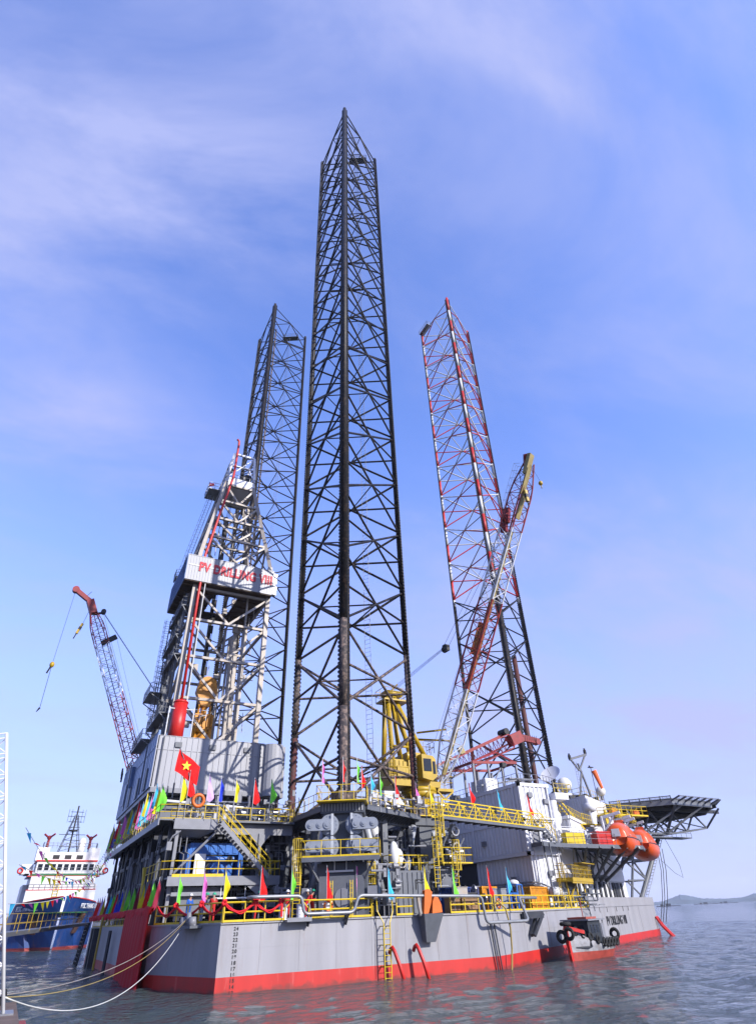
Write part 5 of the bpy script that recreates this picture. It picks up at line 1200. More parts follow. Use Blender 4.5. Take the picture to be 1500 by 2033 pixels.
mb = MB(); mb.box(33,36,-13.5,-10.5,15.9,16.1); mb.box(32.4,34.6,-14.2,-10.5,15.2,15.9); mb.build('landing', gWhite, s2)
mb = MB(); rail(mb, [(33,-13.5,16.1),(36,-13.5,16.1),(36,-11,16.1)], 1.1, .8, .035); rail(mb, [(37.4,-13.0,12.8),(40.8,-11.2,12.8)], 1.1,.8,.035); mb.box(37.2,41.4,-12.6,-10.6,12.6,12.75); mb.build('handrail', gYel, s2)
mb = MB(); mb.prism([(27,-16.8),(30.5,-15.5),(33,-9),(27,-9)],9.7,14.6); tag(mb.build('plant_room', gWhite, loc=(30,-13,12.4)), 'plain white plant room between the container block and the ribbed block', 'building')
mb = MB(); mb.tube((27.5,-17.2,10),(27.5,-17.2,15.4),.35,12); mb.tube((28.8,-17.2,10),(28.8,-17.2,14.4),.5,14); mb.torus((28.8,-17.2,12.6),(0,1,0),.8,.18,16,8)
tag(mb.build('vent_duct', gWhite, smooth=False, loc=(28,-17.2,10)), 'white curved ventilation duct at the corner of the container block', 'duct')
# roof gear on the container block
rg = thing('roof_railing', 'thin rail with clutter along the roof edge of the container block', 'railing', (22,-10,15.6))
mb = MB(); rail(mb, [(22.2,12,15.65),(22.2,-19.2,15.65),(26.2,-19.2,15.65),(31,-17,15.65)], 1.1, .9, .03); mb.build('rail', gSteel, rg)
mb = MB(); rnd = random.Random(5)
for k in range(46):
    x = 22.7+rnd.random()*4; y = -18.6+rnd.random()*28; h_ = rnd.uniform(.2,1.0); mb.box(x,x+rnd.uniform(.3,1.2),y,y+rnd.uniform(.3,1.4),15.55,15.6+h_)
    if k % 3 == 0: mb.tube((x,y,15.6),(x,y,15.6+rnd.uniform(1,2.3)),.04,5)
mb.build('clutter', mat('roof clutter', (.12,.115,.11), .7, var=.4, scale=3), rg)
mb = MB(); corr(mb, (21.98,-13.6),(21.98,-10.6),15.6,17.2,(-1,0),.5,.08); mb.box(22.0,23.8,-13.6,-10.6,15.6,17.2); tag(mb.build('roof_cabin', gWhite, loc=(22.5,-12,15.6)), 'small white ribbed cabin on the roof edge under the maroon boom rest', 'cabin')
mb = MB(); mb.tube((22.6,-16.6,15.6),(22.6,-16.6,17.9),.04,6); mb.box(22.3,22.9,-16.9,-16.3,17.9,18.4); tag(mb.build('flood_light', gBlack, loc=(22.6,-16.6,15.6)), 'black floodlight on a thin post at the roof corner', 'floodlight')
sd = thing('satellite_dish', 'white satellite dish tilted towards the sky right of the leg', 'satellite dish', (37.5,-9.0,16.2))
mb = MB(); nn = V((-.65,-.25,.62)).normalized(); c = V((37.2,-9.0,19.2)); u = nn.cross(V((0,0,1))).normalized(); v = nn.cross(u); P = []; F = []
for j in range(6):
    r_ = 1.5*j/5
    for i in range(20): th = 2*math.pi*i/20; P.append(c+u*math.cos(th)*r_+v*math.sin(th)*r_+nn*(.28*(r_/1.5)**2))
for j in range(5):
    for i in range(20): F.append((j*20+i, j*20+(i+1)%20, (j+1)*20+(i+1)%20, (j+1)*20+i))
mb.add(P, F); mb.build('reflector', gWhite, sd, True); mb = MB(); mb.tube(c, c+V((0.3,0,-2.9)), .07, 8); mb.tube(c-nn*.05, c+nn*1.2, .03, 5); mb.build('stand', gSteel, sd)
for (x,y,z,r_,lb) in ((39.2,-9.2,18.0,1.0,'large white radome ball beside the satellite dish'),(48.2,-7.2,17.9,.7,'small white radome ball right of the forked mast')):
    t = thing('radome', lb, 'radome', (x,y,z-1.6)); mb = MB(); mb.sphere((x,y,z), r_, 18, 12); mb.build('dome', gWhiteB, t, True); mb = MB(); mb.tube((x,y,z-r_*1.7),(x,y,z-r_*.8),.2,8); mb.build('stand', gSteel, t)
# ================================================================ MAROON CRANE AND ITS REST
mc = thing('deck_crane', 'maroon crane boom lying almost level above the white block', 'crane', (14,-9,DK))
mb = MB(); mb.tube((11.5,-7,DK),(11.5,-7,14.5),1.0,16); mb.box(9.8,14.5,-9,-5.5,14.5,17.2); mb.build('pedestal', gWhite, mc)
M0, M1 = V((14.5,-9,16.6)), V((31.0,-9,23.4)); a3, b3 = lattice(mc, 'boom_section', M0, M1, 1.8, 1.9, [(0,.42,gGrey),(.42,1,gMaroon)], 22, th=.13, taper=.06); d3 = (M1-M0).normalized()
mb = MB(); mb.bar(M1-d3*.3, M1+d3*1.8, 1.3, 1.5); mb.bar(M1+d3*1.6, M1+V((4.6,0,.3)), .55, .8); mb.tube(M1+V((4.7,-.4,.2)), M1+V((4.7,.4,.2)), .45, 12); mb.build('boom_head', gMaroon, mc)
mb = MB()
for k in range(9): p = M1+d3*1.5+V((.35*k,0,-.15)); mb.tube(p+V((0,-.5,-.3)), p+V((.15,-.5,.45)), .03, 5)
mb.tube(M1+V((-1.2,-.8,1.0)), M1+V((-1.2,.8,1.0)), .45, 12); mb.tube(M1+V((-.8,0,-.5)),M1+V((-3.0,0,-1.8)),.05,5)
mb.build('sheave', gBlack, mc)
mb = MB(); mb.bar(M0+b3*1.1, M1+b3*1.1, .12, .3); mb.tube(M0-b3*.3-a3*.5, M1-b3*.3-a3*.5, .12, 6); mb.build('boom_walkway', gMaroon, mc)
mb = MB(); mb.bar(M0.lerp(M1,.5)+b3*1.1, M0.lerp(M1,.5)+b3*2.0, .5,.8); mb.build('winch', gKhaki, mc)
brs = thing('boom_rest', 'maroon topped white portal frame under the level boom', 'boom rest', (24.5,-10,15.6))
mb = MB()
for y in (-13.2,-8): 
    mb.bar((20.6,y,19.0),(27.6,y,19.4),.26,.3)
mb.bar((20.6,-13.2,19.0),(20.6,-8,19.0),.26); mb.bar((27.6,-13.2,19.4),(27.6,-8,19.4),.26); mb.bar((20.6,-13.2,19.1),(25.5,-12,20.8),.2); mb.bar((25.5,-12,20.8),(27.6,-13.2,19.4),.2); mb.build('top_frame', gMaroon, brs)
mb = MB()
for x in (20.7,23.0,25.2,27.5):
    for y in (-13.2,-8): mb.bar((x,y,15.6),(x,y,19.1),.24)
mb.bar((20.7,-13.2,16.3),(27.5,-13.2,17.3),.2); mb.bar((23,-13.2,16),(25.2,-13.2,19),.14); mb.box(26,30,-13.4,-12.6,17.4,17.55); mb.build('post', gGrey, brs)
# ================================================================ TRUSS BRIDGE
gb = thing('truss_bridge', 'long yellow truss footbridge linking the jacking frame to the white block', 'footbridge', (13,-25,10.7))
G0, G1 = V((5.4,-27.6,0)), V((21.6,-22.2,0)); gd = (G1-G0).normalized(); gn = V((gd.y,-gd.x,0))
z0g, z1g = 10.75, 12.0
mb = MB(); n = 14
for sd_ in (-.65, .65):
    o_ = gn*sd_
    mb.bar(G0+o_+YR(z1g), G1+o_+YR(z1g), .09); mb.bar(G0+o_+YR(z0g), G1+o_+YR(z0g), .09); mb.tube(G0+o_+YR((z0g+z1g)/2), G1+o_+YR((z0g+z1g)/2), .02, 5)
    mb.tube(G0+o_+YR(z0g+.3), G1+o_+YR(z0g+.3), .02, 5)
    for i in range(n+1):
        p = G0.lerp(G1,i/n)+o_; 
        if i % 2 == 0: mb.bar(p+YR(z0g), p+YR(z1g), .075)
        if i < n:
            q = G0.lerp(G1,(i+1)/n)+o_
            if i % 2: mb.bar(p+YR(z0g), q+YR(z1g), .06)
            else: mb.bar(p+YR(z1g), q+YR(z0g), .06)
mb.build('truss', gYel, gb)
mb = MB(); mb.bar(G0+YR(z0g-.14), G1+YR(z0g-.14), 1.3, .06); mb.bar(G0+gn*.66+YR(z0g-.18), G1+gn*.66+YR(z0g-.18), .05, .22)
for i in range(n+1): p = G0.lerp(G1,i/n); mb.bar(p-gn*.65+YR(z0g-.24), p+gn*.65+YR(z0g-.24), .08, .12)
mb.build('grating', gMid, gb)
mb = MB(); rail(mb, [G1+gn*.65+YR(z0g), G1+gd*1.6+gn*.65+YR(z0g-.1)], 1.1, .7, .035); mb.build('end_rail', gYel, gb)
# pedestal stage with valve clutter between the jacking frame and the house
vs = thing('choke_manifold', 'cluster of grey valves and flanges on a stand left of the white block', 'valve manifold', (7.8,-25.5,7.4))
rnd = random.Random(9); mb = MB()
for k in range(16):
    x = rnd.uniform(6.6,9.0); z = rnd.uniform(7.6,10.2); y = -25.5+rnd.uniform(-.5,.5); ax_ = rnd.choice(((1,0,0),(0,1,0),(0,0,1)))
    mb.disc((x,y,z), ax_, rnd.uniform(.15,.34), rnd.uniform(.15,.6), 12)
mb.torus((8.1,-26.2,9.8),(0,1,0),.36,.1,16,6); mb.torus((8.1,-26.2,8.5),(0,1,0),.36,.1,16,6)
mb.build('valve', gSteel, vs)
mb = MB()
for k in range(10):
    x = rnd.uniform(6.4,9.2); z = rnd.uniform(5,9.5); mb.path([(x,-25.6,z),(x+rnd.uniform(-.6,.6),-25.8,z),(x+.3,-25.7,z+rnd.uniform(.5,1.3))], .07, 6)
mb.box(6.3,8.2,-25.4,-24.4,DK,7.0); mb.build('pipework', gMid, vs)
mb = MB(); mb.box(6.2,9.4,-26.6,-24.2,7.25,7.35); rail(mb, [(6.2,-26.6,7.35),(9.4,-26.6,7.35),(9.4,-24.2,7.35)], 1.1, 1.0, .035); mb.build('stage', gYel, vs)
cage_ladder('cage_ladder', 'yellow caged ladder below the grey valve cluster', (7.2,-27.0,4.6), (7.2,-27.0,8.0), gYel, (1,0,0), (0,-1,0))
cage_ladder('cage_ladder', 'short yellow caged ladder right of the grey container with hose reel', (5.2,-27.2,5.5), (5.2,-27.2,9.2), gYel, (1,0,0), (0,-1,0))
gc_ = thing('grey_container', 'tall dark grey ribbed container under a yellow railing in front of the leg well', 'container', (3.2,-26,DK))
mb = MB(); mb.box(1.0,4.8,-26.5,-23.5,DK,6.75); mb.build('body', gMid, gc_)
mb = MB(); corr(mb,(1.0,-26.52),(4.8,-26.52),3.8,6.6,(0,-1),.45,.08); mb.build('ribbed_wall', gMid, gc_)
mb = MB(); rail(mb,[(1.0,-24,6.75),(1.0,-26.5,6.75),(4.8,-26.5,6.75),(4.8,-24,6.75)],1.1,1.0,.035); mb.build('railing', gYel, gc_)
mb = MB(); mb.bar((3.4,-26.6,5.4),(3.4,-26.6,6.1),.06); mb.bar((3.4,-26.62,6.1),(4.4,-26.62,6.1),.04); mb.bar((3.5,-26.62,5.9),(4.4,-26.62,5.9),.04); mb.build('bracket', gBlack, gc_)
t = thing('hose_reel', 'coil of brown hose behind the yellow railing on the dark container', 'hose', (2.6,-25.8,6.8)); mb = MB()
for k in range(4): mb.torus((2.6,-25.8+.08*k,7.35),(0,1,.1*k-.2),.38+.03*k,.05,18,6)
mb.build('coil', gBeige, t)
cage_ladder('cage_ladder', 'yellow ladder standing behind the rail at the top of the hull ladder', (-1.0,-26.8,DK), (-1.0,-26.8,7.0), gYel, (1,0,0), (0,-1,0))
# machinery inside the leg well
mw = thing('leg_well_machinery', 'dark pipes tanks and white sacks packed inside the leg well', 'machinery', (2,-22,DK)); mb = MB(); rnd = random.Random(21)
mb.box(-2.4,5.8,-19,-17.5,DK,10.6)
for k in range(50):
    x = rnd.uniform(-2,6); y = rnd.uniform(-25,-19.5); z = rnd.uniform(3.8,9); 
    if k % 2: mb.tube((x,y,z),(x+rnd.uniform(-.4,.4),y,z+rnd.uniform(.5,2.4)),rnd.uniform(.06,.3),8)
    else: mb.box(x,x+rnd.uniform(.3,1.4),y,y+.6,z,z+rnd.uniform(.3,1.2))
mb.build('tank', gDark, mw)
for (x,y,z,h_) in ((1.6,-26.3,7.0,1.9),(2.2,-26.0,7.0,1.4),(.7,-24.5,9.2,1.3)):
    mb = MB(); mb.sphere((x,y,z+h_/2), .42, 10, 7, h_/.84); mb.build('sack', gWhiteB, mw, True)
# ================================================================ CARGO ON DECK
def container(name, label, c, ang, L_, Wd, H_, m, z=DK):
    t = thing(name, label, 'container', (c[0],c[1],z)); a = V((math.cos(ang),math.sin(ang),0)); b = V((-a.y,a.x,0)); cc = V((c[0],c[1],0))
    mb = MB(); mb.obox(cc,a,b,L_/2-.08,Wd/2-.08,z+.1,z+H_-.05); mb.build('body', m, t)
    mb = MB(); p = cc-a*(L_/2-.15)-b*(Wd/2-.05); q = cc+a*(L_/2-.15)-b*(Wd/2-.05); corr(mb,p,q,z+.15,z+H_-.12,-b,.32,.06)
    p2 = cc-a*(L_/2-.05)+b*(Wd/2-.1); q2 = cc-a*(L_/2-.05)-b*(Wd/2-.1); corr(mb,p2,q2,z+.15,z+H_-.12,-a,.32,.06); mb.build('ribbed_wall', m, t)
    mb = MB(); K = [cc+a*sx*L_/2+b*sy*Wd/2 for sx, sy in ((-1,-1),(1,-1),(1,1),(-1,1))]
    for i in range(4):
        mb.bar(K[i]+YR(z),K[i]+YR(z+H_),.12); mb.bar(K[i]+YR(z+.06),K[(i+1)%4]+YR(z+.06),.12); mb.bar(K[i]+YR(z+H_-.06),K[(i+1)%4]+YR(z+H_-.06),.12)
    mb.build('frame', m, t); return t
ta = math.atan2(TD.y, TD.x); 
container('cargo_container', 'amber ribbed container right of the big hose drum', PT(14.3,-2.4), ta, 4.6, 2, 1.9, gAmber)
container('cargo_container', 'amber ribbed container behind the tall red flag', PT(5.4,-3.6), ta, 3.0, 1.8, 1.9, gAmber)
container('cargo_container', 'blue container half hidden behind the green flag', PT(.8,-3.4), ta, 3.6, 1.8, 1.8, gNavy)
mb = MB(); c = V((*PT(10.8,-2.0),0)); 
t = thing('hose_drum', 'large grey hose drum wheel beside the amber container', 'drum', (c.x,c.y,DK)); w_ = TD
mb.torus(c+YR(5.0),TN,.85,.07,24,6); 
for k in range(8): a = math.pi*k/8; mb.bar(c+YR(5.0)+w_*math.cos(a)*.85+YR(math.sin(a)*.85), c+YR(5.0)-w_*math.cos(a)*.85-YR(math.sin(a)*.85), .05)
mb.torus(c+YR(5.0)-TN*.8,TN,.85,.07,24,6); mb.build('wheel', gSteel, t); MB().tube(c+YR(5.0),c-TN*.8+YR(5.0),.6,18).build('hose', gRub, t)
def rack(label, s, off, m, h_=2.0, w_=1.2, cyl=True):
    c = V((*PT(s,off),0)); t = thing('bottle_rack', label, 'rack', (c.x,c.y,DK)); mb = MB(); K = [c+TD*sx*w_/2+TN*sy*.5 for sx,sy in ((-1,-1),(1,-1),(1,1),(-1,1))]
    for i in range(4):
        mb.bar(K[i]+YR(DK),K[i]+YR(DK+h_),.09)
        for z in (.1,h_*.5,h_): mb.bar(K[i]+YR(DK+z),K[(i+1)%4]+YR(DK+z),.08)
    mb.build('frame', m, t)
    if cyl:
        for i in range(3): 
            q = c+TD*(i-1)*.34; mb = MB(); mb.tube(q+YR(DK+.15),q+YR(DK+1.3),.14,10); mb.sphere((q.x,q.y,DK+1.3),.14,10,6); mb.build('gas_bottle', gNavy, t, True)
rack('open blue frame holding blue gas bottles left of the hose drum', 8.6, -1.6, gBlue)
rack('low blue frame with bottles between red flag and hose drum', 6.6, -1.4, gBlue, 1.3, 1.6)
mb = MB(); c = V((*PT(8.6,-1.6),0)); mb.sphere((c.x,c.y,5.85),.5,12,8,.55); tag(mb.build('tarpaulin', gWhiteB, smooth=True, loc=(c.x,c.y,5.7)), 'crumpled white sheet on top of the open blue frame', 'sheet')
def cabinet(label, x, y, w_, d_, h_, m, z=DK): 
    mb = MB(); mb.box(x-w_/2,x+w_/2,y-d_/2,y+d_/2,z,z+h_); mb.box(x-w_/2-.04,x+w_/2+.04,y-d_/2-.04,y+d_/2+.04,z+h_,z+h_+.06); mb.box(x-w_*.3,x-w_*.1,y-d_/2-.03,y-d_/2,z+h_*.4,z+h_*.7); mb.box(x+w_*.1,x+w_*.3,y-d_/2-.03,y-d_/2,z+h_*.4,z+h_*.7)
    tag(mb.build('cabinet', m, loc=(x,y,z)), label, 'cabinet')
cabinet('light grey control cabinet behind the grey pipe left of the red flag', 11.6, -26.6, 1.5, .8, 1.6, gGrey)
cabinet('tan wrapped machine behind the yellow flag', 6.6, -28.2, 1.0, .8, 1.7, gBeige)
cabinet('small dark engine box beside the tan machine', 7.7, -28.0, 1.1, .7, 1.3, gDark)
cabinet('left brown wooden crate behind the rail near the knuckle', 5.5, -28.6, 1.0, .8, .95, gWood)
cabinet('right brown wooden crate behind the rail near the knuckle', 7.0, -28.7, 1.6, .6, .95, gWood)
for i, s in enumerate((17.4, 18.9, 20.2)):
    c = V((*PT(s,-1.0),0)); t = thing('canvas_roll', ['white covered roll behind the rail nearest the hose drum','middle white covered roll behind the rail','white covered roll nearest the bow'][i], 'roll', (c.x,c.y,4.6))
    mb = MB(); q = c+YR(5.15); mb.tube(q-TD*.6+TN*.1,q+TD*.6+TN*.1,.46,14); mb.build('roll', gWhiteB, t, True); mb = MB(); mb.torus(q-TD*.35+TN*.1,TD,.46,.02,16,5); mb.torus(q+TD*.35+TN*.1,TD,.46,.02,16,5); mb.bar(q-YR(1.4)-TD*.4,q-YR(.4)-TD*.4,.08); mb.bar(q-YR(1.4)+TD*.4,q-YR(.4)+TD*.4,.08); mb.build('strap', gDark, t)
yp = thing('muster_platform', 'raised yellow railed platform with canopy in front of the white wall', 'platform', (27,-19.6,6.3))
Y0_, Y1_ = V((23.0,-22.0,0)), V((31.2,-17.6,0)); yd = (Y1_-Y0_).normalized(); yn = V((yd.y,-yd.x,0))
mb = MB(); mb.bar(Y0_.lerp(Y1_,.25)+YR(6.2), Y1_+YR(6.2), 1.8, .35); mb.bar(Y0_.lerp(Y1_,.25)+YR(6.0)+yn*.8, Y1_+YR(6.0)+yn*.8, .1,.3)
for t_ in (.3,.62,.9): p = Y0_.lerp(Y1_,t_); mb.bar(p+YR(DK), p+YR(6.1), .14)
mb.bar(Y0_.lerp(Y1_,.3)+YR(4.3), Y0_.lerp(Y1_,.65)+YR(6.1), .12); mb.bar(Y0_.lerp(Y1_,.55)+yn*.9+YR(7.75), Y1_+yd*.3+yn*.9+YR(7.75), .9, .07); mb.bar(Y0_.lerp(Y1_,.55)+yn*.5+YR(7.6), Y1_+yd*.3+yn*.5+YR(7.6), .06, .4)
mb.build('deck', gYelD, yp)
mb = MB(); q = [Y0_.lerp(Y1_,.25)-yn*.9, Y0_.lerp(Y1_,.25)+yn*.9, Y1_+yn*.9, Y1_-yn*.9]; rail(mb, [p+YR(6.35) for p in q], 1.15, .45, .03, rails=(.4,.8,1.15)); mb.build('railing', gYelD, yp)
p = Y0_+yd*.6; cage_ladder('cage_ladder', 'yellow caged ladder at the left end of the raised yellow platform', (p.x,p.y,DK+.3), (p.x,p.y,6.8), gYelD, tuple(yd), tuple(yn))
hbk = thing('hose_bundle', 'bundle of grey hoses hanging over a rack below the raised yellow platform', 'hoses', tuple(tp(22.5,-.8,4))); mb = MB()
for k in range(9): p = tp(20.5+.33*k,-.6,0); mb.path([p+YR(4.0)-TN*.5, p+YR(5.7)-TN*.3, p+YR(6.0), p+YR(5.6)+TN*.25, p+YR(4.3)+TN*.25], .08, 6)
mb.build('hose', gPipe, hbk)
# ================================================================ HELIDECK
hd = thing('helideck', 'octagonal grey helideck on a lattice overhanging the bow', 'helideck', (64,0,16.8))
OCT = [(58.3,-11.2),(68.2,-10.6),(75.4,-4),(75.4,5.5),(70.5,12),(60,12),(53.5,5.5),(53.2,-4)]
mb = MB(); mb.prism(OCT, 16.7, 16.85); mb.build('deck', gMid, hd)
mb = MB()
for a, b in zip(OCT, OCT[1:]+OCT[:1]):
    a = V((*a,0)); b = V((*b,0)); d = (b-a).normalized(); n_ = V((d.y,-d.x,0)); mb.bar(a-n_*.1+YR(16.3), b-n_*.1+YR(16.3), .15, .7)
mb.build('rim_beam', gPipe, hd)
mb = MB()
for a, b in zip(OCT, OCT[1:]+OCT[:1]):
    a = V((*a,0)); b = V((*b,0)); d = (b-a).normalized(); n_ = V((d.y,-d.x,0)); k_ = 6
    for i in range(k_+1): p = a.lerp(b,i/k_); mb.bar(p+YR(16.5), p+n_*1.5+YR(16.95), .12, .22)
    mb.bar(a+n_*1.5+YR(16.95), b+n_*1.5+YR(16.95), .08, .1)
mb.build('net_arm', gMid, hd)
mb = MB()
for a, b in zip(OCT, OCT[1:]+OCT[:1]):
    a = V((*a,0)); b = V((*b,0)); d = (b-a).normalized(); n_ = V((d.y,-d.x,0)); q = n_*1.5+YR(16.98); k_ = 16
    for i in range(1,k_): p = a.lerp(b,i/k_); mb.tube(p+YR(16.7), p+q, .02, 4)
    for s_ in (.25,.5,.75): mb.tube(a+(q-YR(16.7))*s_+YR(16.7), b+(q-YR(16.7))*s_+YR(16.7), .02, 4)
mb.build('safety_net', gGrey, hd)
mb = MB()
for x in (56,59.5,63,66.5,70,73.5): mb.bar((x,-10 if 58<x<71 else -6,16.35),(x,10 if 58<x<71 else 6,16.35),.2,.6)
for y in (-8,-3,3,8): mb.bar((57,y,15.8),(73,y,15.8),.25,.5)
mb.build('under_beam', gDark, hd)
mb = MB(); low = {}
for y in (-6.5, 0, 6.5):
    pts = [(56,y,12.6),(61,y,12.6),(66,y,13.0),(71,y,13.6)]
    for p, q in zip(pts, pts[1:]): mb.bar(p, q, .22)
    tops = [(53.5,y,15.6),(58.5,y,15.6),(63.5,y,15.6),(68.5,y,15.6),(74,y,15.6)]
    for i, p in enumerate(pts): mb.bar(p, tops[i], .2); mb.bar(p, tops[i+1], .2)
for p in ((56,12.6),(61,12.6),(66,13.0),(71,13.6)): mb.bar((p[0],-6.5,p[1]),(p[0],6.5,p[1]),.18); mb.bar((p[0],-6.5,p[1]),(p[0],0,15.6),.14); mb.bar((p[0],6.5,p[1]),(p[0],0,15.6),.14)
mb.bar((61,-6.5,12.6),(59,-11.2,16.2),.28,.28); mb.bar((61,-6.5,12.6),(66,-10.8,16.2),.28); mb.bar((71,-6.5,13.6),(72,-9,16.2),.25); mb.bar((56,-6.5,12.6),(61,-11,16.2),.28)
mb.build('truss', gMid, hd)
mb = MB()
for y in (-3.0, 3.0):
    mb.tube((55.5,y,4.0),(63.5,y,12.8),.32,12); mb.bar((54.0,y,4.4),(57.5,y,12.4),.26); mb.bar((54.2,y,9.4),(60.3,y,9.4),.24); mb.bar((54.2,y,9.4),(61.5,y,5.4) if 0 else (58.2,y,6.8),.2); mb.bar((54,y,12.4),(60.3,y,9.4),.2); mb.bar((54.2,y,6.8),(58.0,y,6.8),.2); mb.bar((54,y,6.6),(56.5,y,4.6),.18); mb.bar((53.6,y,12.5),(58.2,y,6.8),.2)
mb.bar((60.3,-3,9.4),(60.3,3,9.4),.22); mb.bar((58,-3,6.8),(58,3,6.8),.22); mb.bar((63.5,-3,12.8),(63.5,3,12.8),.3)
mb.build('main_strut', gMid, hd)
mb = MB(); ladder(mb, (56.2,-3.5,4.2),(63.2,-3.5,12.4),.5,(0,1,0),.04,.5,.03); mb.build('ladder', gSteel, hd)
mb = MB(); mb.box(62,68,-5.5,-3.5,12.2,12.35); rail(mb,[(62,-5.5,12.35),(68,-5.5,12.35)],1.0,1.2,.03); mb.box(55,60,-8.2,-6.5,11.9,12.05); rail(mb,[(55,-8.2,12),(60,-8.2,12)],1.0,1.0,.03); mb.build('catwalk', gMid, hd)
mb = MB()
for k,(dx_,dz_) in enumerate(((0,0),(.5,.2),(1.1,.1))): mb.path([(61.5+dx_,-3.6,11-dz_),(60.6+dx_,-4,8),(59.3+dx_,-4,4.5),(57.6+dx_,-4,1.6)],.05,5)
mb.path([(63,-4.2,12.6),(64.6,-4.4,8.6),(64.6,-4.4,7.0),(63.3,-4.2,7.6),(61.6,-3.6,9.4)],.03,5)
mb.build('hanging_hose', gBlack, hd)
mb = MB(); mb.box(45,53.5,-10.2,-7.2,14.3,14.5); rail(mb,[(45,-10.2,14.5),(53.5,-10.2,14.5),(53.5,-7.2,14.5)],1.1,1.0,.035); ladder(mb,(50.5,-8,14.5),(50.5,-8,16.8),.5,(1,0,0),.04,.3,.03); mb.build('access_stage', gYel, hd)
mb = MB(); mb.box(46.5,47.6,-10.0,-9.4,14.5,15.2); mb.box(51,52,-10,-9.5,14.5,15.1); mb.build('fire_box', gOrange, hd)
# ================================================================ LIFEBOATS
def lifeboat(label, c):
    t = thing('lifeboat', label, 'lifeboat', c); c = V(c); a = V((math.cos(R(35)), math.sin(R(35)), 0)); b = V((a.y, -a.x, 0))
    secs = [(-4.0,.95,.8,2.35),(-3.7,1.1,.4,2.6),(-2.4,1.35,.08,2.9),(0,1.5,0,3.1),(2.2,1.4,.1,3.0),(3.4,1.0,.4,2.6),(4.3,.35,1.0,2.0)]
    secs = [tuple(q*1.2 for q in s_) for s_ in secs]
    def ring(x, w_, zb, zt, mode):
        P = []; zm = zb+(1.35-zb)*1.0
        for k in range(17):
            th = math.pi*k/16
            if mode == 'hull': yy = -math.cos(th)*w_; zz = 1.74-(1.74-zb)*math.sin(th)**.7
            else:
                yy = -math.cos(th)*w_*.94; zz = 1.74+(zt-1.74)*min(1, math.sin(th)**.55)
                yy *= (1-.38*min(1,max(0,(zz-1.74)/2.04)))
            P.append(c+a*x+b*yy+YR(zz))
        return P
    for mode, nm, m_ in (('hull','hull',gLife),('can','canopy',gLife)):
        mb = MB(); P = []
        for s_ in secs: P += ring(*s_, mode)
        F = []
        for i in range(len(secs)-1):
            for k in range(16):
                f_ = (i*17+k, i*17+k+1, (i+1)*17+k+1, (i+1)*17+k); F.append(f_ if mode == 'hull' else f_[::-1])
        F.append(tuple(range(17))); F.append(tuple(range((len(secs)-1)*17, len(secs)*17))[::-1]); mb.add(P, F); mb.build(nm, m_, t, True)
    mb = MB()
    for i in range(len(secs)-1):
        for s_ in (-1,1): mb.bar(c+a*secs[i][0]+b*s_*secs[i][1]*1.01+YR(1.74), c+a*secs[i+1][0]+b*s_*secs[i+1][1]*1.01+YR(1.74), .08,.10)
    mb.build('fender_strake', gDark, t)
    mb = MB(); mb.bar(c-a*2.9+b*-.9+YR(1.9), c-a*2.9+b*.1+YR(1.9), .02, .9); mb.obox(c-a*3.55-b*.1,a,b,.12,.5,c.z+1.55-c.z+0,0) if 0 else None
    P = [c-a*4.83+b*-.5+YR(1.85), c-a*4.83+b*.5+YR(1.85), c-a*4.83+b*.42+YR(2.65), c-a*4.83+b*-.42+YR(2.65)]; mb = MB(); nn = V((0,0,0))-a*.06; mb.add(P+[p+nn for p in P],[(0,1,2,3),(7,6,5,4),(0,4,5,1),(1,5,6,2),(2,6,7,3),(3,7,4,0)]); mb.build('hatch', gWhiteB, t)
    mb = MB()
    for k in range(5): q = c+a*(-2.6+k*1.25)+b*1.28+YR(2.35); mb.bar(q-a*.22, q+a*.22, .06, .26)
    for k in range(2): q = c+a*(.2+k*.8)+b*.52+YR(3.75); mb.bar(q-a*.2, q+a*.2, .1, .22)
    mb.build('window', gGlass, t)
    mb = MB(); mb.bar(c+a*-4+b*1.42+YR(2.0), c+a*3.6+b*1.35+YR(2.0), .03, .06); mb.bar(c+a*-3+b*.95+YR(3.1), c+a*3+b*.95+YR(3.1), .04, .05); mb.torus(c+a*2.6+YR(3.3),(0,1,0),.18,.05,10,5); mb.build('grab_line', gWhiteB, t)
    mb = MB(); mb.obox((c.x+a.x*.6,c.y+a.y*.6),a,b,.7,.5,c.z+3.4,c.z+4.0); mb.build('cockpit', gLife, t)
    mb = MB(); mb.tube(c+a*2.8+YR(2.6), c+a*2.8+YR(4.4), .03,5); mb.tube(c-a*2.6+YR(2.6), c-a*2.6+YR(4.4), .03,5); mb.build('fall_wire', gBlack, t)
    return t
lifeboat('orange enclosed lifeboat nearer the davit deck with a white square hatch', (39.2,-17.2,8.6)); lifeboat('second orange lifeboat slung behind the nearer one', (47.6,-13.0,8.5))
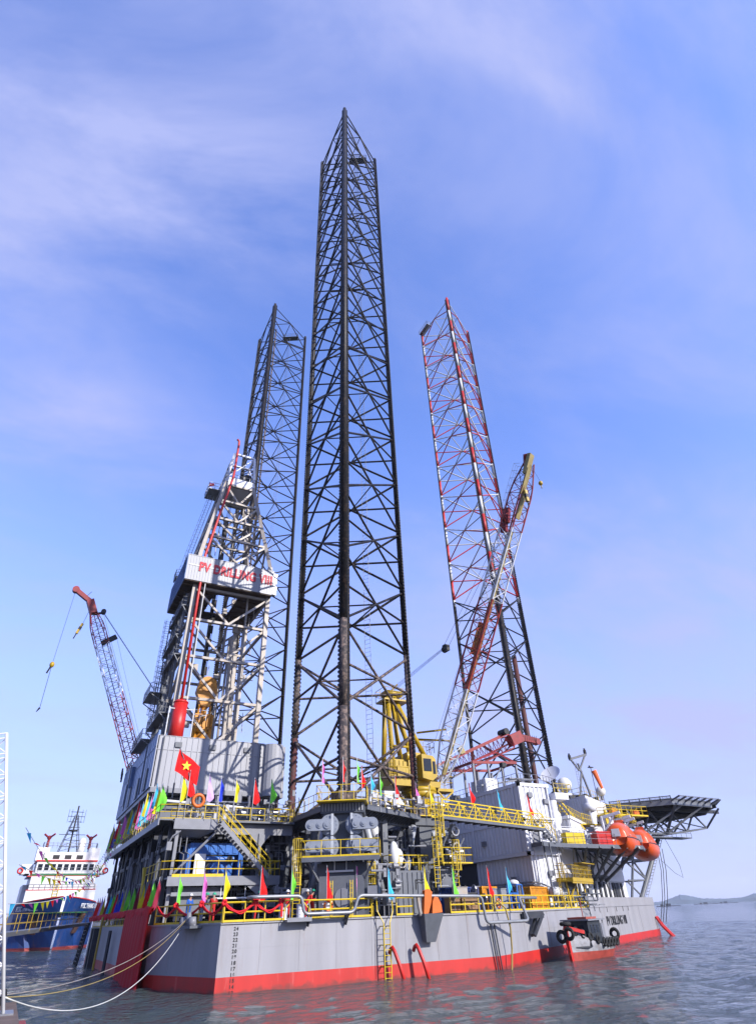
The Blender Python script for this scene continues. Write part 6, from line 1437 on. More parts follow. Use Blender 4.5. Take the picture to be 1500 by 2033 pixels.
def davit(label, x, y):
    t = thing('davit', label, 'davit', (x,y,9.6)); mb = MB()
    for s_ in (-2.6, 2.6):
        p = V((x,y,0))+TD*s_; mb.bar(p+YR(9.6), p+YR(13.4), .3,.3); mb.bar(p+YR(13.2), p+TN*2.4+YR(13.6), .26,.34); mb.bar(p+TN*.2+YR(11.8), p+TN*1.6+YR(13.3), .2)
    mb.build('arm', gWhite, t)
    mb = MB(); p = V((x,y,0)); mb.obox((p.x,p.y),TD,TN,.8,.5,12.6,13.3); mb.tube(p+YR(13.4)-TD*.5,p+YR(13.4)+TD*.5,.4,12); mb.build('winch', gWhite, t)
    mb = MB(); q = [p-TD*2.5-TN*.4, p-TD*2.5+TN*1.4, p+TD*2.5+TN*1.4]; rail(mb,[k+YR(13.3) for k in q],1.1,.8,.04,rails=(.4,.75,1.1)); mb.bar(p-TD*2.4+TN*.4+YR(13.3),p-TD*1.2+TN*.4+YR(13.3),.1,1.6); mb.build('stage_rail', gYel, t)
davit('white davit arms above the nearer lifeboat', 41.5, -13.4); davit('white davit arms above the second lifeboat', 48.6, -9.4)

clutter('deck_fitting', vs, 5.6, 9.4, -28.2, -24, 3.8, 5.6, 40, 51, gSteel, .5)
clutter('wall_fitting', ab, 26.4, 33, -19.2, -17.6, 9.8, 11.6, 40, 52, gWhite, .4)
clutter('deck_fitting', hbk, 22, 31, -20.2, -18.6, 3.8, 5.2, 50, 55, gMid, .5)
# ================================================================ FLAGS
def flag(x, y, z, h, c, label, w_=0.55, pole=0.7, lean=(0,0), kind='feather', group=None, face=0.35, seed=0):
    rnd = random.Random(seed*7+3); t = thing('flag', label, 'flag', (x, y, z-pole), group)
    top = V((x+lean[0], y+lean[1], z+h)); bot = V((x, y, z-pole)); zb = V((x, y, z))
    mb = MB(); mb.tube(bot, top+YR(.08), .028, 5); mb.build('pole', gSteel, t)
    d = V((math.cos(face), math.sin(face), 0)); nn = V((-d.y, d.x, 0)); P = []; n = 12; m_ = 5; ph = rnd.uniform(0,6)
    for i in range(n+1):
        k = i/n; pt = zb.lerp(top, k)
        ww = w_*min(1, (1-k)*1.9)*(0.75+.25*math.sin(ph+k*4)) + .02
        if k < .12: ww *= .55+k*3.7
        for j in range(m_+1):
            u = j/m_; P.append(pt + d*u*ww + nn*(math.sin(k*9+u*2.4+ph)*.13*u + math.sin(u*7+ph)*.03) - YR(u*.10*(1+math.sin(ph+k*5))))
    F = [(i*(m_+1)+j, i*(m_+1)+j+1, (i+1)*(m_+1)+j+1, (i+1)*(m_+1)+j) for i in range(n) for j in range(m_)]
    mb = MB(); mb.add(P, F); mb.build('cloth', cloth(c), t, True); return t
i = 0
hullx = e
row = [(-15.3,-23.9,'green'),(-14.2,-26.8,'pink'),(-13.3,-29.1,'yellow'),(-10.8,-29.25,'red'),(-8.5,-29.2,'green'),(-5.8,-29.3,'red'),(-3.4,-29.3,'pink'),(-.7,-29.3,'cyan'),(2.5,-29.4,'yellow'),(5.2,-29.4,'green'),(8.7,-29.4,'red')]
where = ['on the dark stern corner rail','on the stern corner rail beside the men','on the hull corner post above the draft numbers','above the red bunting on the hull rail','beside the lower yellow caged ladder','below the gear platform left of the round hatch','on the deck rail right of the round hatch','just right of the hull ladder top','behind the orange anchors','on the deck rail above the wooden crates','above the knuckle in front of the amber container']
for (x, y, c), wh in zip(row, where):
    i += 1; flag(x, y, 4.85, 2.0, c, '%s feather flag %s' % ({'green':'lime green'}.get(c,c), wh), .52, 1.1, (.0,.0), seed=i, face=.2, group='flags along the hull side rail')
p = tp(3.4); flag(p.x,p.y,4.85,2.0,'cyan','cyan feather flag beside the hose drum',.42,1.1,seed=20,face=.2,group='flags along the hull side rail')
row = [(-13.2,'lilac','leftmost on the upper platform front'),(-12.0,'blue','above the top of the yellow stair'),(-10.6,'yellow','in front of the middle of the silver cladding'),(-8.9,'red','right of the yellow one before the silver cladding'),(-7.3,'green','rightmost before the silver cladding')]
for x, c, wh in row:
    i += 1; flag(x, -19.9 if x < -12 else -19.4, 12.45, 2.0, c, '%s banner flag %s' % ({'green':'lime green'}.get(c,c), wh), .62, 2.1, (.05,0), seed=i, face=.1, group='flags on the upper platform')
row = [(-5.9,-28.2,12.8,'pink','pink and white flag on the left post of the jacking frame top'),(-4.4,-29.0,12.8,'red','red flag in front of the near chord of the tall leg'),(-3.2,-29.2,12.8,'green','lime green flag right of the near chord of the tall leg'),
 (-2.3,-28.2,12.5,'red','red flag second along the jacking frame walkway'),(-1.0,-27.4,12.3,'cyan','cyan flag on the jacking frame walkway'),(.2,-26.8,12.3,'green','lime green flag right of the cyan one on the walkway'),(2.4,-25.6,12.4,'red','red flag before the yellow crane machinery'),(5.6,-23.9,12.3,'pink','pink flag in front of the right chord of the tall leg'),(7.4,-23.5,12.2,'yellow','yellow flag above the tall caged ladder')]
for x, y, z, c, lb in row:
    i += 1; flag(x, y, z, 1.8, c, lb, .38, 1.3, (.03,0), seed=i, face=.2, group='flags on the jacking frame')
for x, y, c, lb in ((10.5,-25.9,'red','red flag on the truss bridge nearest the crane'),(15.0,-24.4,'cyan','cyan flag on the middle of the truss bridge'),(20.4,-22.6,'red','red flag near the house end of the truss bridge')):
    i += 1; flag(x, y, 12.05, 1.9, c, lb, .55, .4, (-.1,0), seed=i, face=.1, group='flags on the truss bridge')
cols = ['red','red','lilac','olive','maroon','cyan','green','red','blue','blue','olive','green','green','maroon','yellow','red','green','maroon']
ys = [21,18.6,16.4,14,10.6,8,5.6,3.4,1.4,-.6,-3.2,-5.2,-8.6,-11.2,-13.6,-16,-18.4,-20.6]
nth = ['first','second','third','fourth','fifth','sixth','seventh','eighth','ninth','tenth','eleventh','twelfth','thirteenth','fourteenth','fifteenth','sixteenth','seventeenth','eighteenth','nineteenth','twentieth','twenty-first','twenty-second']
for k, (c, y) in enumerate(zip(cols, ys)):
    i += 1; flag(-16.45, y, 4.7, 2.0, c, '%s feather flag, %s from the far end of the lower stern rail' % ({'green':'lime green'}.get(c,c), nth[k]), .62, .9, (.35,.2), seed=i, face=-.2, group='flags along the lower stern rail')
cols = ['green','olive','maroon','blue','red','olive','green','pink','pink','yellow','olive','cyan','yellow','red','pink','cyan','yellow','cyan','pink','cyan','yellow','green']
for k, c in enumerate(cols):
    y = 15.6 - k*1.63; i += 1
    flag(-17.0, y, 11.6 + (.7 if k % 3 == 1 else 0), 2.1, c, '%s banner, %s from the far end of the upper stern edge' % ({'green':'lime green'}.get(c,c), nth[k]), .7, .8, (.25,.1), seed=i, face=-.3, group='flags along the upper stern edge')
# national style flag and wreath
nf = thing('flag', 'big red flag with yellow star before the silver cladding', 'flag', (-14.0,-20.1,11)); mb = MB(); mb.tube((-13.2,-20.1,10.8),(-16.1,-20.1,16.5),.04,6); mb.build('pole', gSteel, nf)
mb = MB(); P = []; 
for a_ in range(9):
    for b2_ in range(9):
        u, v_ = a_/8, b2_/8; x = -16.1+u*2.0+v_*(-.15); z = 16.3-u*1.3-v_*1.75+u*v_*.2; P.append((x, -20.15+.14*math.sin(u*8+v_*3), z))
mb.add(P, [(a_*9+b2_, a_*9+b2_+1, (a_+1)*9+b2_+1, (a_+1)*9+b2_) for a_ in range(8) for b2_ in range(8)]); mb.build('cloth', cloth('red'), nf, True)
mb = MB(); P = []
for k in range(10): r_ = .42 if k % 2 == 0 else .17; a_ = math.pi/2+math.pi*k/5; P.append((-15.35+r_*math.cos(a_), -20.36, 14.95+r_*math.sin(a_)))
mb.add(P+[(x_,y_+.02,z_) for x_,y_,z_ in P], [tuple(range(9,-1,-1)), tuple(range(10,20))]+[(k,(k+1)%10,10+(k+1)%10,10+k) for k in range(10)]); mb.build('star', mat('star yellow', (1.3,.95,.05), .7), nf)
i += 1; flag(-14.9,-20.2,12.7,1.9,'red','long red banner hanging under the big star flag',.6,1.8,seed=i,face=.1); i += 1; flag(-15.4,-20.0,12.2,2.2,'yellow','yellow banner just left of the big star flag',.6,1.4,seed=i,face=.1)
mb = MB(); mb.torus((-13.9,-20.2,12.3),(0,1,0),.45,.14,18,8); tag(mb.build('wreath', gOrange, smooth=True, loc=(-13.9,-20.2,12.3)), 'orange flower wreath on the rail beside the red banner', 'wreath')
rf = thing('flag', 'tiny red flag on the derrick crown platform', 'flag', (-14.3,.5,59)); MB().tube((-14.3,.5,59),(-14.3,.5,61.4),.03,5).build('pole', gSteel, rf); mb = MB(); mb.add([(-14.3,.5,61.3),(-13.6,.5,61.5),(-13.6,.5,60.9),(-14.3,.5,60.7)],[(0,1,2,3)]); mb.build('cloth', cloth('red'), rf)
# ---- red curtain and bunting
ct = thing('curtain', 'dark red cloth curtain hanging down the shaded stern to the water', 'curtain', (-16.7,-15,3))
def drape(name, y0, y1, z0, z1, x, amp, par, k=70):
    P = []; n = k
    for j in range(n+1):
        u = j/n; y = y0+(y1-y0)*u
        for v_ in range(6):
            vv = v_/5; P.append((x-.05-.5*amp-amp*math.sin(u*n*.9+.4*math.sin(vv*3))*(.5+vv*.5)-.25*vv*(1-abs(2*u-1)), y+.5*vv*(u-.5), z1+(z0-z1)*vv))
    mb = MB(); mb.add(P, [(j*6+v_, j*6+v_+1, (j+1)*6+v_+1, (j+1)*6+v_) for j in range(n) for v_ in range(5)]); return mb.build(name, mat('curtain cloth', (.62,.02,.03), .7, var=.12, scale=2, spec=.2), par, True)
drape('cloth', -21.2, -9.0, -.3, 4.85, -16.5, .10, ct)
drape('side_fold', -22.0, -20.6, -.2, 4.9, -16.75, .12, ct, 14)
sw = thing('bunting', 'bunched red cloth skirting along the top of the stern rail', 'bunting', (-16.5,0,4.8)); mb = MB(); rnd = random.Random(4); y = -21.8
P = []; n = 150
for j in range(n+1):
    y = -21.8+j*.30; a_ = .03+.11*rnd.random()
    for k in range(6): th = 2*math.pi*k/6; P.append((-16.5+a_*math.cos(th)*1.2, y+rnd.uniform(-.1,.1), 4.74+a_*math.sin(th)*(1.2 if math.sin(th) > 0 else 3.4)-.05*rnd.random()))
mb.add(P, [(j*6+k, j*6+(k+1)%6, (j+1)*6+(k+1)%6, (j+1)*6+k) for j in range(n) for k in range(6)]); 
for j in range(230):
    y = rnd.uniform(-21.8,21); w_ = rnd.uniform(.12,.35); h_ = rnd.uniform(.2,.6); mb.add([(-16.6,y,4.85),(-16.58,y+w_,4.85+rnd.uniform(-.1,.1)),(-16.66-rnd.uniform(0,.12),y+w_*rnd.uniform(.6,1.2),4.8-h_),(-16.64,y+w_*.2,4.8-h_*rnd.uniform(.6,1))],[(0,1,2,3)])
mb.build('swag', mat('bunting cloth', (.75,.02,.03), .75, spec=.2), sw, True)
sw = thing('bunting', 'looped red bunting with rosettes along the hull corner rail', 'bunting', (-11,-29.3,4.8)); kn = [V((-16.2,-21.9,4.85)),V((-15.3,-24.2,4.8)),V((-14.2,-27.2,4.8)),V((-13.2,-29.35,4.8)),V((-11.1,-29.4,4.85)),V((-9.2,-29.45,4.8))]
for a_, b2_ in zip(kn, kn[1:]):
    mb = MB(); pts = [a_.lerp(b2_,k/14)-YR(.55*math.sin(math.pi*k/14))+V((-.03,-.05,0)) for k in range(15)]; mb.path(pts,.055,6); mb.path([p_+V((0,-.03,-.09-.04*math.sin(k))) for k,p_ in enumerate(pts)],.045,5); mb.build('loop', MATS['bunting cloth'], sw, True)
for p_ in kn[1:]:
    mb = MB()
    for k in range(9): a_ = rnd.uniform(0,6.28); mb.sphere(p_+V((-.06+.13*math.cos(a_),-.08,.12*math.sin(a_))),.10,7,5)
    mb.build('rosette', MATS['bunting cloth'], sw, True)
mb = MB(); mb.box(-9.3,-9.15,-29.5,-29.4,3.9,4.8)
sh = mb.build('ribbon_end', MATS['bunting cloth'], sw)

# ================================================================ PEOPLE
def skin_mesh(name, verts, edges, radii, m, parent, sub=1):
    me = bpy.data.meshes.new(name); me.from_pydata(verts, edges, []); o = bpy.data.objects.new(name, me); COL.objects.link(o)
    md = o.modifiers.new('s', 'SKIN'); md.use_smooth_shade = True
    for k, r_ in enumerate(radii): me.skin_vertices[0].data[k].radius = (r_, r_) if not isinstance(r_, tuple) else r_
    me.skin_vertices[0].data[0].use_root = True
    s2_ = o.modifiers.new('u', 'SUBSURF'); s2_.levels = sub; s2_.render_levels = sub
    bpy.context.view_layer.update(); m2 = bpy.data.meshes.new_from_object(o.evaluated_get(bpy.context.evaluated_depsgraph_get()))
    bpy.data.objects.remove(o); m2.materials.clear(); m2.materials.append(m)
    for p_ in m2.polygons: p_.use_smooth = True
    q = bpy.data.objects.new(name, m2); COL.objects.link(q); q.parent = parent; ORG[q.name] = ORG[parent.name]; return q
gRedC = mat('red coverall', (.62,.03,.03), .8, spec=.2); gBluC = mat('blue coverall', (.03,.13,.50), .8, spec=.2); gNavC = mat('navy coverall', (.02,.03,.08), .8, spec=.2)
def person(x, y, z, rot, suit, helm, label, bend=0.0, arm=(0.35, 0.25)):
    t = thing('person', label, 'person', (x, y, z)); ORG[t.name] = V((0,0,0))
    f = bend    # forward lean (towards local -y)
    V_ = [(0,0,.95),(0,-.02-f*.3,1.15),(0,-.02-f*.7,1.38),(0,-.02-f*.85,1.49),(0,-.04-f,1.56),(0,-.05-f,1.665),
        (-.19,-.02-f*.7,1.42),(-.27,-.05-f*.6,1.14),(-.24,-.05-arm[0]*.5-f*.7,.98 + arm[0]*.35),(-.24,-.08-arm[0]*.62-f*.7,.90+arm[0]*.45),
        (.19,-.02-f*.7,1.42),(.27,-.05-f*.6,1.14),(.24,-.05-arm[1]*.5-f*.7,.98+arm[1]*.35),(.24,-.08-arm[1]*.62-f*.7,.90+arm[1]*.45),
        (-.10,0,.90),(-.11,-.02,.50),(-.12,.02,.10),(-.12,-.10,.04),(.10,0,.90),(.11,0,.50),(.12,.04,.10),(.12,-.08,.04)]
    E_ = [(0,1),(1,2),(2,3),(3,4),(4,5),(2,6),(6,7),(7,8),(8,9),(2,10),(10,11),(11,12),(12,13),(0,14),(14,15),(15,16),(16,17),(0,18),(18,19),(19,20),(20,21)]
    rr_ = [.145,.145,.16,.06,.085,.10,.06,.045,.032,.035,.06,.045,.032,.035,.085,.06,.04,.04,.085,.06,.04,.04]
    skin_mesh('body', V_, E_, rr_, gSkin, t)
    keep = [0,1,2,6,7,8,10,11,12,14,15,16,18,19,20]; mp_ = {k: n_ for n_, k in enumerate(keep)}
    skin_mesh('coverall', [V_[k] for k in keep], [(mp_[a_],mp_[b2_]) for a_, b2_ in E_ if a_ in mp_ and b2_ in mp_], [rr_[k]+.022 for k in keep], suit, t)
    hc = V_[5]; hc = (hc[0],hc[1],hc[2]+.02)
    mb = MB(); mb.sphere((hc[0],hc[1],hc[2]+.02),.135,12,8,.95,-.05); mb.tube((hc[0],hc[1]-.03,hc[2]+.0),(hc[0],hc[1]-.03,hc[2]+.02),.165,12); mb.build('helmet', helm, t, True)
    mb = MB(); mb.tube((hc[0]-.035,hc[1]-.085,hc[2]-.03),(hc[0]-.035,hc[1]-.094,hc[2]-.03),.014,6); mb.tube((hc[0]+.035,hc[1]-.085,hc[2]-.03),(hc[0]+.035,hc[1]-.094,hc[2]-.03),.014,6); mb.tube((hc[0],hc[1]-.08,hc[2]-.05),(hc[0],hc[1]-.115,hc[2]-.075),.016,6); mb.box(hc[0]-.03,hc[0]+.03,hc[1]-.092,hc[1]-.086,hc[2]-.115,hc[2]-.107); mb.build('face', mat('dark features', (.10,.05,.04), .6), t)
    mb = MB()
    for k in (17, 21): v_ = V_[k]; mb.box(v_[0]-.055,v_[0]+.055,v_[1]-.10,v_[1]+.16,0,.10)
    mb.build('boots', gBlack, t)
    mb = MB(); 
    for s_, k in ((-1,9),(1,13)):
        v_ = V(V_[k])
        for q in range(5): mb.tube(v_+V((s_*-.03+s_*.014*q,-.01,-.01)), v_+V((s_*-.04+s_*.018*q,-.07+.008*abs(q-2),-.04)), .010, 5, .008)
    mb.build('fingers', gSkin, t)
    ORG[t.name] = V((x,y,z)); t.rotation_euler = (0,0,rot)
    for k in (6, 10): pass
    return t
gHG = mat('green helmet', (.03,.45,.25), .4)
person(-14.45,-24.2,DK,.5,gBluC,gWhiteB,'worker in blue coverall and white helmet at the stern corner rail',.08,(.6,.5))
person(-13.7,-25.2,DK,.9,gNavC,gHG,'worker in dark clothes and green helmet behind the mooring fairlead',.25,(.5,.3))
person(-13.0,-25.4,DK,2.6,gRedC,gHG,'worker in red coverall seen from behind near the hull corner post',.05,(.4,.4))
person(-10.2,-26.6,DK,1.2,gRedC,gHG,'worker in red coverall behind the red feather flag and bunting',.2,(.5,.5))
person(-8.15,-27.6,DK,-.3,gRedC,gWhiteB,'worker in red coverall and white helmet between the two drums',.05,(.2,.5))
person(-6.9,-28.0,DK,1.4,gRedC,gHG,'worker in red coverall bending low right of the white drums',.55,(.6,.6))
person(-6.2,-27.6,DK,-1.2,gRedC,gWhiteB,'worker in red coverall stooping beside the white box behind the rail',.45,(.5,.2))
mb = MB(); mb.box(-5.9,-5.3,-28.9,-28.5,DK,4.6); mb.box(-5.92,-5.28,-28.92,-28.48,4.5,4.62); tag(mb.build('white_box', gWhiteB, loc=(-5.6,-28.7,DK)), 'white upright box behind the rail left of the hatch', 'box')
for (x,y,z,nrm,lb) in ((-5.5,-28.95,4.45,(0,1,0),'orange lifebuoy above the white box behind the rail'),(10.2,-28.5,4.25,(.4,-.9,0),'orange lifebuoy on the rail right of the crates')):
    t = thing('lifebuoy', lb, 'lifebuoy', (x,y,z)); mb = MB(); mb.torus((x,y,z),nrm,.30,.08,20,8); mb.build('ring', gOrange, t, True); mb = MB()
    n_ = V(nrm).normalized(); u = V((0,0,1)); v_ = n_.cross(u)
    for k in range(4): a_ = math.pi/4+math.pi/2*k; c_ = V((x,y,z))+(u*math.cos(a_)+v_*math.sin(a_))*.30; mb.torus(c_,(u*-math.sin(a_)+v_*math.cos(a_)),.085,.02,10,5)
    mb.build('band', gWhiteB, t)
# fairlead and mooring lines
fl = thing('fairlead', 'grey mooring fairlead casting on a bracket at the stern corner', 'fairlead', (-14.6,-26.0,3.8)); mb = MB(); ca = V((-3,7.7,0)).normalized(); cb_ = V((-.936,-.352,0)); c_ = V((-14.55,-26.3,0))+cb_*.35
mb.obox(c_,ca,cb_,1.1,.5,3.45,3.6); mb.build('bracket', gMid, fl); mb = MB()
for s_ in (-.55,.45): mb.tube(c_+ca*s_+YR(3.6),c_+ca*s_+YR(4.1),.32,14,.22)
mb.tube(c_-ca*.1+YR(3.6),c_-ca*.1+YR(4.35),.16,10); mb.tube(c_-ca*.9+YR(3.62),c_+ca*.9+YR(3.62),.07,8); mb.build('roller', gGrey, fl, True)
bl = thing('bollard', 'low iron bollard at the end of the quay holding the mooring lines', 'bollard', (-25.5,-50.2,1.75)); mb = MB(); mb.tube((-25.5,-50.2,1.75),(-25.5,-50.2,2.2),.16,14); mb.tube((-25.5,-50.2,2.15),(-25.5,-50.2,2.3),.26,14,.22); mb.build('post', gBlack, bl, True)
def rope(label, a_, b2_, sag, r_, m_, n=40):
    a_ = V(a_); b2_ = V(b2_); mb = MB(); mb.path([a_.lerp(b2_,k/n)-YR(4*sag*(k/n)*(1-k/n)) for k in range(n+1)], r_, 6); return tag(mb.build('mooring_rope', m_, smooth=True, loc=tuple(a_)), label, 'rope')
rope('thin grey mooring line, uppermost of the three', (-14.9,-26.2,4.0), (-25.35,-50.0,2.15), .75,   .015, gBeige)
rope('thin yellow mooring line just under the grey one', (-14.9,-26.1,3.95), (-25.35,-50.0,2.1), 1.0, .014, gRopeY)
rope('thick white mooring line sagging lowest over the water', (-15.0,-25.6,3.5), (-25.3,-50.0,2.1), 1.75, .021, gRope)
# ================================================================ TUG BOAT
tb = thing('tug_boat', 'small work boat with red stem and black tyres alongside the bow', 'boat', (22.5,-25.8,0)); bc = V((21.6,-26.2,0)); ba = V((-.92,-.39,0)).normalized(); bb_ = V((-ba.y,ba.x,0)); ba = ba*.84
S_ = [(-4.7,.75,-.3,1.4),(-4.0,1.2,-.6,1.2),(-3,1.5,-.8,1.02),(-1.5,1.66,-.8,.92),(0,1.7,-.8,.95),(1.2,1.55,-.8,1.08),(2.3,1.22,-.7,1.35),(3.2,.85,-.6,1.68),(4.0,.48,-.5,2.02),(4.8,.08,-.3,2.45)]
def hullring(s_, f0, f1):
    x, w_, zb, zt = s_; P = []
    for k in range(9):
        u = (k-4)/4; zz = zb+(zt-zb)*abs(u)**1.4; wd = w_*math.copysign(min(1,abs(u)*2.2)**.7,u); P.append((x, wd, zz))
    return P
def loft(z_lo, z_hi, name, m_):
    mb = MB(); P = []
    for x, w_, zb, zt in S_:
        for s__ in (-1, 1):
            for q in range(5):
                z = max(zb, z_lo)+(min(zt, z_hi if z_hi < 5 else zt)-max(zb, z_lo))*q/4; k = min(1,(z-zb+.15)/(zt-zb+.01)); wd = w_*(.30+.70*k**.75) if z > zb else 0
                P.append(bc+ba*(x+(.12*q if x > 4 else 0))+bb_*s__*wd+YR(z))
    n = len(S_)
    F = []
    for i_ in range(n-1):
        for s__ in (0,5):
            for q in range(4):
                a0_ = i_*10+s__+q; f_ = (a0_, a0_+10, a0_+11, a0_+1); F.append(f_ if s__ else f_[::-1])
    F.append(tuple(range(0,5))+tuple(range(9,4,-1))); F.append(tuple((n-1)*10+k for k in list(range(4,-1,-1))+list(range(5,10))))
    mb.add(P, F); return mb.build(name, m_, tb, True)
loft(-.8, .58, 'lower_hull', mat('faded red hull', (.45,.07,.05), .6, var=.25, scale=2)); loft(.58, 9, 'upper_hull', mat('scuffed pale hull', (.38,.38,.40), .6, var=.35, scale=2, rust=.5))
mb = MB(); mb.prism([(bc+ba*x+bb_*w_).xy for x, w_ in ((-4.5,-1.2),(2.8,-1.1),(4.4,-.2),(4.4,.2),(2.8,1.1),(-4.5,1.2))], .85, .95); mb.build('deck', gDark, tb)
mb = MB(); mb.bar(bc+ba*4.9+YR(-.2), bc+ba*5.25+YR(2.6), .28,.22); mb.bar(bc+ba*5.0+bb_*.2+YR(2.3), bc+ba*3.4+bb_*1.0+YR(1.95), .1,.25); mb.bar(bc+ba*5.0-bb_*.2+YR(2.3), bc+ba*3.4-bb_*1.0+YR(1.95), .1,.25); mb.build('stem', gRed2, tb)
mb = MB(); mb.obox(bc+ba*.9,ba,bb_,1.7,1.15,.9,2.75); WH = mb.build('wheelhouse', mat('dark wheelhouse', (.03,.035,.04), .5), tb)
for s_ in (-.8,0,.8): MB().obox(bc+ba*(.9+s_)+bb_*1.16,ba,bb_,.25,.02,1.85,2.45).build('window', gGlass, WH)
for s_ in (-.45,.45): MB().obox(bc+ba*2.62+bb_*s_,ba,bb_,.02,.28,1.85,2.45).build('window', gGlass, WH)
mb = MB(); mb.obox(bc+ba*.5,ba,bb_,2.3,1.35,2.75,2.86); mb.build('roof', gGrey, tb); mb = MB(); mb.obox(bc+ba*.6,ba,bb_,1.4,.9,2.87,3.02); mb.tube(bc+ba*.2+YR(2.85),bc+ba*.2+YR(4.4),.04,5); mb.build('roof_top', mat('faded red roof', (.42,.10,.07), .7, var=.3), tb)
mb = MB()
for s_ in (-1,1): mb.bar(bc-ba*1.7+bb_*s_*1.1+YR(.9), bc-ba*1.7+bb_*s_*1.1+YR(2.75), .08)
mb.obox(bc-ba*1.4+bb_*1.1,ba,bb_,.3,.03,1.4,2.5); mb.build('awning_post', gGrey, tb)
for s__ in (-1, 1):
    for k in range(11):
        x = 4.0-k*.83; w_ = (1.76 if x > -3 else 1.76+(x+3)*.35) if x < .8 else 1.76-(x-.8)*.42; z = 1.12+max(0,(x-.5))*.26
        mb = MB(); mb.torus(bc+ba*x+bb_*s__*w_+YR(z), bb_*s__+ba*(.3 if x > 2 else 0), .26,.10,16,8); mb.build('tyre', gRub, tb, True)
for (x,w_,z) in ((5.35,.3,1.9),(5.2,-.5,1.7),(5.1,.0,2.6),(-4.9,1.0,1.6)): mb = MB(); mb.torus(bc+ba*x+bb_*w_+YR(z), ba if z < 2.5 else V((0,0,1)), .36,.15,16,8); mb.build('tyre', gRub, tb, True)
# ================================================================ SUPPLY SHIP
ss = thing('supply_ship', 'blue hulled supply ship with white bridge facing the camera at left', 'ship', (-17,92,0)); sa = V((.04,-1,0)).normalized(); sb = V((-sa.y,sa.x,0)); sc = V((-16.9,99,0))
SS = [(-60,8.0,-1,6.2),(-20,8.6,-1,6.2),(-6,8.6,-1,6.6),(0,8.4,-1,8.2),(4,7.4,-1,8.5),(8,5.4,-1,8.8),(11,2.8,-1,9.1),(13,.3,-1,9.3)]
def sl(z0f, z1f, name, m_, grow=0):
    mb = MB(); P = []; n = len(SS)
    for x, w_, zb, zt in SS:
        za, zb2 = z0f(zt), z1f(zt)
        for s_ in (-1,1):
            for q in range(4):
                z = za+(zb2-za)*q/3; fl_ = .62+.38*max(0,min(1,z/zt)) if x > 2 else .96+.04*z/zt; P.append(sc+sa*(x-(1-max(0,z)/zt)*(4.5 if x > 7 else 0))+sb*s_*(w_*fl_+grow)+YR(z))
    F = []
    for i_ in range(n-1):
        for s_ in (0,4):
            for q in range(3): a0_ = i_*8+s_+q; f_ = (a0_,a0_+8,a0_+9,a0_+1); F.append(f_ if s_ else f_[::-1])
    mb.add(P, F); return mb.build(name, m_, ss, False)
sl(lambda t_: -1, lambda t_: .55, 'boot_top', mat('ship boot red', (.30,.05,.05), .6, var=.2)); sl(lambda t_: .55, lambda t_: t_, 'hull', gNavy)
mb = MB(); mb.prism([(sc+sa*x+sb*w_).xy for x,w_ in ((-60,-7.6),(0,-8),(8,-5),(12,-.8),(12,.8),(8,5),(0,8),(-60,7.6))],6.4,6.6); mb.build('deck', gGreen, ss)
mb = MB()
for s_ in (-1,1):
    for i_ in range(len(SS)-1):
        a_, b2_ = SS[i_], SS[i_+1]; mb.bar(sc+sa*a_[0]+sb*s_*a_[1]+YR(a_[3]), sc+sa*b2_[0]+sb*s_*b2_[1]+YR(b2_[3]), .18,.18)
mb.build('bulwark_cap', gRed2, ss)
mb = MB()
for s_ in (-1,1): c_ = sc+sa*7.2+sb*s_*4.7; mb.bar(c_+YR(6.3)+sb*s_*.3, c_-sa*1.8+YR(3.0)-sb*s_*.9, 1.1,.8)
mb.build('anchor_pocket', mat('rusty anchor pocket', (.10,.05,.04), .9, var=.4), ss)
def sbx(mb, x0,x1,w_,z0,z1): mb.obox(sc+sa*(x0+x1)/2, sa, sb, abs(x1-x0)/2, w_, z0, z1); return mb
mb = MB(); sbx(mb,-12,1.5,7.2,6.6,11.0); sbx(mb,-12,1.0,6.8,11.0,13.6); sbx(mb,-14,-3,7.9,6.6,12.2); mb.build('deckhouse', gWhiteB, ss)
mb = MB(); sbx(mb,-9,.8,7.4,13.6,14.2); sbx(mb,-8,0,6.3,14.2,16.6); sbx(mb,-9,.3,8.2,14.2,14.4)
for s_ in (-1,1): mb.obox(sc-sa*4+sb*s_*8.0,sa,sb,1.8,1.2,14.2,16.2)
BR = mb.build('bridge', gWhiteB, ss)
MB().box(0,0.01,0,0.01,0,0.01) 
for k in range(9):
    u = -5.5+11*k/8; m_ = MB(); m_.obox(sc+sa*.04+sb*u,sa,sb,.02,.48,14.9,16.1); m_.build('window', gGlass, BR)
mb = MB(); sbx(mb,-9,.9,7.7,13.55,13.75); sbx(mb,-8.4,.2,6.6,16.6,16.9); sbx(mb,-12,1.56,7.26,10.9,11.05); mb.build('trim', gRed2, ss)
mb = MB(); sbx(mb,.85,.95,7.2,13.75,14.15); mb.build('green_band', gGreen, ss)
mb = MB(); sbx(mb,-7,-1,5.2,16.9,18.6)
for s_ in (-1,1): mb.obox(sc-sa*3+sb*s_*5.6,sa,sb,1.6,1.3,16.9,19.6)
mb.build('upper_house', gWhiteB, ss)
mb = MB()
for s_ in (-1.6,0,1.6): 
    mb.obox(sc-sa*.95+sb*s_*1.6,sa,sb,.05,.7,17.2,18.0)
mb.build('louvre', gBlack, ss)
mb = MB(); 
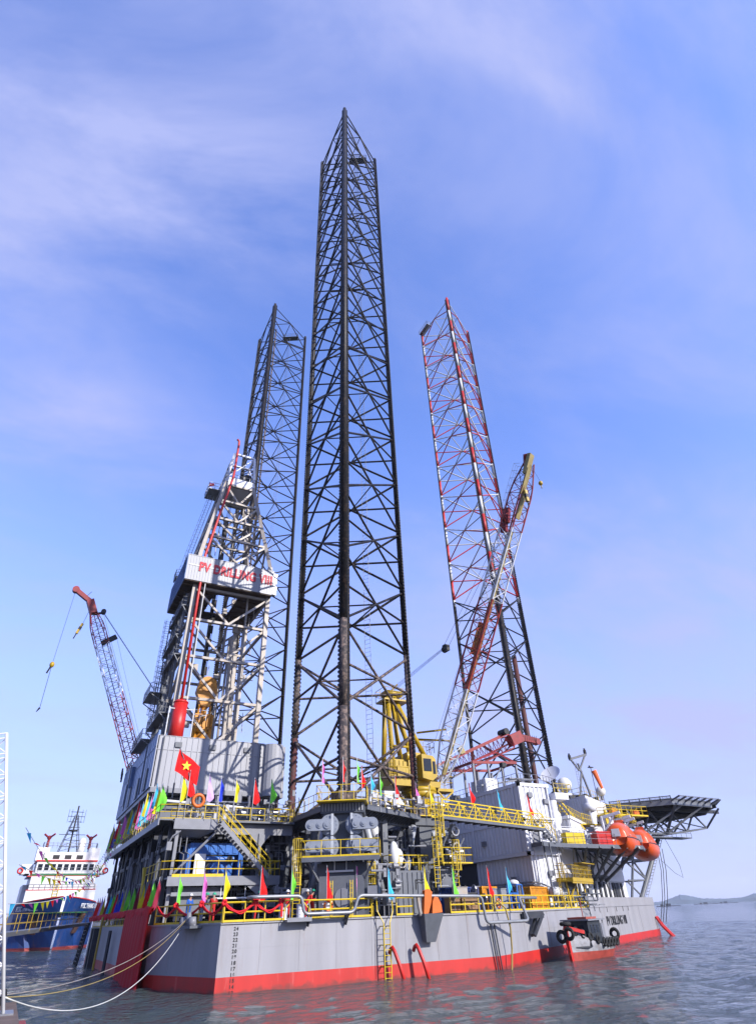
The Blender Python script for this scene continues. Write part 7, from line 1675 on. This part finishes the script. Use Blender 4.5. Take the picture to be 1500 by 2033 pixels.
for z in (11.0, 14.2, 19.4): rail(mb, [sc-sa*8+sb*7.0+YR(z), sc+sa*1.2+sb*7.0+YR(z), sc+sa*1.2-sb*7.0+YR(z), sc-sa*8-sb*7.0+YR(z)], 1.0, 1.2, .04) if z != 19.4 else rail(mb, [sc-sa*4+sb*6.4+YR(z), sc-sa*1.4+sb*5.8+YR(z), sc-sa*1.4-sb*5.8+YR(z), sc-sa*4-sb*5.8+YR(z)], 1.3, 1.0, .05)
mb.build('railing', gSteel, ss)
mt_ = MB(); c_ = sc-sa*4
for s_ in (-1,1):
    mt_.bar(c_+sb*s_*2.6+YR(18.2), c_+sb*s_*.35+YR(27), .16); mt_.bar(c_-sa*2+sb*s_*2.2+YR(18.2), c_+sb*s_*.3+YR(26.4), .12)
mt_.bar(c_+YR(18.2), c_+YR(29), .36)
for q in range(6): mt_.bar(c_-sb*(2.2-.3*q)+YR(19+1.2*q), c_+sb*(2.0-.3*q)+YR(20.2+1.2*q), .09)
for z, w_ in ((20,2.3),(21.4,1.9),(22.6,3.0),(24.2,1.3),(25.4,1.6),(26.6,1.9),(27.6,1.5)): mt_.bar(c_-sb*w_+YR(z), c_+sb*w_+YR(z), .12)
for s_ in (-1.9,-1.2,1.2,1.9): mt_.tube(c_+sb*s_+YR(25.2), c_+sb*s_+YR(28.2), .04, 4)
mt_.disc(c_+sa*.6+YR(23.4),(0,0,1),1.0,.3,12); mt_.build('mast', gBlack, ss)
for s_, lb in ((-5.0,'l'),(4.3,'r')):
    mb = MB(); q = sc-sa*2.6+sb*s_+YR(19.4); mb.tube(q, q+YR(2.2), .4, 8, .25); mb.tube(q+YR(2.2), q+sa*1.2+sb*1.0+YR(3.0), .22, 8); mb.tube(q+YR(2.2), q+sa*1.0-sb*1.2+YR(2.9), .22, 8); mb.sphere(q+YR(2.3),.5,8,6); mb.build('fire_monitor', gMaroon, ss)
mb = MB(); mb.sphere(sc-sa*2.2+sb*2.5+YR(20.6), .95, 14, 8, 1.3); mb.tube(sc-sa*2.2+sb*2.5+YR(18.4), sc-sa*2.2+sb*2.5+YR(20.5), .9, 14); mb.build('radome', gWhiteB, ss, True)
for s_ in (-9.3, 9.1):
    mb = MB(); mb.torus(sc-sa*2+sb*s_+YR(14.9), sa, .5,.18,14,6); mb.build('lifebuoy', gRed2, ss, True)
mb = MB(); ladder(mb, sc+sa*1.7-sb*1.2+YR(6.6), sc+sa*1.7-sb*1.2+YR(14.4), 1.0, sb, .07,.5,.04); mb.build('bow_ladder', gYel, ss)
q = sc+sa*6.0+sb*6.45; text('ship_name', 'PTSC THANG BINH', 1.25, sc+sa*10.0+sb*3.9+YR(7.2), sa*-1+sb*.85, (0,0,1), gWhiteB, ss, .02, sx=.62, bold=.02)
text('ship_name', 'PTSC THANG BINH', 1.25, sc+sa*2.4-sb*8.15+YR(7.0), sa*1+sb*.68, (0,0,1), gWhiteB, ss, .02, sx=.62, bold=.02)
# pennant strings
PC = ['yellow','pink','cyan','green','red','blue','pink','yellow','green','red']; rnd = random.Random(8)
def pstring(label, a_, b2_, sag, n, sz):
    a_ = V(a_); b2_ = V(b2_); t = thing('pennant_string', label, 'bunting', tuple(a_), 'pennant strings between the rig and the quay'); f_ = lambda k: a_.lerp(b2_,k)-YR(4*sag*k*(1-k))
    mb = MB(); mb.path([f_(k/30) for k in range(31)], .012, 4); mb.build('cord', gRope, t)
    dd = (b2_-a_).normalized()
    for k in range(n):
        p_ = f_((k+.5)/n); w_ = dd*sz/2; tip = p_-YR(sz*1.2)+V((rnd.uniform(-.5,.5)*sz+sz*.4,rnd.uniform(-.3,.3)*sz,sz*rnd.uniform(0,.9))); side = V((.5,0,0))*sz
        mb = MB(); mb.add([p_-w_*.5-side*.5,p_+w_*.5+side*.5,tip],[(0,1,2)]); mb.build('pennant', cloth(PC[(k*3+int(sz*10))%10]), t)
pstring('pennant string sagging lowest from the rig to the quay', (-16.8,15,10.6), (-25.9,-52,4.4), 1.2, 34, .34)
pstring('middle pennant string from the rig to the quay', (-16.8,10,11.2), (-25.9,-52,5.4), 1.5, 34, .32)
pstring('pennant string hanging highest between rig and quay', (-16.8,16,12.2), (-26.0,-52,6.4), 2.4, 34, .30)
# gangway to the stern
gw = thing('gangway', 'dark gangway with yellow railings crossing in front of the blue ship', 'gangway', (-22,0,3.6)); a_, b2_ = V((-17.2,20,4.1)), V((-30.2,-30,3.2)); mb = MB(); mb.bar(a_, b2_, 1.2, .28); mb.build('deck', gMid, gw)
mb = MB(); g_ = (b2_-a_).normalized(); n_ = V((g_.y,-g_.x,0)).normalized()
for s_ in (-.6,.6): rail(mb, [a_+n_*s_, b2_+n_*s_], 1.3, 3.6, .024, rails=(.65,1.3))
mb.build('railing', gYelD, gw)
pn = thing('pontoon', 'flat grey pontoon under the left end of the gangway', 'pontoon', (-34,-32,.8)); MB().box(-40,-28.5,-40,-26,-.6,2.6).build('body', gGrey, pn); mb = MB(); mb.bar((-40,-26,2.6),(-28.5,-26,2.6),.2,.2); mb.bar((-28.5,-40,2.6),(-28.5,-26,2.6),.2,.2); mb.build('edge', gDark, pn)
# white truss tower on the quay
wt2 = thing('truss_tower', 'tall white aluminium truss leaning at the left edge of the picture', 'truss tower', (-25.9,-52.8,1.9)); A_ = V((-25.24,-53.0,1.8)); B_ = V((-27.25,-53.3,8.85)); ux = V((.97,.02,.23)); uy = V((0,1,0)); W_ = .62
mb = MB()
for s_ in (0,1):
    for q in (0,1): mb.tube(A_-ux*W_*s_+uy*W_*q, B_-ux*W_*s_+uy*W_*q, .045, 8)
mb.build('chord', gWhiteB, wt2, True); mb = MB(); n = 12
for k in range(n+1):
    p_ = A_.lerp(B_,k/n)
    for (s0,q0),(s1,q1) in (((0,0),(1,0)),((1,0),(1,1)),((1,1),(0,1)),((0,1),(0,0))):
        mb.tube(p_-ux*W_*s0+uy*W_*q0, p_-ux*W_*s1+uy*W_*q1, .022, 6)
        if k < n: r_ = A_.lerp(B_,(k+1)/n); mb.tube(p_-ux*W_*s0+uy*W_*q0, r_-ux*W_*s1+uy*W_*q1, .018, 6)
mb.build('lacing', gWhiteB, wt2)
mb = MB(); mb.obox((A_.x-.3,A_.y+.3),(1,0),(0,1),.5,.5,1.9,1.96); mb.build('base_plate', gSteel, wt2)
# far boats and fish rafts
for k, (px_, D, w_, lb) in enumerate(((1325,1500,45,'low dark fishing raft on the water below the island hill'),(1400,2100,60,'distant thin raft right of the nearest raft'),(1440,2300,70,'farthest raft near the right edge'))):
    v = pix_dir(px_, 1795); v.z = 0; v.normalize(); q = CAM+v*D; u = V((-v.y,v.x,0)); t = thing('fishing_raft', lb, 'raft', (q.x,q.y,0)); mb = MB(); mb.obox((q.x,q.y),u,v,w_/2,4,-.3,.9); mb.build('deck', gDark, t); mb = MB(); mb.obox((q.x,q.y),u,v,5,2,.9,4.2); mb.obox((q.x+u.x*12,q.y+u.y*12),u,v,3,2,.9,3.2); mb.build('hut', gDark, t)
    mb = MB()
    for s_ in (-.4,-.2,.1,.3,.45): mb.tube(q+u*w_*s_+YR(-3.75+.9), q+u*w_*s_+YR(-3.75+4.5), .2, 4)
    mb.build('post', gDark, t)
